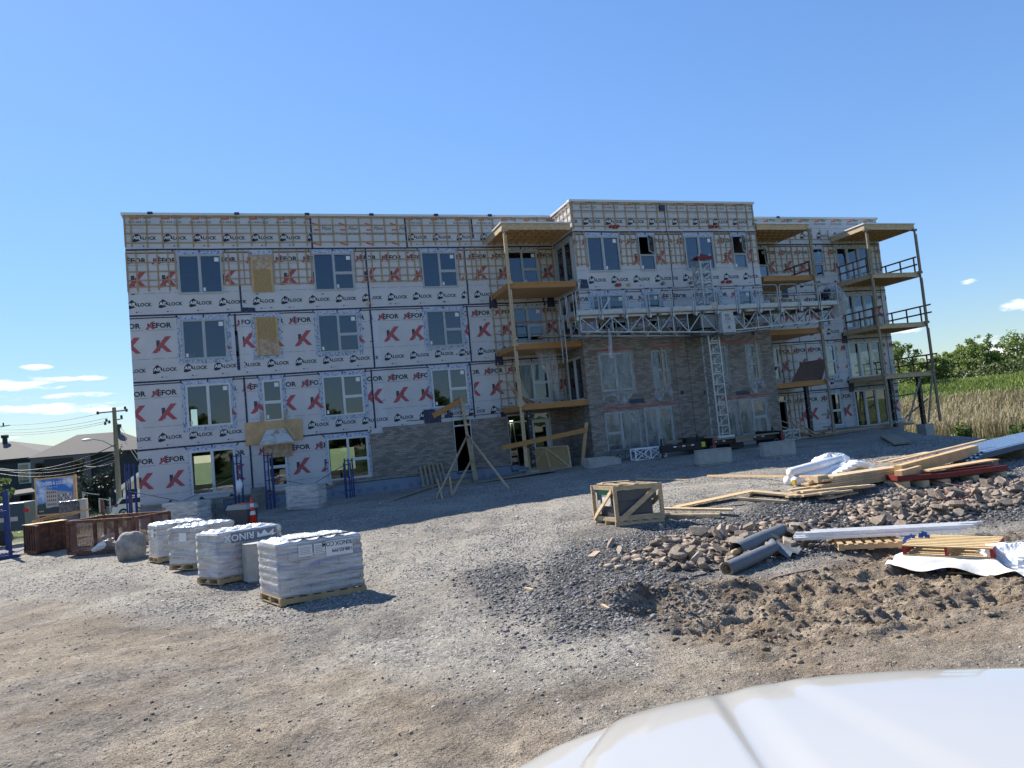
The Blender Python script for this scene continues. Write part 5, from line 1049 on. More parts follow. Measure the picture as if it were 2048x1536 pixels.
# ---- timber prop frame in front of the door
p0=G(873,998); p1=G(1018,978); pm=G(945,962); top=V(pm[0]-.15,pm[1]+.2,4.25); t=thing('timber_prop',(pm[0],pm[1],pm[2]),'tall braced timber post with a short arm reaching to the wall by the door','timber prop')
m=MB(); m.bar(pm+V(.12,0,0),top,.14,.09); m.bar(pm+V(.25,0,0),pm+V(.05,.1,2.2),.09,.05); m.build('post',M['wood'],t)
m=MB(); m.bar(p0,pm+V(-.05,.1,2.25),.05,.1); m.build('brace',M['wood'],t); m=MB(); m.bar(p1,pm+V(0,.1,2.3),.05,.1); m.build('brace',M['wood'],t)
m=MB(); m.bar(G(905,990),pm+V(.05,0,1.05),.05,.1); m.bar(G(885,999),G(877,985)+V(0,0,.55),.05,.09); m.build('brace',M['wood'],t)
m=MB(); m.bar(G(904,990),G(904,990)+V(-.03,0,.75),.05,.1); m.build('stake',M['wood'],t)
wl=hit(866,832,-.05); m=MB(); m.bar(wl,top+V(.1,0,-.05),.05,.26); m.build('arm',M['ljoist'],t); m=MB(); m.box((wl[0]-.45,-.06,wl[2]-.35),(wl[0]+.1,-.03,wl[2]+.35)); m.build('wall_pad',M['tape'],t)
# ---- leaning pallet, flat pallet, boards by the wall
def lean(name,corners,th,matl,lab,cat,extra=None):
    c=[V(*q) for q in corners]; n_=np.cross(c[1]-c[0],c[3]-c[0]); n_/=np.linalg.norm(n_); m=MB(); m.add(c+[q+n_*th for q in c],[(3,2,1,0),(4,5,6,7),(0,1,5,4),(1,2,6,5),(2,3,7,6),(3,0,4,7)]); t=thing(name,(c[0]+c[1])/2,lab,cat); m.build('panel',matl,t)
    return t,c,n_
bl=hit(848,975,-.75); brr=hit(893,966,-.75); tl=hit(840,932,-.25); tr_=hit(882,925,-.25)
t=thing('pallet',(bl+brr)/2,'weathered grey pallet leaning upright against the brick wall left of the door','pallet'); dx=(brr-bl); 
m=MB()
for i in range(6): f=i/5; a=bl+dx*f; b_=tl+(tr_-tl)*f; m.bar(a,b_,.10,.02,up=(0,1,0))
m.build('deck_board',M['woodgrey'],t); m=MB()
for f in (.02,.5,.97): a=bl+(tl-bl)*f; b_=brr+(tr_-brr)*f; m.bar(a+V(0,.06,0),b_+V(0,.06,0),.09,.09)
m.build('stringer',M['woodgrey'],t)
p=V(13.9,-.75,g1(13.9,-.75)); t=thing('pallet',p,'pallet lying flat on the gravel below the door','pallet',rz=.05); m=MB(); pallet_mb(m,1.6,.9,.22,8); lb(m,'frame',M['woodgrey'],t)
m=MB(); m.bar(G(780,1003)+V(0,0,.03),G(895,968)+V(0,0,.12),.25,.04); tag(m.build('long_board',M['woodgrey'],loc=G(830,990)),'long grey board on the ground along the foundation left of the door','board')
m=MB(); m.bar(G(955,966)+V(0,0,.03),G(1110,944)+V(0,0,.1),.9,.02); tag(m.build('sheet',M['woodgrey'],loc=G(1030,955)),'grey sheet lying on the ground right of the timber prop','sheet')
c=[G(1062,943),G(1143,935)]; c+=[hit(1136,892,c[1][1]+.45),hit(1049,898,c[0][1]+.45)]; t,c,n_=lean('framed_panel',c,.015,M['osb'],'strand board panel with a timber frame and braces leaning below the left balcony','panel')
if n_[1]>0: n_=-n_
m=MB(); o=n_*.03
for a,b_ in ((0,1),(1,2),(2,3),(3,0)): m.bar(c[a]+o,c[b_]+o,.08,.05,up=(0,1,0))
mid=(c[2]+c[3])/2+o; m.bar(mid,(c[0]+c[1])/2+o*1.6,.08,.05,up=(0,1,0)); m.bar(mid,c[0]+o*1.6,.07,.04,up=(0,1,0)); m.bar(mid,c[1]+o*1.6,.07,.04,up=(0,1,0)); m.build('frame',M['wood'],t)
m=MB(); m.bar(hit(1005,896,-2.95),hit(1172,860,-2.95),.28,.04,up=(0,0,1)); m=MB(); m.bar(hit(1003,896,-2.95),hit(1172,860,-2.95),.04,.22); tag(m.build('long_plank',M['ljoist'],loc=hit(1090,878,-2.95)),'long plank fixed slanting across the front of the left balcony stack','plank')
m=MB(); m.bar(G(1164,930),hit(1173,845,-2.95),.16,.09,up=(0,1,0)); tag(m.build('leaning_plank',M['ply'],loc=G(1164,930)),'thick plank leaning upright against the brick bay corner','plank')
# concrete footing stub by the bay
m=MB(); a=G(1190,935); m.prism([(a[0]-.3,a[2]-.3),(a[0]+1.3,a[2]-.3),(a[0]+1.3,a[2]+.28),(a[0]+.9,a[2]+.42),(a[0]-.3,a[2]+.42)],a[1]-.1,a[1]+.6); tag(m.build('concrete_kerb',M['conc'],loc=a,bevel=.02),'low concrete stub beside the foot of the brick bay','concrete')
# truss boxes
def trussbox(x0,x1,y,z0,z1,lab,mt):
    t=thing('truss_frame',((x0+x1)/2,y,z0),lab,'steel frame','spare truss frames by the bay')
    m=MB()
    for yy in (y,y+.5):
        for z in (z0,z1): m.bar((x0,yy,z),(x1,yy,z),.05)
        for x in (x0,(x0+x1)/2,x1): m.bar((x,yy,z0),(x,yy,z1),.05)
        for a,b_ in ((x0,(x0+x1)/2),((x0+x1)/2,x1)): m.bar((a,yy,z0),(b_,yy,z1),.035); m.bar((a,yy,z1),(b_,yy,z0),.035)
    for x in (x0,(x0+x1)/2,x1):
        for z in (z0,z1): m.bar((x,y,z),(x,y+.5,z),.04)
    m.build('frame_bars',mt,t)
q=hit(1258,908,-4.6); q2=hit(1331,895,-4.6); trussbox(q[0]+.35,q2[0],-4.6,g1(q[0],-4.6)+.02,g1(q[0],-4.6)+.55,'small bright lattice frame lying in front of the left bay window','x' and M['brace'])
trussbox(q[0]-.4,q[0]+1.2,-3.9,g1(q[0],-3.9)+.0,g1(q[0],-3.9)+.55,'dull lattice frame behind the bright one at the left bay window',M['galvd'])
q=hit(1543,885,-4.2); q2=hit(1597,880,-4.2); trussbox(q[0],q2[0]+.1,-4.2,g1(q[0],-4.2)+.1,g1(q[0],-4.2)+.6,'lattice frame at the right corner of the bay beside the chassis',M['galv'])
r5=random.Random(9)
t=thing('lumber_heap',(33.2,-2.6,g1(33.2,-2.6)),'jumble of short timbers piled at the bay corner under the middle balcony','lumber heap')
for i in range(9):
    a=V(32.2+r5.uniform(0,1),-3.1+r5.uniform(0,.8),g1(33,-3)+r5.uniform(0,1.0)); b_=V(33.2+r5.uniform(0,1.4),-3.0+r5.uniform(0,.8),g1(33,-3)+r5.uniform(-.0,.3)); m=MB(); m.bar(a+V(-.4,0,.5 if i<4 else .1),b_,.09,.04); m.build('timber',M['wood'],t)
for i,(A,B_,w_,lab,mt) in enumerate([((1590,880),(1722,862),.25,'long timber lying along the foot of the right wing','woodgrey'),((1560,897),(1636,893),.1,'thin board on the gravel right of the concrete blocks','woodgrey'),((1272,960),(1380,962),.05,'pale batten on the gravel near the shadow edge','wood')]):
    m=MB(); m.bar(G(*A)+V(0,0,.04),G(*B_)+V(0,0,.04),w_,.04); tag(m.build('board',M[mt],loc=G(*A)),lab,'board')
m=MB(); m.box((35.6,-1.9,.45),(42.3,-.25,.58)); m.box((35.4,-2.6,.42),(36.2,-1.8,.5)); tag(m.build('timber_walkway',M['ply'],loc=(39,-1.2,.45)),'low plywood walkway along the foot of the right wing','walkway')
m=MB(); blob(m,(40.6,-2.2,.72),(1.3,.4,.16),14,nu=30,nv=10,f=.3,flat=1); tag(m.build('plastic_sheet',M['poly'],smooth=True,loc=(40.6,-2.2,.6)),'crumpled translucent plastic on the walkway under the right balcony','plastic sheet')
a=G(1757,874); c=[G(1760,876),G(1788,893),G(1822,889),G(1795,874)]; m=MB(); m.add([q+V(0,0,.06) for q in c]+[q+V(0,0,.13) for q in c],[(3,2,1,0),(4,5,6,7),(0,1,5,4),(1,2,6,5),(2,3,7,6),(3,0,4,7)]); tag(m.build('slatted_timber',M['woodgrey'],loc=a),'slatted timber panel lying on the dark bank below the right wing','panel')
c=[hit(1582,765,-2.5),hit(1643,762,-2.5),hit(1654,717,-2.1),hit(1603,725,-2.1)]; lean('plywood_sheet',c,.03,mat('dark_plywood',(.10,.055,.04),.7,.25,4),'dark brown sheet leaning on the second-floor balcony right of the bay','panel')
for i in range(7):
    m=MB(); x=17.35+i*.09; m.bar((x+.15,-2.5,3.58),(x-.05-.02*i,-.3,4.9-.12*i),.07,.02,up=(1,0,0)); tag(m.build('rail_board',[M['ply'],M['redp'],M['wood']][i%3],loc=(x,-2.5,3.57)),'thin reddish board leaning in a bunch on the left second-floor balcony','board','boards leaning on the balcony')
m=MB(); m.bar((17.35,.6,.5),(17.6,.6,2.9),.07); m.bar((17.9,.7,.5),(17.75,.7,2.8),.05); m.bar((18.1,.5,.5),(18.3,.5,2.6),.04); tag(m.build('interior_props',M['brace'],loc=(17.7,.6,.5)),'white poles standing behind the entrance glazing','poles')
# ---- crate with the grey unit
a=G(1236,1052); c=G(1327,1043); d=G(1192,1044); z=a[2]-.02
def crate():
    A2=V(a[0],a[1],z); X=(c-a); X[2]=0; Lx=np.linalg.norm(X); X/=Lx; Y=(d-a); Y[2]=0; Ly=np.linalg.norm(Y); Y/=Ly; Ly=min(max(Ly,.75),1.0); H=.93
    t=thing('crated_unit',A2,'grey air-handling unit inside an open timber crate with diagonal braces','crate'); P=lambda u,v,w:A2+X*u+Y*v+V(0,0,w)
    m=MB()
    for (u,v) in ((0,0),(Lx,0),(0,Ly),(Lx,Ly)): m.bar(P(u,v,.1),P(u,v,H),.09,.05)
    for v in (0,Ly): m.bar(P(0,v,H-.05),P(Lx,v,H-.05),.05,.1); m.bar(P(0,v,.18),P(Lx,v,.18),.05,.12)
    for u in (0,Lx): m.bar(P(u,0,H-.05),P(u,Ly,H-.05),.05,.09); m.bar(P(u,0,.16),P(u,Ly,.16),.05,.09)
    m.bar(P(.05,-.04,.14),P(Lx-.05,-.04,H-.06),.03,.11); m.bar(P(-.04,Ly-.03,.14),P(-.04,.05,H-.1),.11,.03,up=tuple(X)); 
    m.bar(P(Lx*.5,0,H+.01),P(Lx*.5,Ly,H+.01),.12,.03); m.bar(P(Lx*.15,0,H+.02),P(Lx*.15,Ly,H+.02),.12,.03); m.bar(P(Lx*.8,Ly*.9,H+.03),P(Lx*.1,Ly*.75,H+.05),.12,.03)
    m.bar(P(Lx+.02,.05,H-.3),P(Lx+.02,Ly-.05,.15),.03,.1)
    m.build('crate_frame',M['wood'],t)
    m=MB()
    for v in (.05,Ly*.5,Ly-.05): m.bar(P(-.03,v,.05),P(Lx+.05,v,.05),.09,.09)
    for k in range(5): m.bar(P(Lx*(.05+.22*k),-.04,.11),P(Lx*(.05+.22*k),Ly+.04,.11),.1,.025)
    m.build('skid',M['wood'],t)
    g_=mat('dark_grey_sheet_metal',(.075,.08,.088),.45,.1,spec=.5); m=MB(); q=.1
    vs=[P(q,q,.13),P(Lx-.15,q,.13),P(Lx-.15,Ly-q,.13),P(q,Ly-q,.13),P(q,q,H-.36),P(Lx-.15,q,H-.36),P(Lx-.15,Ly-q,H-.36),P(q,Ly-q,H-.36)]; m.add(vs,[(3,2,1,0),(4,5,6,7),(0,1,5,4),(1,2,6,5),(2,3,7,6),(3,0,4,7)])
    q=.055; vs=[P(q,q,H-.36),P(Lx-.06,q,H-.36),P(Lx-.06,Ly-q,H-.36),P(q,Ly-q,H-.36),P(q,q,H-.11),P(Lx-.06,q,H-.11),P(Lx-.06,Ly-q,H-.11),P(q,Ly-q,H-.11)]; m.add(vs,[(3,2,1,0),(4,5,6,7),(0,1,5,4),(1,2,6,5),(2,3,7,6),(3,0,4,7)]); m.build('unit_casing',g_,t,bevel=.012)
    m=MB(); m.bar(P(.05,Ly*.68,H-.34),P(.05,Ly*.3,H-.34),.02,.0+.28,up=(0,0,1)); m.build('unit_label',M['sticker'],t); m=MB(); m.bar(P(.045,Ly*.8,H-.17),P(.045,Ly*.3,H-.17),.022,.1,up=(0,0,1)); m.build('unit_label',mat('green_label',(.03,.22,.09),.5),t)
crate()
# ---- lumber on the ridge
def plank(A,B_,w_,h_,lab,mt='wood',dz=.03,grp='boards lying along the gravel ridge',dzb=None,nm='board'):
    p=G(*A)+V(0,0,dz); q=G(*B_)+V(0,0,dz if dzb is None else dzb); m=MB(); m.bar(p,q,w_,h_); return tag(m.build(nm,M[mt],loc=p),lab,'board',grp)
plank((1323,1027),(1467,1030),.2,.045,'pale board just right of the crate, upper of the pair',dz=.12); plank((1325,1036),(1440,1036),.09,.09,'square timber just right of the crate, lower of the pair',dz=.05); plank((1322,1036),(1390,1037),.1,.1,'weathered short timber against the foot of the crate','woodgrey')
plank((1352,1018),(1500,994),.32,.02,'thin plywood strip resting aslant over the gravel','ply',.05,dzb=.14); plank((1496,990),(1600,1000),.28,.045,'pale board angled down beside the plywood strip',dz=.10); plank((1478,1001),(1573,1008),.09,.06,'narrow pale timber below the angled board',dz=.05)
plank((1500,991),(1560,983),.05,.03,'thin batten trailing beyond the plywood strip','woodgrey'); plank((1380,1022),(1492,1010),.05,.03,'thin grey batten lying in front of the plywood strip','woodgrey',dz=.02); plank((1416,956),(1640,981),.06,.05,'long brown strip running into the lumber pile','ply',.08,dzb=.35)
# lumber pile
a=G(1655,988); b_=G(1775,966); X=b_-a; X[2]=0; Lx=3.6; X/=np.linalg.norm(X); Y=V(-X[1],X[0],0); zb=a[2]
PT=lambda u,v,w:V(a[0],a[1],zb)+X*u+Y*v+V(0,0,w)
for k in range(6):
    for j in range(5 if k<5 else 3):
        r_=r5.uniform(-.18,.18); o=r5.uniform(0,.25) if k>4 else 0; m=MB(); m.bar(PT(.0+r_+o,.06+j*.155,.12+k*.052),PT(Lx+r_*.8+o*1.2,.06+j*.155,.12+k*.052),.145,.045); tag(m.build('stacked_plank',M['wood'],loc=PT(0,j*.155,.1+k*.05)),'pale plank in the neat lumber pile beside the white rolls','plank','planks of the lumber pile')
for i in range(16):
    A=(1585+r5.uniform(-12,75),1000+r5.uniform(-12,4)); p=G(*A); an=r5.uniform(-.5,.6)+math.atan2(X[1],X[0]); l_=r5.uniform(.5,1.5); m=MB(); dzz=.04+.045*(i%4); m.bar(p+V(0,0,dzz),p+V(math.cos(an)*l_,math.sin(an)*l_,dzz),.14,.045); tag(m.build('short_board',M['wood'],loc=p),'short offcut in the loose heap in front of the lumber pile','board','short offcuts before the lumber pile')
m=MB(); p=G(1640,985); m.box((p[0]-.12,p[1]-.12,p[2]+.25),(p[0]+.2,p[1]+.2,p[2]+.42)); tag(m.build('wood_block',M['wood'],loc=p,bevel=.008),'square wood block on top of the offcut heap','wood block')
# white rolls in plastic
wm=mat('white_plastic_film',(.78,.78,.78),.35,.06,4,bump=.8,bscale=10,coat=.3); t=thing('wrapped_rolls',G(1590,972),'bundle of white rolls in torn white plastic behind the lumber pile','rolls')
p=G(1590,972); q=G(1700,950)
for i,(dy,dz) in enumerate(((0,.12),(.26,.12),(.13,.34))): 
    n_=V(-(q-p)[1],(q-p)[0],0); n_/=np.linalg.norm(n_); A=p+n_*dy+V(0,0,dz); B2=A+(q-p)/np.linalg.norm(q-p)*2.0+V(0,0,.1); m=MB(); m.tube([A,A*.9+B2*.1+V(0,0,.0),A*.5+B2*.5,B2],[.12,.13,.14,.12],14); m.build('roll',wm,t,smooth=True)
m=MB(); blob(m,G(1672,952)+V(.1,.25,.34),(.42,.34,.24),21,nu=40,nv=22,f=.4,flat=1); blob(m,G(1690,954)+V(.2,.1,.2),(.8,.45,.2),23,nu=40,nv=16,f=.4,flat=1); m.build('loose_film',wm,t,smooth=False)
m=MB(); A=p+V(-.02,-.02,.1); m.tube([A,A+(p-q)/np.linalg.norm(p-q)*.05],.07,12); m.build('core_end',mat('yellow_cap',(.6,.42,.05),.5),t)
M['redform']=mat('weathered_red_paint',(.15,.014,.012),.6,.3,5)
# long timbers and red formwork
for A,B_,w_,h_,dz,dzb,mt,lab in [((1800,968),(1955,936),.2,.26,.34,.5,'ply','thick brown beam on top of the red forms'),((1785,960),(1975,925),.14,.05,.45,.65,'wood','long pale board lying over the brown beam'),((1800,974),(1840,965),.2,.3,.25,.28,'ply','short brown beam end behind the lumber pile'),((1760,955),(1860,937),.2,.04,.40,.45,'osbpale','pale plank bridging the lumber pile and the beams'),((1850,968),(1990,948),.35,.03,.33,.38,'ply','thin plywood sheet over the right red form')]:
    plank(A,B_,w_,h_,lab,mt,dz,'long timbers on the red forms',dzb)
for A,B_,lab in (((1785,972),(1880,966),'left red steel form under the beams'),((1860,968),(2000,950),'right red steel form under the plywood')):
    p=G(*A)+V(0,0,.2); q=G(*B_)+V(0,0,.2); t=thing('red_form',p,lab,'form','red forms under the timbers'); m=MB(); m.bar(p,q,.5,.12); m.build('form_panel',M['redform'],t); 
    m=MB(); 
    for f in (.1,.5,.9): c_=p*(1-f)+q*f; m.box(c_-V(.1,.3,.25),c_+V(.1,.3,-.09))
    m.build('bearer',M['wood'],t)
# corrugated steel
cm=mat('zinc_coated_sheet',(.50,.56,.62),.3,.15,5,metal=.6); p=G(1950,945)+V(0,0,.30); q=G(2140,895)+V(0,0,.35); X2=q-p; Ls=np.linalg.norm(X2[:2]); X2/=np.linalg.norm(X2); Y2=V(-X2[1],X2[0],0)
for k in range(4):
    m=MB(); P=[]; nu=44; o=p+V(0,0,.05*k)+X2*(.25*k)
    for e in (0,1):
        for i in range(nu+1): P.append(o+X2*(Ls*e)+Y2*(i*.02*1.6)+V(0,0,.035*(1 if (i//2)%2 else 0)))
    m.add(P,[(i,i+1,nu+2+i,nu+1+i) for i in range(nu)]); b3=m.v[:]; m.add([tuple(np.array(v)-np.array((0,0,.006))) for v in b3],[(i,i+1,nu+2+i,nu+1+i) for i in range(nu)]); tag(m.build('corrugated_sheet',cm,loc=o),'long corrugated steel sheet in the stack at the right edge','metal sheet','corrugated sheets stacked at the right')
for f in (.1,.5,.9): c_=p+X2*Ls*f; m=MB(); m.box(c_+V(-.1,-.3,-.6),c_+V(.1,.9,-.02)); tag(m.build('timber_bearer',M['woodgrey'],loc=c_),'timber bearer under the corrugated sheets','timber','bearers of the corrugated sheets')
# dark fabric rolls
fm=mat('grey_geotextile',(.13,.145,.16),.65,.15,8,bump=.4,bscale=20); p=G(1455,1150); q=G(1580,1098); d_=(q-p); d_/=np.linalg.norm(d_); n_=V(-d_[1],d_[0],0)
t=thing('fabric_roll',p,'grey geotextile roll nearest the mud with an open core and a slack kinked tail','fabric roll','geotextile rolls'); m=MB(); Z=V(0,0,1)
L3=2.05; pts=[p+Z*.10,p+d_*(L3*.3)+Z*.11,p+d_*(L3*.62)+Z*.12+n_*.02,p+d_*(L3*.72)+Z*.16-n_*.04,p+d_*(L3*.85)+Z*.11+n_*.12,p+d_*L3+Z*.17+n_*.32]
m.tube(pts,[.125,.125,.12,.10,.12,.05],20,cap=False); m.tube([pts[0]-d_*.0,pts[0]+d_*.35],.075,16,cap=False); m.build('fabric',fm,t,smooth=True,fix=False)
m=MB(); m.tube([pts[0]+d_*.01,pts[0]+d_*.4],.06,16,cap=False); m.build('cardboard_core',M['ply'],t,smooth=True,fix=False)
m=MB(); nn_=20
for k in range(2): m.tube([pts[0]+d_*.002+V(0,0,0),pts[0]+d_*.012],.118-.022*k,nn_,cap=False)
m.add([tuple(pts[0]+d_*.006+(V(0,0,1)*math.cos(a_)+n_*math.sin(a_))*rr_) for rr_ in (.123,.075) for a_ in np.linspace(0,2*math.pi,21)[:-1]],[(i,(i+1)%20,20+(i+1)%20,20+i) for i in range(20)]); m.build('roll_end',M['woodgrey'],t,fix=False)
p2=G(1475,1118)+V(0,0,.04); t=thing('fabric_roll',p2,'straighter grey geotextile roll behind, resting on the broken stones','fabric roll','geotextile rolls'); m=MB(); q2=p2+d_*1.75+n_*.05; m.tube([p2+Z*.12,p2*.5+q2*.5+Z*.14,q2+Z*.16],[.145,.145,.12],20,cap=False); m.tube([q2+Z*.16,q2+d_*.2+Z*.1],[.12,.03],16); m.build('fabric',fm,t,smooth=True,fix=False)
m=MB(); m.tube([p2-d_*.12+Z*.10,p2+d_*.5+Z*.1],.055,14); m.build('cardboard_core',M['ply'],t,smooth=True)
m=MB(); u_=G(1575,1110); P=[]
for j in range(7):
    for i in range(5): P.append(u_+d_*(-.35+.09*j)+n_*(.2-.10*i)+V(0,0,.20-.035*i+.04*math.sin(j*1.7+i)))
m.add(P,[(j*5+i,j*5+i+1,(j+1)*5+i+1,(j+1)*5+i) for j in range(6) for i in range(4)]); o=m.build('fabric_flap',fm,t,smooth=True,fix=False)
# galvanised tubes on a pallet
A=G(1592,1093); B2=G(1975,1090); X3=(B2-A); X3[2]=0; X3/=np.linalg.norm(X3); Y3=V(-X3[1],X3[0],0); L4=3.0; zt=max(A[2],B2[2])+.12
t=thing('pallet',G(1735,1115),'pale pallet under the galvanised tubes','pallet'); m=MB(); pc=A+X3*1.25-Y3*.0; pallet_mb(m,1.1,.9,.13,7); m.xf(rotz(math.atan2(X3[1],X3[0]),V(pc[0],pc[1],zt-.16))); m.build('frame',M['palletw'],t)
gm2=mat('bright_galvanised_tube',(.70,.71,.72),.35,.1,9,metal=.2)
for i in range(9):
    k=i%5; row=i//5; s_=r5.uniform(-.05,.35) ; m=MB(); o=V(A[0],A[1],zt)+Y3*(-.12+k*.10+row*.05)+V(0,0,.045+row*.075)+X3*s_; e=o+X3*(L4-.25*r5.random()); 
    for (dy,dz,w2,h2) in ((0,.025,.055,.005),(0,-.025,.055,.005),(.025,0,.005,.045),(-.025,0,.005,.045)): m.bar(o+Y3*dy+V(0,0,dz),e+Y3*dy+V(0,0,dz),w2,h2)
    tag(m.build('steel_tube',gm2,loc=o),'square galvanised tube in the bundle beside the fabric rolls','steel tube','galvanised tubes')
# pallets and bulk bag
a=G(1815,1142); zz=g1(a[0],a[1]); X4=(G(2010,1142)-a); X4[2]=0; X4/=np.linalg.norm(X4); Y4=V(-X4[1],X4[0],0); an4=math.atan2(X4[1],X4[0])
redend=M['redp']
def red_pallet(c,rz,lab):
    t=thing('pallet',c,lab,'pallet','red-ended pallets',rz); m=MB(); Lx,Ly=1.30,1.06
    for i in range(8): y=-Ly/2+.045+(Ly-.09)*i/7; m.box((-Lx/2,y-.038,.150),(Lx/2,y+.038,.170))
    for i in range(5): y=-Ly/2+.045+(Ly-.09)*i/4; m.box((-Lx/2,y-.045,.0),(Lx/2,y+.045,.02))
    lb(m,'deck_board',mat('fresh_pallet_wood',(.58,.42,.21),.75,.18,6),t)
    for x in (-Lx/2+.02,0,Lx/2-.02): m=MB(); m.box((x-.02,-Ly/2+.005,.02),(x+.02,Ly/2-.005,.150)); lb(m,'stringer',M['ply'] if abs(x)<.1 else M['redp'],t)
    m=MB()
    for x in (-Lx/2+.02,0,Lx/2-.02): m.box((x-.022,-Ly/2-.0,.018),(x+.022,-Ly/2+.006,.152))
    m.box((Lx/2-.001,-Ly/2+.02,.0),(Lx/2+.004,Ly/2-.02,.169)); lb(m,'painted_end',M['redp'],t)
    return t
c=a+X4*.62+Y4*.5; red_pallet(V(c[0],c[1],zz+.27),an4,'fresh pallet with red painted ends lying on the white bulk bag'); red_pallet(V(c[0]+.05,c[1]+.0,zz-.0),an4+.03,'lower pallet mostly hidden beneath the white bulk bag')
bm_=mat('white_woven_bag',(.66,.65,.62),.6,.08,14,bump=.5,bscale=7); t=thing('bulk_bag',V(c[0],c[1],zz),'flattened white bulk bag with blue lifting straps between two pallets','bulk bag')
m=MB(); nu,nv=60,40; P=[]
for j in range(nv+1):
    for i in range(nu+1):
        u=(i/nu-.45)*2.1; v=(j/nv-.5)*1.5; inside=max(abs(u)/.68,abs(v)/.56); dr=max(0,inside-1); z_=.265-.34*min(1,dr*1.5)**1.1+.045*math.sin(u*7+2*math.sin(v*5))*min(1,dr*3)+.02*math.sin(v*13+u*5)*min(1,dr*4)
        q_=c+X4*(u+.04*math.sin(v*6))+Y4*(v+.06*math.sin(u*5)); P.append((q_[0],q_[1],max(zz+z_,g1(q_[0],q_[1])+.015+.02*math.sin(u*19+v*7)**2)))
m.add(P,[(j*(nu+1)+i,j*(nu+1)+i+1,(j+1)*(nu+1)+i+1,(j+1)*(nu+1)+i) for j in range(nv) for i in range(nu)]); m.build('bag_fabric',bm_,t,smooth=True,fix=False)
blu=mat('blue_webbing',(.03,.10,.36),.6,.1)
def strap(pts,w_=.05):
    m=MB(); pts=[V(*x) for x in pts]
    for s_,e_ in zip(pts[:-1],pts[1:]): m.bar(s_,e_,w_,.008,up=tuple(Y4))
    m.build('lifting_strap',blu,t)
lf=c-X4*.75
strap([lf+Y4*-.3+V(0,0,.1),lf-X4*.12-Y4*.35+V(0,0,.04),lf-X4*.22-Y4*.45+V(0,0,-.02),lf-X4*.05-Y4*.52+V(0,0,-.05),lf+X4*.1-Y4*.45+V(0,0,.02)]); strap([lf+Y4*.1+V(0,0,.15),lf-X4*.02+Y4*.1+V(0,0,.42),lf+X4*.12+Y4*.12+V(0,0,.5),lf+X4*.18+Y4*.1+V(0,0,.25)]); strap([lf+X4*.2+Y4*.2+V(0,0,.3),lf+X4*.24+Y4*.2+V(0,0,.52),lf+X4*.33+Y4*.2+V(0,0,.5),lf+X4*.32+Y4*.2+V(0,0,.3)],.08)
m=MB(); q_=c-Y4*.62+V(0,0,.08); m.bar(q_-X4*.35+V(0,0,.0),q_-X4*.02+V(0,0,.02),.005,.06); m.build('blue_print',blu,t)
t=thing('film_heap',c+X4*.95,'heap of crumpled clear plastic wrap at the right edge beside the pallet','plastic heap'); m=MB(); blob(m,c+X4*.98-Y4*.15+V(0,0,.16),(.42,.6,.28),31,nu=60,nv=34,f=.38,flat=1); m.build('film',wm,t)
# hoses, scraps
def hose(pix,r_,matl,lab,cat,nm='hose',dz=.0):
    pts=[G(*q)+V(0,0,r_+dz) for q in pix]; m=MB(); Q=[]
    for i in range(len(pts)-1):
        p0,p1,p2,p3=pts[max(i-1,0)],pts[i],pts[i+1],pts[min(i+2,len(pts)-1)]
        for k in range(6): s=k/6; Q.append(.5*((2*p1)+(-p0+p2)*s+(2*p0-5*p1+4*p2-p3)*s*s+(-p0+3*p1-3*p2+p3)*s**3))
    Q.append(pts[-1]); m.tube(Q,r_,7); return tag(m.build(nm,matl,smooth=True,loc=pts[0]),lab,cat)
hm_=mat('red_brown_hose',(.16,.07,.05),.6,.2); hose([(1860,969),(1900,978),(1935,985),(1945,1000),(1915,1010),(1880,1008),(1873,996),(1890,992),(1925,1010),(1950,1028)],.018,hm_,'reddish hose looping over the rubble','hose',dz=.1)
hose([(1332,1172),(1375,1158),(1410,1150),(1420,1144),(1438,1140)],.014,M['black'],'dark cable lying on the mud in front of the fabric rolls','cable','cable'); hose([(1540,1160),(1580,1150),(1630,1140)],.013,hm_,'thin brown cable in the mud left of the bulk bag','cable','cable')
hose([(455,1222),(490,1220),(525,1212),(545,1206)],.008,M['wood'],'pale cord on the gravel beside the nearest pallet','cord','cord')
for A,B_,w_,mt,lab in (((1050,1178),(1066,1182),.03,'wood','short pale stick in the wheel track'),((1203,1212),(1218,1220),.05,'wood','short pale stake lying near the mud'),((1195,1105),(1182,1116),.14,'osbpale','flat tan stone slab on the dark gravel')):
    plank(A,B_,w_,.03,lab,mt,.02,None,nm='scrap_piece')
# ---- broken flagstones
bs=MB(); SM=mat('sandstone_rubble',(.35,.285,.22),.95,.3,4,bump=.9,bscale=14,col2=(.22,.175,.14),objvar=.45); protos=[]
for s in range(12):
    rr=np.random.RandomState(100+s); bm=bmesh.new(); n_=rr.randint(5,8); 
    pts=[]; 
    for k in range(n_):
        an=2*math.pi*(k+rr.uniform(-.3,.3))/n_; ra=rr.uniform(.75,1.1)
        for z_ in (-1,1): pts.append(bm.verts.new((math.cos(an)*ra,math.sin(an)*ra*.75,z_*rr.uniform(.12,.26)+(.1*math.cos(an)))))
    bmesh.ops.convex_hull(bm,input=bm.verts); 
    bad=[v for v in bm.verts if not v.link_faces]; bmesh.ops.delete(bm,geom=bad,context='VERTS')
    bmesh.ops.bevel(bm,geom=list(bm.edges),offset=.02,segments=1,affect='EDGES'); bmesh.ops.recalc_face_normals(bm,faces=bm.faces)
    me=bpy.data.meshes.new('broken_stone'); bm.to_mesh(me); bm.free(); me.materials.append(SM); protos.append(me)
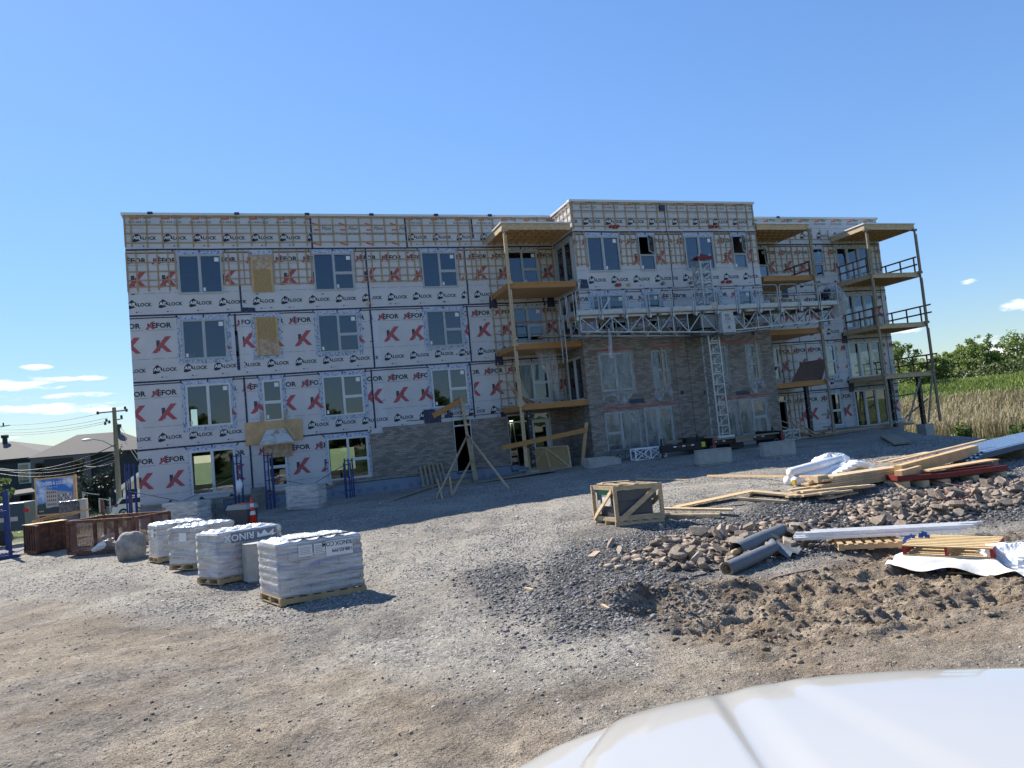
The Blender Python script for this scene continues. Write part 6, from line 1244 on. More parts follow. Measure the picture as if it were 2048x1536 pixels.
def put_stone(p,s,i,lab,grp,rr):
    o=bpy.data.objects.new('broken_stone',protos[i]); COL.objects.link(o); o.location=tuple(p); o.scale=(s,s,s*rr.uniform(.8,1.4)); o.rotation_euler=(rr.uniform(-.8,.8),rr.uniform(-.8,.8),rr.uniform(0,6.28)); tag(o,lab,'stone',grp)
rr=np.random.RandomState(4)
for reg,n_,lab,grp in (([(1295,1085),(1440,1062),(1560,1055),(1640,1070),(1600,1100),(1500,1125),(1420,1150),(1310,1135)],150,'broken brown flagstone in the rubble patch behind the fabric rolls','rubble behind the fabric rolls'),
                    ([(1745,1005),(1900,990),(2047,965),(2047,1010),(1960,1025),(1860,1045),(1800,1075),(1740,1040)],130,'broken brown flagstone in the rubble band before the red forms','rubble before the red forms'),
                    ([(1560,1060),(1720,1075),(1745,1085),(1590,1090)],16,'broken brown flagstone between the two rubble patches','rubble between the patches')):
    xs=[q[0] for q in reg]; ys=[q[1] for q in reg]; k=0
    while k<n_:
        x,y=rr.uniform(min(xs),max(xs)),rr.uniform(min(ys),max(ys)); ins=False
        for i in range(len(reg)):
            (x1,y1),(x2,y2)=reg[i-1],reg[i]
            if (y1>y)!=(y2>y) and x<(x2-x1)*(y-y1)/(y2-y1)+x1: ins=not ins
        if not ins: continue
        p=G(x,y); s=rr.uniform(.06,.14) if rr.uniform()<.8 else rr.uniform(.15,.22); put_stone(p+V(0,0,s*rr.uniform(.1,.9)),s,rr.randint(12),lab,grp,rr); k+=1
for (x,y,s,lab) in ((1222,1092,.17,'larger tan stone on the dark gravel left of the rubble'),(1240,1105,.13,'tan stone just right of the larger one on the dark gravel'),(1322,1056,.09,'grey stone below the crate'),(1625,1375,.05,'small pale stone on the dirt above the white bonnet')):
    put_stone(G(x,y)+V(0,0,s*.3),s,rr.randint(12),lab,None,rr)

# chips of the same stone, far too many to count
_c=np.array([(-1,-1,-1),(1,-1,-1),(1,1,-1),(-1,1,-1),(-1,-1,1),(1,-1,1),(1,1,1),(-1,1,1)],float); slabs=([_c*np.array([1,rr.uniform(.5,.9),rr.uniform(.18,.45)])*(1+rr.uniform(-.38,.15,(8,3))) for _ in range(14)],np.array([(0,3,2),(0,2,1),(4,5,6),(4,6,7),(0,1,5),(0,5,4),(1,2,6),(1,6,5),(2,3,7),(2,7,6),(3,0,4),(3,4,7)]))
x=rr.uniform(10.8,26,16000); y=rr.uniform(-24.6,-20.8,16000); a_=np.concatenate([x]); C1=np.exp(-(((x-14.2)/2.0)**2+((y+22.7)/.95)**2)**2)+np.exp(-(((x-20.5)/3.0)**2+((y+22.5)/.8)**2)**2); k=rr.uniform(0,1,len(x))<C1*.85; x,y=x[k],y[k]; s=.025+.085*rr.uniform(0,1,len(x))**2; kk=rr.uniform(0,1,(len(x),1)); cc=np.array((.16,.125,.10))*(1-kk)+np.array((.36,.29,.225))*kk
tag(scatter('stone_chips',np.stack([x,y,gz(x,y)],-1),s,STM,17,cc,tmpl=slabs),'small broken chips of brown stone among the flagstones','stone chips',kind='stuff')
# ================================================================== LEFT SIDE OF THE YARD
# steel bin with plywood lid
def frame_of(A,B_): a=G(*A); c=G(*B_); d=c-a; d[2]=0; L_=np.linalg.norm(d); X=d/L_; return a,X,V(-X[1],X[0],0),L_
a=G(52,1108); c=G(112,1112); b2=G(136,1110)
a,X,Y,L_=frame_of((52,1108),(112,1113)); L_=1.45; W=1.3; H=1.12
t=thing('steel_bin',a,'rusty brown ribbed steel bin with loose plywood lids','bin'); P=lambda u,v,w:a+X*u+Y*v+V(0,0,w)
def hexa(m,P,u0,u1,v0,v1,w0,w1,mi=0): m.add([P(u0,v0,w0),P(u1,v0,w0),P(u1,v1,w0),P(u0,v1,w0),P(u0,v0,w1),P(u1,v0,w1),P(u1,v1,w1),P(u0,v1,w1)],[(3,2,1,0),(4,5,6,7),(0,1,5,4),(1,2,6,5),(2,3,7,6),(3,0,4,7)],mi)
m=MB(); hexa(m,P,0,L_,0,W,.12,H); m.build('body',M['rust'],t)
m=MB()
for u in np.linspace(0,L_,6): hexa(m,P,u-.035,u+.035,-.05,0,.1,H-.01)
hexa(m,P,-.03,L_+.03,-.06,-.0,.05,.17); 
for v in np.linspace(.03,W,4): hexa(m,P,L_,L_+.05,v-.03,v+.03,.1,H)
for u in (.15,L_-.3): hexa(m,P,u,u+.15,0,W,0,.12)
m.build('rib',M['rust'],t)
m=MB(); hexa(m,P,-.06,L_*.55,-.08,W,H+.0,H+.025); m.build('lid',M['ply'],t); m=MB(); P2=lambda u,v,w:P(u,v,w)+V(0,0,.16*(u/L_)+.05*v); hexa(m,P2,L_*.35,L_+.9,.1,W+.3,H+.05,H+.09); m.build('lid',M['ply'],t)
# rusty mesh cage
a,X,Y,L_=frame_of((138,1114),(248,1104)); L_=3.1; W=1.5; H=1.2; P=lambda u,v,w:a+X*u+Y*v+V(0,0,w)
t=thing('mesh_cage',a,'long rusty mesh-sided steel cage next to the ribbed bin','cage')
m=MB()
for v in (0,W):
    m.bar(P(0,v,.12),P(L_,v,.12),.1,.12); m.bar(P(0,v,H),P(L_,v,H),.1,.1)
    for u in (0,L_*.42,L_*.74,L_): m.bar(P(u,v,.1),P(u,v,H),.1,.1)
for u in (0,L_): m.bar(P(u,0,.12),P(u,W,.12),.1); m.bar(P(u,0,H),P(u,W,H),.1)
m.build('frame',M['rust'],t)
m=MB()
for v in (0.02,W):
    for k in range(-22,64): u0=L_*k/64; u1=u0+H-.18; a0,a1=max(u0,0),min(u1,L_); m.bar(P(a0,v,.15+a0-u0),P(a1,v,H-.03-(u1-a1)),.0095) if a1-a0>.05 else None
    for k in range(0,90): u0=L_*k/64; u1=u0-(H-.18); a0,a1=min(u0,L_),max(u1,0); m.bar(P(a0,v,.15+u0-a0),P(a1,v,H-.03-(a1-u1)),.0095) if a0-a1>.05 else None
for k in range(26): v=W*k/26; m.bar(P(0,v,.15),P(0,v,H),.012)
m.build('wire_mesh',mat('rusty_wire',(.16,.09,.07),.8,.3),t)
m=MB(); hexa(m,P,0,L_,0,W,.10,.13); m.build('floor_plate',M['rust'],t)
m=MB(); blob(m,P(L_*.55,.5,.3),(.8,.45,.3),12,nu=36,nv=20,f=.3,flat=1); tag(m.build('plastic_bundle',wm,loc=P(L_*.55,.5,.15)),'crumpled pale plastic inside the rusty mesh cage','plastic')
for k in range(4): m=MB(); m.bar(P(.3+.2*k,.3+.2*k,.2+.04*k),P(1.9+.25*k,.4+.15*k,.22+.1*k),.12,.03); tag(m.build('scrap_board',M['wood'],loc=P(.4,.4,.2)),'scrap board inside the rusty mesh cage','board','scrap boards in the cage')
# blue rack at the left edge
a=G(30,1112)-V(.2,.2,0); t=thing('blue_rack',a,'blue painted steel rack with slatted tray at the far left edge','rack'); P=lambda u,v,w:a+V(u,v,w)
m=MB()
for u,v,h in ((.25,-.4,2.6),(-.25,.9,2.55),(-2.0,-.4,2.4),(-2.2,.9,2.4)): m.bar(P(u,v,0),P(u-.04,v,h),.1,.1)
for h in (.12,1.75): m.bar(P(.25,-.4,h),P(-2,-.4,h),.07,.14); m.bar(P(-.25,.9,h),P(-2.2,.9,h),.07,.14); m.bar(P(.25,-.4,h),P(-.25,.9,h),.06,.1)
m.bar(P(.6,-.6,.05),P(-2.6,-.6,.05),.1,.16); m.build('frame',M['bluep'],t)
m=MB()
for k in range(26): u=.4-k*.11; m.box(P(u,-.4,.18),P(u+.05,.9,.22))
m.build('slatted_tray',M['bluep'],t)
t=thing('dump_trailer',at(15,1040,36),'dark blue trailer body with a pale lettered strip behind the blue rack','trailer'); c0=at(15,1040,36); m=MB(); m.box(c0+V(-3,0,-.6),c0+V(.75,2,.8)); m.build('body',mat('dark_teal_paint',(.02,.05,.075),.4,.15),t,bevel=.03)
m=MB(); m.box(c0+V(-3,-.02,-.1),c0+V(.45,.0,.12)); m.build('strip',M['bag'],t); m=MB(); m.box(c0+V(.72,-.05,.3),c0+V(.95,.1,.5)); m.build('rear_light',M['redp'],t)
m=MB(); 
for k in (-.2,-1.6): m.tube([c0+V(k,-.1,-.9),c0+V(k,.15,-.9)],.38,18)
m.build('wheel',M['black'],t)
# billboard
D=36; bl=at(75,1030,D); br=at(147,1014,D); tl=at(64,968,D); tr=at(134,963,D)
base=at(75,1052,D); t=thing('sale_sign',base,'large CONDOS À LOUER picture sign on braced timber posts','sign')
X=(br-bl)/np.linalg.norm(br-bl); U=V(0,0,1); Lw=np.linalg.norm(br-bl); Hh=np.linalg.norm(tl-bl); X[2]=0; X/=np.linalg.norm(X); Nn=V(X[1],-X[0],0)
if Nn@(CAMP-bl)<0: Nn=-Nn
F2=Face(lambda u,v,w:tuple(bl+X*u+Nn*v+U*w)); Hh=1.75; Lw=1.9
def fbx(m,u0,u1,v0,v1,w0,w1,mi=0): hexa(m,lambda u,v,w:bl+X*u+Nn*v+U*w,u0,u1,v0,v1,w0,w1,mi)
m=MB(); fbx(m,-.08,Lw+.08,-.06,0,-.08,Hh+.08); m.build('backing',M['ply'],t)
sm=bpy.data.materials.new('sign_sky_print'); sm.use_nodes=True; tt=sm.node_tree; b_=tt.nodes['Principled BSDF']; co=tt.nodes.new('ShaderNodeTexCoord'); n_=tt.nodes.new('ShaderNodeTexNoise'); n_.inputs['Scale'].default_value=1.6; n_.inputs['Detail'].default_value=5; r_=tt.nodes.new('ShaderNodeValToRGB'); tt.links.new(co.outputs['Object'],n_.inputs['Vector']); tt.links.new(n_.outputs[0],r_.inputs[0]); r_.color_ramp.elements[0].position=.45; r_.color_ramp.elements[0].color=(.02,.14,.45,1); r_.color_ramp.elements[1].position=.62; r_.color_ramp.elements[1].color=(.55,.62,.72,1); tt.links.new(r_.outputs[0],b_.inputs['Base Color'])
fc=lambda m,p,v,mi=0: m.add([bl+X*a_+Nn*v+U*b__ for a_,b__ in p],[tuple(range(len(p)))],mi)
m=MB(); fc(m,[(0,0),(Lw,0),(Lw,Hh),(0,Hh)],.004); m.build('picture',sm,t,fix=False)
m=MB(); fc(m,[(0,0),(Lw,0),(Lw,.42),(0,.22)],.008,0); fc(m,[(0,.22),(Lw*.3,.25),(Lw*.22,.55),(.05,.5)],.009,1); fc(m,[(Lw*.25,.3),(Lw*.55,.36),(Lw*.55,1.15),(Lw*.25,1.25)],.012,2); fc(m,[(Lw*.55,.36),(Lw*.97,.48),(Lw*.97,1.0),(Lw*.55,1.15)],.012,3)
for i in range(5):
    for j in range(4):
        u=Lw*(.29+.052*i); fc(m,[(u,.42+.2*j),(u+.05,.42+.2*j),(u+.05,.52+.2*j),(u,.52+.2*j)],.014,0)
for i in range(6):
    for j in range(3): u=Lw*(.59+.062*i); w_=.48+.17*j+.01*i; fc(m,[(u,w_),(u+.055,w_),(u+.055,w_+.09),(u,w_+.09)],.014,0 if (i+j)%3 else 4)
m.build('picture_print',[mat('print_dark',(.03,.035,.045),.5),mat('print_green',(.03,.06,.03),.5),mat('print_beige',(.42,.36,.33),.5),mat('print_grey',(.30,.28,.28),.5),M['white']],t,fix=False)
pr=Print(Face(lambda u,v,w:tuple(bl+X*u+Nn*v+U*w)),(0,0,Lw,Hh),[],.012); pr.text('CONDOS À LOUER',.12,Hh-.30,.25,2,.014,0,.66); pr.text('a louer - 4 1/2',.6,Hh-.44,.09,2,0); pr.text('INFO',.12,.12,.1,2); pr.mb.build('lettering',INKS,t)
m=MB(); 
for u in (-.1,Lw+.02): hexa(m,lambda a_,b__,c_:bl+X*a_+Nn*b__+U*c_,u,u+.1,-.12,-.02,base[2]-bl[2]-.6,Hh+.12)
m.build('post',M['ply'],t)
for s_ in (-1,1): m=MB(); m.bar(bl+X*(-.05)+U*(base[2]-bl[2]+.45),bl+X*(-.05+.75*s_)+U*(base[2]-bl[2]-.4)-Nn*.2,.08,.08); m.build('brace',M['woodgrey'],t)
# houses behind
D=78
slate=mat('blue_grey_siding',(.018,.030,.042),.6,.12,2,stretch=(1,1,1)); roofm=mat('asphalt_shingle',(.115,.105,.098),.9,.25,7,bump=.3); dkb=mat('dark_brick',(.13,.12,.115),.9,.25,8)
# left big duplex
h0=at(150,1010,D)[2]; 
def house(pxl,pxr,pyE,D1,D2,ridgepy,lab,seed,zb=-3.2,ridge_at=.62):
    A=at(*pxl,D1); B2=at(*pxr,D2); zE=(A[2]+B2[2])/2; X=B2-A; X[2]=0; Lh=np.linalg.norm(X); X/=Lh; Y=V(-X[1],X[0],0); Wd=11.; t=thing('duplex_house',(A[0],A[1],zb),lab,'house','dark duplexes behind the site'); P=lambda u,v,w:V(A[0],A[1],0)+X*u+Y*v+V(0,0,w)
    m=MB(); hexa(m,P,0,Lh,0,Wd,zb,zE); m.build('wall',slate,t); m=MB(); hexa(m,P,-.02,Lh+.02,-.04,Wd+.02,zb-.5,zb+1.5); m.build('foundation',M['conc'],t)
    zR=zE+2.4; o=.55; m=MB(); vs=[P(-o,-o,zE),P(Lh+o,-o,zE),P(Lh+o,Wd+o,zE),P(-o,Wd+o,zE),P(Lh*.32,Wd*.5,zR),P(Lh*.68,Wd*.5,zR)]; m.add(vs,[(0,1,5,4),(1,2,5),(2,3,4,5),(3,0,4),(3,2,1,0)]); rf=m.build('roof',roofm,t); m=MB(); hexa(m,P,-o,Lh+o,-o-.03,-o+.02,zE-.22,zE+.02); hexa(m,P,-o-.03,-o+.02,-o,Wd+o,zE-.22,zE+.02); m.build('fascia',M['black'],rf)
    m=MB(); c_=P(Lh*.66,Wd*.45,zR); m.tube([c_-V(0,0,.4),c_+V(0,0,.45)],.28,12); m.tube([c_+V(0,0,.45),c_+V(0,0,.85)],.42,12); m.build('roof_vent',M['black'],rf)
    return t,P,Lh,zE,zb
ph=at(352,190,1)
t,P,Lh,zE,zb=house((68+0,918),(320,893),0,76,82,0,'large dark blue-grey duplex with a hip roof behind the utility pole',1)
m=MB(); hexa(m,P,-.2,5.2,-1.6,0,zb,zE-.1); m.build('brick_front',dkb,t)
m=MB(); hexa(m,P,1.0,3.6,-1.7,-1.6,zE-3.0,zE-.3); m.build('recess_shade_slab',M['black'],t)  # flat black slab on the front, painting the shade of a recess
for (u,w_,w2,h2) in ((.2,zE-2.3,.9,1.7),(3.9,zE-6.2,1.0,1.9),(3.9,zE-9.4,1.1,1.6),(.4,zE-6.2,1.6,1.6),(3.7,zE-2.4,.9,1.8)):
    m=MB(); hexa(m,P,u,u+w2,-1.72,-1.6,w_,w_+h2); wo=m.build('window',M['black'],t); m=MB(); hexa(m,P,u+.1,u+w2-.1,-1.74,-1.72,w_+.1,w_+h2*.45); hexa(m,P,u+.1,u+w2-.1,-1.74,-1.72,w_+h2*.5,w_+h2-.1); m.build('pane',M['glass'],wo)
m=MB(); m.add([P(-1.6,-3.4,zE-3.6),P(3.8,-3.4,zE-3.3),P(3.8,-1.6,zE-2.9),P(-1.6,-1.6,zE-3.2),P(-1.6,-3.4,zE-3.8),P(3.8,-3.4,zE-3.5),P(3.8,-1.6,zE-3.2),P(-1.6,-1.6,zE-3.4)],[(0,1,2,3),(7,6,5,4),(0,4,5,1),(1,5,6,2),(2,6,7,3),(3,7,4,0)]); m.build('porch_roof',roofm,t)
m=MB(); hexa(m,P,9,9.6,-.05,-.0,zE-7.8,zE-6.8); hexa(m,P,9.9,10.5,-.05,-.0,zE-7.8,zE-6.8); m.build('meter_box',M['pvc'],t)
t,P,Lh,zE,zb=house((-330,935),(98,928),0,84,84,0,'dark duplex at the left edge, partly behind the nearer one',2)
m=MB(); hexa(m,P,Lh-3.6,Lh-.9,-.1,0,zE-3,zE-.6); wo=m.build('window',M['pvcw'],t); m=MB(); hexa(m,P,Lh-3.5,Lh-2.4,-.13,-.1,zE-2.9,zE-.8); hexa(m,P,Lh-2.1,Lh-1.0,-.13,-.1,zE-2.9,zE-.8); m.build('pane',M['glass'],wo)
m=MB(); 
for k in range(9): hexa(m,P,Lh-7+.5*k,Lh-6.5+.5*k,-1.6,-.1,zb,zb+.6+.38*k)
m.build('steps',M['black'],t); m=MB(); m.bar(P(Lh-7,-1.6,zb+1.4),P(Lh-2.5,-1.6,zb+5.0),.08); m.bar(P(Lh-7,-1.6,zb+.6),P(Lh-2.5,-1.6,zb+4.2),.06)
for k in range(14): u=Lh-7+.32*k; m.bar(P(u,-1.6,zb+.6+.25*k),P(u,-1.6,zb+1.4+.26*k),.035)
m.build('stair_railing',M['black'],t)
# cream porch
D=60; c0=at(262,957,D); t=thing('cream_porch',at(262,1040,D),'cream gabled porch with white posts beside the building corner','porch'); cr=mat('cream_siding',(.55,.50,.34),.7,.06); m=MB()
w_=at(285,957,D)[0]-at(246,970,D)[0]
m.prism([(c0[0]-1.0,c0[2]-.9),(c0[0]+2.6,c0[2]-.9),(c0[0]+.8,c0[2]+.35)],c0[1],c0[1]+3); m.build('gable',cr,t); m=MB(); m.bar((c0[0]-1.2,c0[1]-.1,c0[2]-1.0),(c0[0]+.8,c0[1]-.1,c0[2]+.45),.3,.16,up=(0,1,0)); m.bar((c0[0]+2.8,c0[1]-.1,c0[2]-1.0),(c0[0]+.8,c0[1]-.1,c0[2]+.45),.3,.16,up=(0,1,0)); m.build('gable_trim',M['brace'],t)
m=MB(); 
for k in (-.7,.4,2.3): m.box((c0[0]+k,c0[1]+.2,c0[2]-4.2),(c0[0]+k+.25,c0[1]+.45,c0[2]-.85))
m.build('post',M['brace'],t); m=MB(); m.prism([(c0[0]-1.3,c0[2]-1.0),(c0[0]+.8,c0[2]+.5),(c0[0]+2.9,c0[2]-1.0),(c0[0]+2.9,c0[2]-.9),(c0[0]+.8,c0[2]+.62),(c0[0]-1.3,c0[2]-.9)],c0[1]+.1,c0[1]+3.1); m.build('roof',roofm,t)
# white car
D=56; b0=at(226,1031,D); b0[2]=g1(b0[0],b0[1]); t=thing('white_car',b0,'small white hatchback parked beyond the utility pole, seen from its left rear','car'); wp=mat('white_car_paint',(.72,.73,.75),.25,.02,coat=.8)
prof=[(0,.35),(.02,.75),(.25,.95),(.55,1.42),(1.0,1.52),(2.2,1.5),(2.9,1.05),(3.8,.9),(4.0,.6),(3.95,.3)]
m=MB(); m.prism([(b0[0]+x,b0[2]+z) for x,z in prof],b0[1],b0[1]+1.7); m.build('body',wp,t,bevel=.05)
m=MB(); m.prism([(b0[0]+x,b0[2]+z) for x,z in [(.42,1.0),(.72,1.38),(2.1,1.38),(2.7,1.02)]],b0[1]-.015,b0[1]); m.build('side_window',M['black'],t)
m=MB(); m.prism([(b0[0]+x,b0[2]+z) for x,z in [(.1,.85),(.34,1.12),(.42,1.0),(.3,.8)]],b0[1]-.02,b0[1]+.05); m.build('tail_light',M['redp'],t)
for x in (.75,3.2):
    m=MB(); m.tube([(b0[0]+x,b0[1]-.04,b0[2]+.32),(b0[0]+x,b0[1]+.2,b0[2]+.32)],.33,20); wo=m.build('wheel',M['black'],t); m=MB(); m.tube([(b0[0]+x,b0[1]-.055,b0[2]+.32),(b0[0]+x,b0[1]-.035,b0[2]+.32)],.2,16); m.build('rim',M['galv'],wo)
# utility pole, lamp and wires
D=58; pt=at(228,815,D); pb=at(253,1032,D); t=thing('utility_pole',(pb[0],pb[1],pb[2]),'wooden utility pole with insulators at the left of the building','utility pole'); pole=mat('grey_pole_wood',(.20,.18,.13),.9,.2,3,stretch=(1,1,.2)); m=MB(); pb2=V(pt[0],pt[1],pb[2]-1); m.tube([pb2,pt],.22,12,r2=.15); m.build('pole',pole,t)
m=MB(); m.bar(pt+V(-1.1,0,-.35),pt+V(.9,0,-.3),.1,.1); m.bar(pt+V(-.05,0,-1.05),pt+V(.6,0,-.95),.08,.08); m.build('crossarm',M['galvd'],t)
m=MB()
for dx,dz in ((.8,-.1),(.9,-.3),(.5,-.8),(-1.2,-.35),(-.6,-1.0),(-.4,-1.15),(-.7,-1.25)): m.tube([pt+V(dx,0,dz-.12),pt+V(dx,0,dz+.12)],.09,8)
m.build('insulator',M['black'],t)
lm=at(180,880,D); la=at(226,890,D); m=MB(); m.tube([V(pt[0],pt[1],la[2]-.3),V(pt[0]-.5,pt[1],la[2]+.1),V(pt[0]-1.0,pt[1],la[2]+.42),V(lm[0]+.3,pt[1],lm[2]+.05)],.04,8); sl_=m.build('lamp_arm',M['galv'],t); m=MB(); blob(m,V(lm[0],pt[1],lm[2]),(.45,.16,.1),2,f=.05); m.build('lamp_head',M['cap'],sl_,smooth=True)
wirem=mat('weathered_cable',(.10,.10,.10),.6,.2)
def wire(A,B2,lab,r_=.022,sag=.5,grp='overhead wires',n=14):
    P=[A*(1-s)+B2*s-V(0,0,4*sag*s*(1-s)) for s in np.linspace(0,1,n)]; m=MB(); m.tube(P,r_,5); tag(m.build('overhead_wire',wirem,loc=A),lab,'wire',grp)
for dz,pyl in ((-.3,848),(-.8,856),(-1.05,862),(-1.2,867)): wire(V(pt[0]-.5,pt[1],pt[2]+dz),at(-60,pyl,66),'thin overhead wire running left from the top of the utility pole',.016)
for k,(z_,pyl) in enumerate(((890,935),(905,928),(912,932),(920,938))): q=at(226,z_,D); wire(V(pt[0],pt[1]-.3,q[2]),at(-40,pyl,64),'slack cable running left past the houses from mid pole',.02 if k else .04,1.0,'cables at mid pole')
wire(V(pt[0]-.2,pt[1],at(226,925,D)[2]),at(168,932,74),'short service cable running to the large duplex',.03,.2,'service cables'); 
for k in range(3): wire(V(pt[0]+.1,pt[1],pt[2]-1.2-.3*k),at(300,930+14*k,50),'guy wire slanting down from the pole towards the building',.018,.0,'guy wires')
a_=at(-4,852,62); m=MB(); m.bar(a_+V(-1,0,-.25),a_+V(.9,0,0),.06); m.tube([a_+V(.4,0,-.1),a_+V(.4,0,.25)],.06,6); tag(m.build('insulator_arm',M['black'],loc=a_),'insulator arm of another pole just entering at the left edge','insulator')
# fence posts, rusty post, dark bag pallet
for i,(px,py,h_) in enumerate(((168,1020,1.1),(200,1025,.9),(221,1024,.9))):
    p=at(px,py,45); m=MB(); m.tube([p,p+V(0,0,h_)],.05,8); 
    if i<2: q=at((200,221)[i],py+1,45); m.tube([p+V(0,0,h_-.03),q+V(0,0,h_-.1)],.03,6)
    tag(m.build('fence_rail',M['galv'],loc=p),'pale galvanised fence post with top rail beyond the cage','fence','fence posts beyond the yard')
p=at(208,1038,34); m=MB(); m.bar(p,p+V(-.03,0,.95),.11); tag(m.build('rusty_post',M['rust'],loc=p),'short rusty post standing beyond the mesh cage','post'); p=at(264,1032,33); m=MB(); m.bar(p,p+V(0,0,1.0),.1); tag(m.build('rusty_post',M['rust'],loc=p),'second rusty post, right by the blue scaffold corner','post')
p=at(142,1043,34); t=thing('wrapped_crate',p,'crate in glossy black wrap beside a concrete column, beyond the bin','crate'); m=MB(); m.box(p+V(-.4,-.3,0),p+V(.42,.4,1.0)); m.build('black_wrap',mat('black_film',(.02,.021,.025),.25,.1,18,col2=(.12,.12,.13),bump=1,bscale=14),t,bevel=.04); m=MB(); m.box(p+V(.45,-.25,0),p+V(.72,.2,1.02)); m.build('concrete_column',M['conc'],t,bevel=.02)
a_=at(130,1053,33); m=MB(); blob(m,a_,(1.2,.5,.22),41,nu=36,nv=14,f=.4,flat=1); tag(m.build('tarpaulin',wm,loc=a_),'crumpled white sheeting behind the bin','tarpaulin')
p=at(240,1043,30); m=MB(); m.tube([p,p+V(0,0,.25)],.1,10); m.box(p+V(-.1,-.1,.25),p+V(.1,.1,.32)); tag(m.build('gas_can',mat('green_metal',(.02,.12,.10),.4),loc=p),'small dark green canister above the cage rim','canister')
# ================================================================== TREES
leafm=bpy.data.materials.new('leaf_green'); leafm.use_nodes=True; _t=leafm.node_tree; _b=_t.nodes['Principled BSDF']; _a=_t.nodes.new('ShaderNodeAttribute'); _a.attribute_name='tint'; _t.links.new(_a.outputs['Color'],_b.inputs['Base Color']); _b.inputs['Roughness'].default_value=.55; _b.inputs['Specular IOR Level'].default_value=.3
_tr=_t.nodes.new('ShaderNodeBsdfTranslucent'); _mx=_t.nodes.new('ShaderNodeMixShader'); _mx.inputs[0].default_value=.35; _t.links.new(_a.outputs['Color'],_tr.inputs['Color']); _t.links.new(_b.outputs[0],_mx.inputs[1]); _t.links.new(_tr.outputs[0],_mx.inputs[2]); _t.links.new(_mx.outputs[0],_t.nodes['Material Output'].inputs[0])
barkm=mat('tree_bark',(.10,.085,.07),.95,.3,5,bump=.5)
def leaf_mesh(name,C,size,rr,parent,c1=(.045,.085,.018),c2=(.14,.20,.055),stretch=1.6):
    n=len(C); a=rr.normal(size=(n,3)); a/=np.linalg.norm(a,axis=1,keepdims=True); b=np.cross(a,rr.normal(size=(n,3))); b/=np.linalg.norm(b,axis=1,keepdims=True); s=(size*rr.uniform(.6,1.3,n))[:,None]
    P=np.stack([C-a*s*stretch/2,C-b*s*.42,C+a*s*stretch/2,C+b*s*.42],1).reshape(-1,3); Fq=np.arange(4*n).reshape(n,4); k=rr.uniform(0,1,(n,1)); col=np.repeat(np.array(c1)*(1-k)+np.array(c2)*k,4,axis=0)
    return np_mesh(name,P,Fq,leafm,attr={'tint':col},parent=parent)
def tree(name,base,H,R,seed,lab,grp=None,nleaf=3200,size=.22,trunk=.14,c1=(.045,.085,.018),c2=(.15,.21,.06),low=.12,shape=1.0,cat='tree'):
    rr=np.random.RandomState(seed); base=V(*base); t=thing(name,base,lab,cat,grp); m=MB(); tips=[]
    lean=V(rr.uniform(-.06,.06),rr.uniform(-.06,.06),0)*H; N_=7; tp=[V(0,0,-.3)+lean*(i/N_)**2*0+V(0,0,(H*.86+.3)*i/N_)+V(rr.uniform(-.05,.05),rr.uniform(-.05,.05),0)*H*.12*(i>0) for i in range(N_+1)]; m.tube(tp,trunk,7,r2=trunk*.2)
    nb=20
    for i in range(nb):
        f=low+(.9-low)*((i+.5)/nb)+rr.uniform(-.03,.03); z=H*.86*f; an=i*2.4+rr.uniform(-.5,.5); ln=R*(math.sin(math.pi*min(1,(.12+f*.86))**.75)**.6)*rr.uniform(.65,1.15)*shape; up=.35+.5*f
        s0=V(0,0,z); s1=s0+V(math.cos(an)*ln*.5,math.sin(an)*ln*.5,ln*up*.45); s2=s0+V(math.cos(an)*ln,math.sin(an)*ln,ln*up); m.tube([s0,s1,s2],trunk*.32,5,r2=.012)
        for s_ in (.45,.7,.9,1.05): tips.append((s0*(1-s_)+s2*s_ + V(*rr.normal(size=3))*R*.12, R*(.15+.12*rr.uniform())))
    for k in range(5): tips.append((tp[-1]+V(*rr.normal(size=3))*R*.12+V(0,0,H*.14*(k-2)/3),R*.18))
    off=base; m.xf(lambda v:v+off); m.build('trunk',barkm,t)
    C=[]; per=nleaf//len(tips)+1
    for c_,r_ in tips: q=rr.normal(size=(per,3)); q/=np.linalg.norm(q,axis=1,keepdims=True); q*=(rr.uniform(0,1,(per,1))**.4)*r_*np.array([1,1,.8]); C.append(q+c_)
    leaf_mesh('crown',np.concatenate(C),np.float64(size),rr,t,c1,c2); return t
TL=['slender bushy tree standing just right of the end balconies','low tree under the end balcony railing','broad tree in the middle of the row behind the green bank','tallest pointed tree of the row, left of the small cloud','short tree between the tall pointed one and the frame edge','large tree at the right edge of the photo']
for i,(px,top,D,R) in enumerate(((1812,683,98,3.6),(1843,725,92,2.8),(1775,700,104,3.8),(1880,715,96,3.0),(1905,705,103,3.2),(1940,690,100,3.6),(1966,678,97,3.4),(1998,706,98,3.0),(2020,712,104,3.0),(2045,672,96,4.0),(2080,690,100,4.0))):
    b0=at(px,775,D); b0[2]=g1(b0[0],b0[1])-.2; tp=at(px,top,D); H=tp[2]-b0[2]; px_n=['tree left of the corner of the building behind the end balconies','small tree behind the lowest end balcony railing','tree seen through the end balcony, behind the others','tree just right of the end balcony posts','tree behind the row, between the balcony and the tallest crown','left of the two tallest pointed trees on the bank','right of the two tallest pointed trees on the bank','short tree right under the small white cloud','second short tree below the white cloud','large tree at the right edge of the picture','tree cut by the right edge of the picture'][i]
    tree('poplar_tree',b0,H*1.06,R*.66,60+i,px_n,'trees on the grassy bank',nleaf=2000,size=.25,trunk=.16,shape=.95,c1=(.10,.155,.035),c2=(.30,.38,.12))
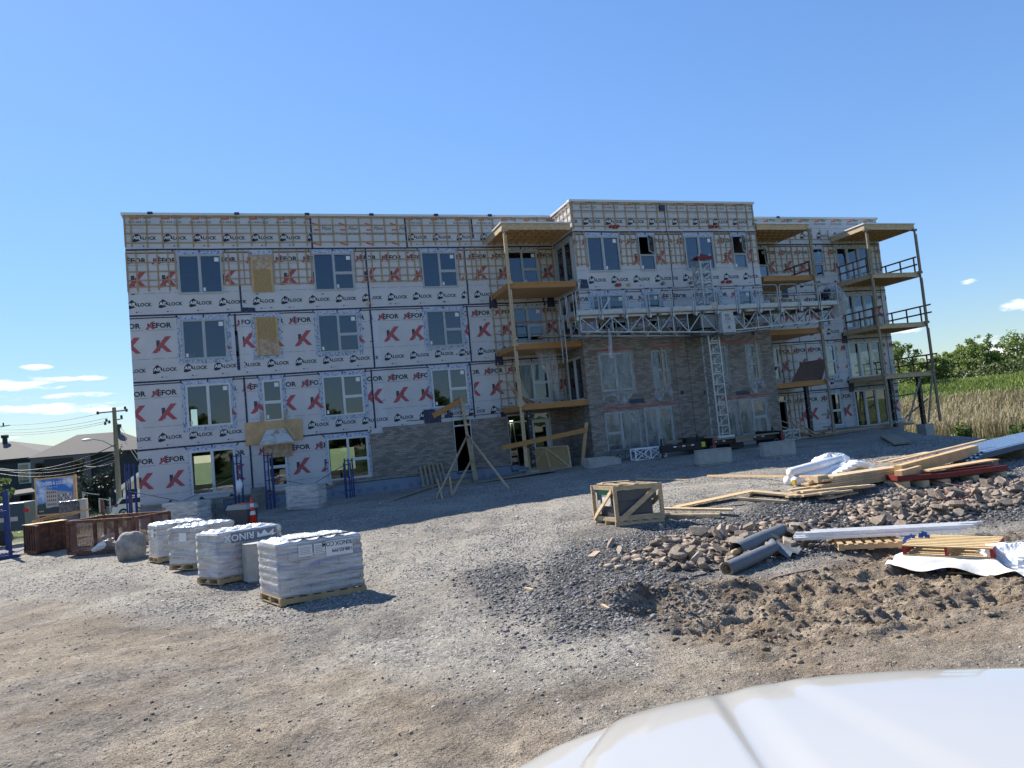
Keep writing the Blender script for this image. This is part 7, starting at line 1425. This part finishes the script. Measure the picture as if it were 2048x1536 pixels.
# undergrowth below the trees : nobody could count it
rr=np.random.RandomState(8); n=9000; u=rr.uniform(-40,34,n); v=rr.uniform(2,9,n); cx=B0[0]+_bt[0]*u+_bn[0]*v; cy=B0[1]+_bt[1]*u+_bn[1]*v; cz=gz0(cx,cy)+rr.uniform(0,1,n)**1.5*(1.9+1.2*fbm(cx,cy,.25,3,4)); o=leaf_mesh('undergrowth',np.stack([cx,cy,cz],-1),np.float64(.30),rr,None,(.07,.10,.03),(.24,.27,.11)); tag(o,'tangled undergrowth at the foot of the trees on the bank','undergrowth',kind='stuff')
def blades(name,n,dr,hr,wd,c1,c2,lab,cat,seed,lean=.25,pl=None,urange=(-46,36)):
    rr=np.random.RandomState(seed); u=rr.uniform(*urange,n); v=rr.uniform(*dr,n); x=B0[0]+_bt[0]*u+_bn[0]*v; y=B0[1]+_bt[1]*u+_bn[1]*v; k=(x>45.5); x,y=x[k],y[k]; n=len(x); z=gz0(x,y)
    h=rr.uniform(*hr,n); an=rr.uniform(0,6.28,n); w_=wd*rr.uniform(.6,1.4,n); lx=rr.normal(size=n)*lean*h*.5+.12*h; ly=rr.normal(size=n)*lean*h*.5
    b_=np.stack([x,y,z-.05],-1); wv=np.stack([np.cos(an)*w_,np.sin(an)*w_,0*w_],-1); tp=b_+np.stack([lx,ly,h],-1); md=b_+np.stack([lx*.3,ly*.3,h*.6],-1)
    P=np.stack([b_-wv*.5,b_+wv*.5,md+wv*(.5 if pl is None else .35),tp+wv*(.12 if pl is None else .55),tp-wv*(.12 if pl is None else .55),md-wv*(.5 if pl is None else .35)],1).reshape(-1,3); i0=np.arange(n)[:,None]*6
    Fq=np.concatenate([i0+np.array([[0,1,2,5]]),i0+np.array([[5,2,3,4]])]); kk=rr.uniform(0,1,(n,1))*.7+.3*sst(-.3,.3,fbm(x,y,.3,2,6))[:,None]; C=np.repeat(np.array(c1)*(1-kk)+np.array(c2)*kk,6,axis=0)
    return tag(np_mesh(name,P,Fq,leafm,attr={'tint':C}),lab,cat,kind='stuff')
blades('reeds',40000,(-36,-15.5),(1.3,2.0),.055,(.20,.165,.085),(.46,.39,.24),'dry tan reeds filling the ditch behind the building','reeds',1,pl=1)
blades('green_shoots',15000,(-33,-18),(.7,1.6),.07,(.06,.09,.02),(.16,.20,.06),'fresh green shoots growing among the dry reeds','grass',2)
blades('bank_grass',42000,(-17,2.5),(.22,.5),.10,(.10,.15,.03),(.26,.33,.08),'bright green grass on the bank behind the reeds','grass',3)
n=2500; rr=np.random.RandomState(3); x=rr.uniform(47,52,n); y=rr.uniform(-12,16,n)
C=[]
for (px,py,D,r_) in ((1925,870,52,1.0),(2040,873,46,1.0),(1780,872,60,1.2)):
    c_=at(px,py,D); c_[2]=g1(c_[0],c_[1])+.6; q=rr.normal(size=(500,3)); q/=np.linalg.norm(q,axis=1,keepdims=True); leaf=q*(rr.uniform(0,1,(500,1))**.4)*np.array([r_*.7,r_*.7,r_]); tt_=thing('shrub',(c_[0],c_[1],c_[2]-.6),['small green shrub among the reeds right of the footing','low dark green shrub at the right edge below the reeds','low shrub near the corner bank'][len(C)],'shrub'); leaf_mesh('foliage',leaf,np.float64(.2),rr,tt_,(.05,.08,.02),(.14,.19,.05)).location=(0,0,.6); C.append(1)
# left side greenery
tree('garden_tree',at(0,1045,44)-V(.5,0,0),3.2,1.1,91,'small light green tree at the left edge above the blue rack',nleaf=2500,size=.13,c1=(.08,.13,.03),c2=(.22,.28,.09),low=.05)
tb=at(203,1018,70); t=thing('dark_shrub',tb,'tall dark bare-branched shrub against the large duplex','shrub'); rr=np.random.RandomState(5); m=MB(); Cc=[]
for k,(ang,ln) in enumerate(((-.55,4.4),(.42,6.4),(-.2,3.6),(.15,4.2),(-.8,2.6))):
    pts=[V(0,0,-.8)]; a0=ang*.2
    for s_ in range(1,7): a0+=(ang-a0)*.35*(1 if s_<4 else -.4); pts.append(pts[-1]+V(math.sin(a0)*ln/6,0,math.cos(a0)*ln/6))
    m.tube(pts,.22,6,r2=.05)
    for q in pts[2:]: z_=rr.normal(size=(60,3))*.28; Cc.append(z_+q)
m.xf(lambda v:v+tb); m.build('branches',M['black'],t); leaf_mesh('foliage',np.concatenate(Cc),np.float64(.22),rr,t,(.02,.03,.025),(.04,.05,.04))
n=5000; x=rr.uniform(-34,2,n); y=rr.uniform(22,42,n); z=gz0(x,y)+rr.uniform(0,.35,n); o=leaf_mesh('dandelion_lawn',np.stack([x,y,z],-1),np.float64(.16),rr,None,(.06,.10,.02),(.45,.42,.28)); tag(o,'lawn full of seeding dandelions beyond the yard','lawn',kind='stuff')
# a row of trees on the far side of the yard, behind the camera, reflected in the glazing
tq=tree('roadside_tree',V(-14,-74,-1),10,4.2,140,'tree of the row across the yard, reflected in the windows','trees across the yard',nleaf=6000,size=.5,trunk=.2)
for i,xq in enumerate((-26,-5,4,13,21,31,40,52)): o=copy_tree(tq); o.location=(xq,-72-3*(i%3),-1.0); o.scale=(1,1,(.8,1.0,.7,.9)[i%4])
# ================================================================== THE WHITE VEHICLE
wv=mat('white_vehicle_paint',(.43,.415,.385),.09,.012,3,spec=.5,coat=1.0)
O=V(7.81,-32.04,0); FW_=V(O[0]-7.57,O[1]+32.65,0); FW_/=np.linalg.norm(FW_); RW=V(FW_[1],-FW_[0],0)
ZH=.95
# silhouette of the bonnet (left corner to right) measured in the vehicle's own axes
sil=[(1005,1536),(1080,1492),(1190,1456),(1260,1424),(1350,1402),(1500,1375),(1650,1360),(1800,1350),(2048,1341)]
def onz(px,py,z): d=ray(px,py); return CAMP+d*((z-CAMP[2])/d[2])
S=[]
for (px,py) in sil: q=onz(px,py,ZH)-V(O[0],O[1],0); S.append((q@RW,q@FW_))
us=np.array([s[0] for s in S]); fs=np.array([s[1] for s in S])
uLf=lambda f:float(np.interp(-f,[-.2,-.01,.14,.5,1.0,2.2],[-.36,-.43,-.53,-.67,-.76,-.85]))
t=thing('white_truck',(O[0],O[1],g1(O[0],O[1])),'white vehicle whose glossy ridged bonnet fills the lower right corner','vehicle')
U0,U1=-.43,us[-1]+.5
def front(u): return float(np.interp(u,[-.43]+list(us[3:]),[-.03]+list(fs[3:]),right=fs[-1]-.03*(u-us[-1])))
nu,nv=160,80; P=[]
for j in range(nv+1):
    s=(j/nv)**1.3; d=s*2.1
    for i in range(nu+1):
        k=i/nu; k=k*k*.35+k*.65; u_f=U0+(U1-U0)*k; f=front(u_f)-d*(1-.0*k); uL=uLf(f); u=uL+(U1-uL)*k; e=u-uL
        z=ZH+.035*(1-math.exp(-d/.10))-.022*math.exp(-d/.02); q_=(u+.015)/.03-d*.0
        z+=-.016*float(sst(-.03,.045,u-.015*d))*(1-math.exp(-d/.08))+.012*float(sst(.05,.22,u-.05*d))
        z+=.010*float(sst(.30+.25*d,.46+.30*d,u))+.012*math.sin(min(1,max(0,(u+.4)/2.2))*math.pi); z-=.055*math.exp(-e/.025)+.022*math.exp(-e/.12)
        q=V(O[0],O[1],0)+RW*u+FW_*f; P.append((q[0],q[1],float(z)))
n1=nu+1; m=MB(); m.add(P,[(j*n1+i,j*n1+i+1,(j+1)*n1+i+1,(j+1)*n1+i) for j in range(nv) for i in range(nu)])
sk=[]
for k in range(1,7):
    for i in range(n1): q=np.array(P[i]); a_=k/6*math.pi/2; sk.append((q[0]+FW_[0]*.05*math.sin(a_),q[1]+FW_[1]*.05*math.sin(a_),q[2]-.06*(1-math.cos(a_))-(.5 if k==6 else 0)))
m2=MB(); m2.add(list(m.v[:n1])+sk,[(k*n1+i,(k+1)*n1+i,(k+1)*n1+i+1,k*n1+i+1) for k in range(6) for i in range(nu)])
m.build('bonnet',wv,t,smooth=True,fix=True); m2.build('nose',wv,t,smooth=True)
uW=lambda f:float(np.interp(-f,[-.04,.0,.06,.13,.33,.6,1.0,2.2],[-.50,-.575,-.70,-.81,-1.0,-1.12,-1.2,-1.3]))
P=[]; nj,ni=60,20
for j in range(nj+1):
    f=.035-2.1*(j/nj)**1.4; a_=uLf(f)-.010; b_=uW(f)
    for i in range(ni+1):
        w_=i/ni; r_=min(1,w_/.8); u=a_+(b_-a_)*(math.sin(r_*math.pi/2)**.9 if w_<=.8 else 1)-(0 if w_<=.8 else .02*(w_-.8)*5); z=ZH-.075-.05*r_**2-.03*r_**8-(0 if w_<=.8 else .6*(w_-.8)*5)
        q=V(O[0],O[1],0)+RW*u+FW_*f; P.append((q[0],q[1],z))
m=MB(); m.add(P,[(j*(ni+1)+i,j*(ni+1)+i+1,(j+1)*(ni+1)+i+1,(j+1)*(ni+1)+i) for j in range(nj) for i in range(ni)]); m.build('wing',wv,t,smooth=True)
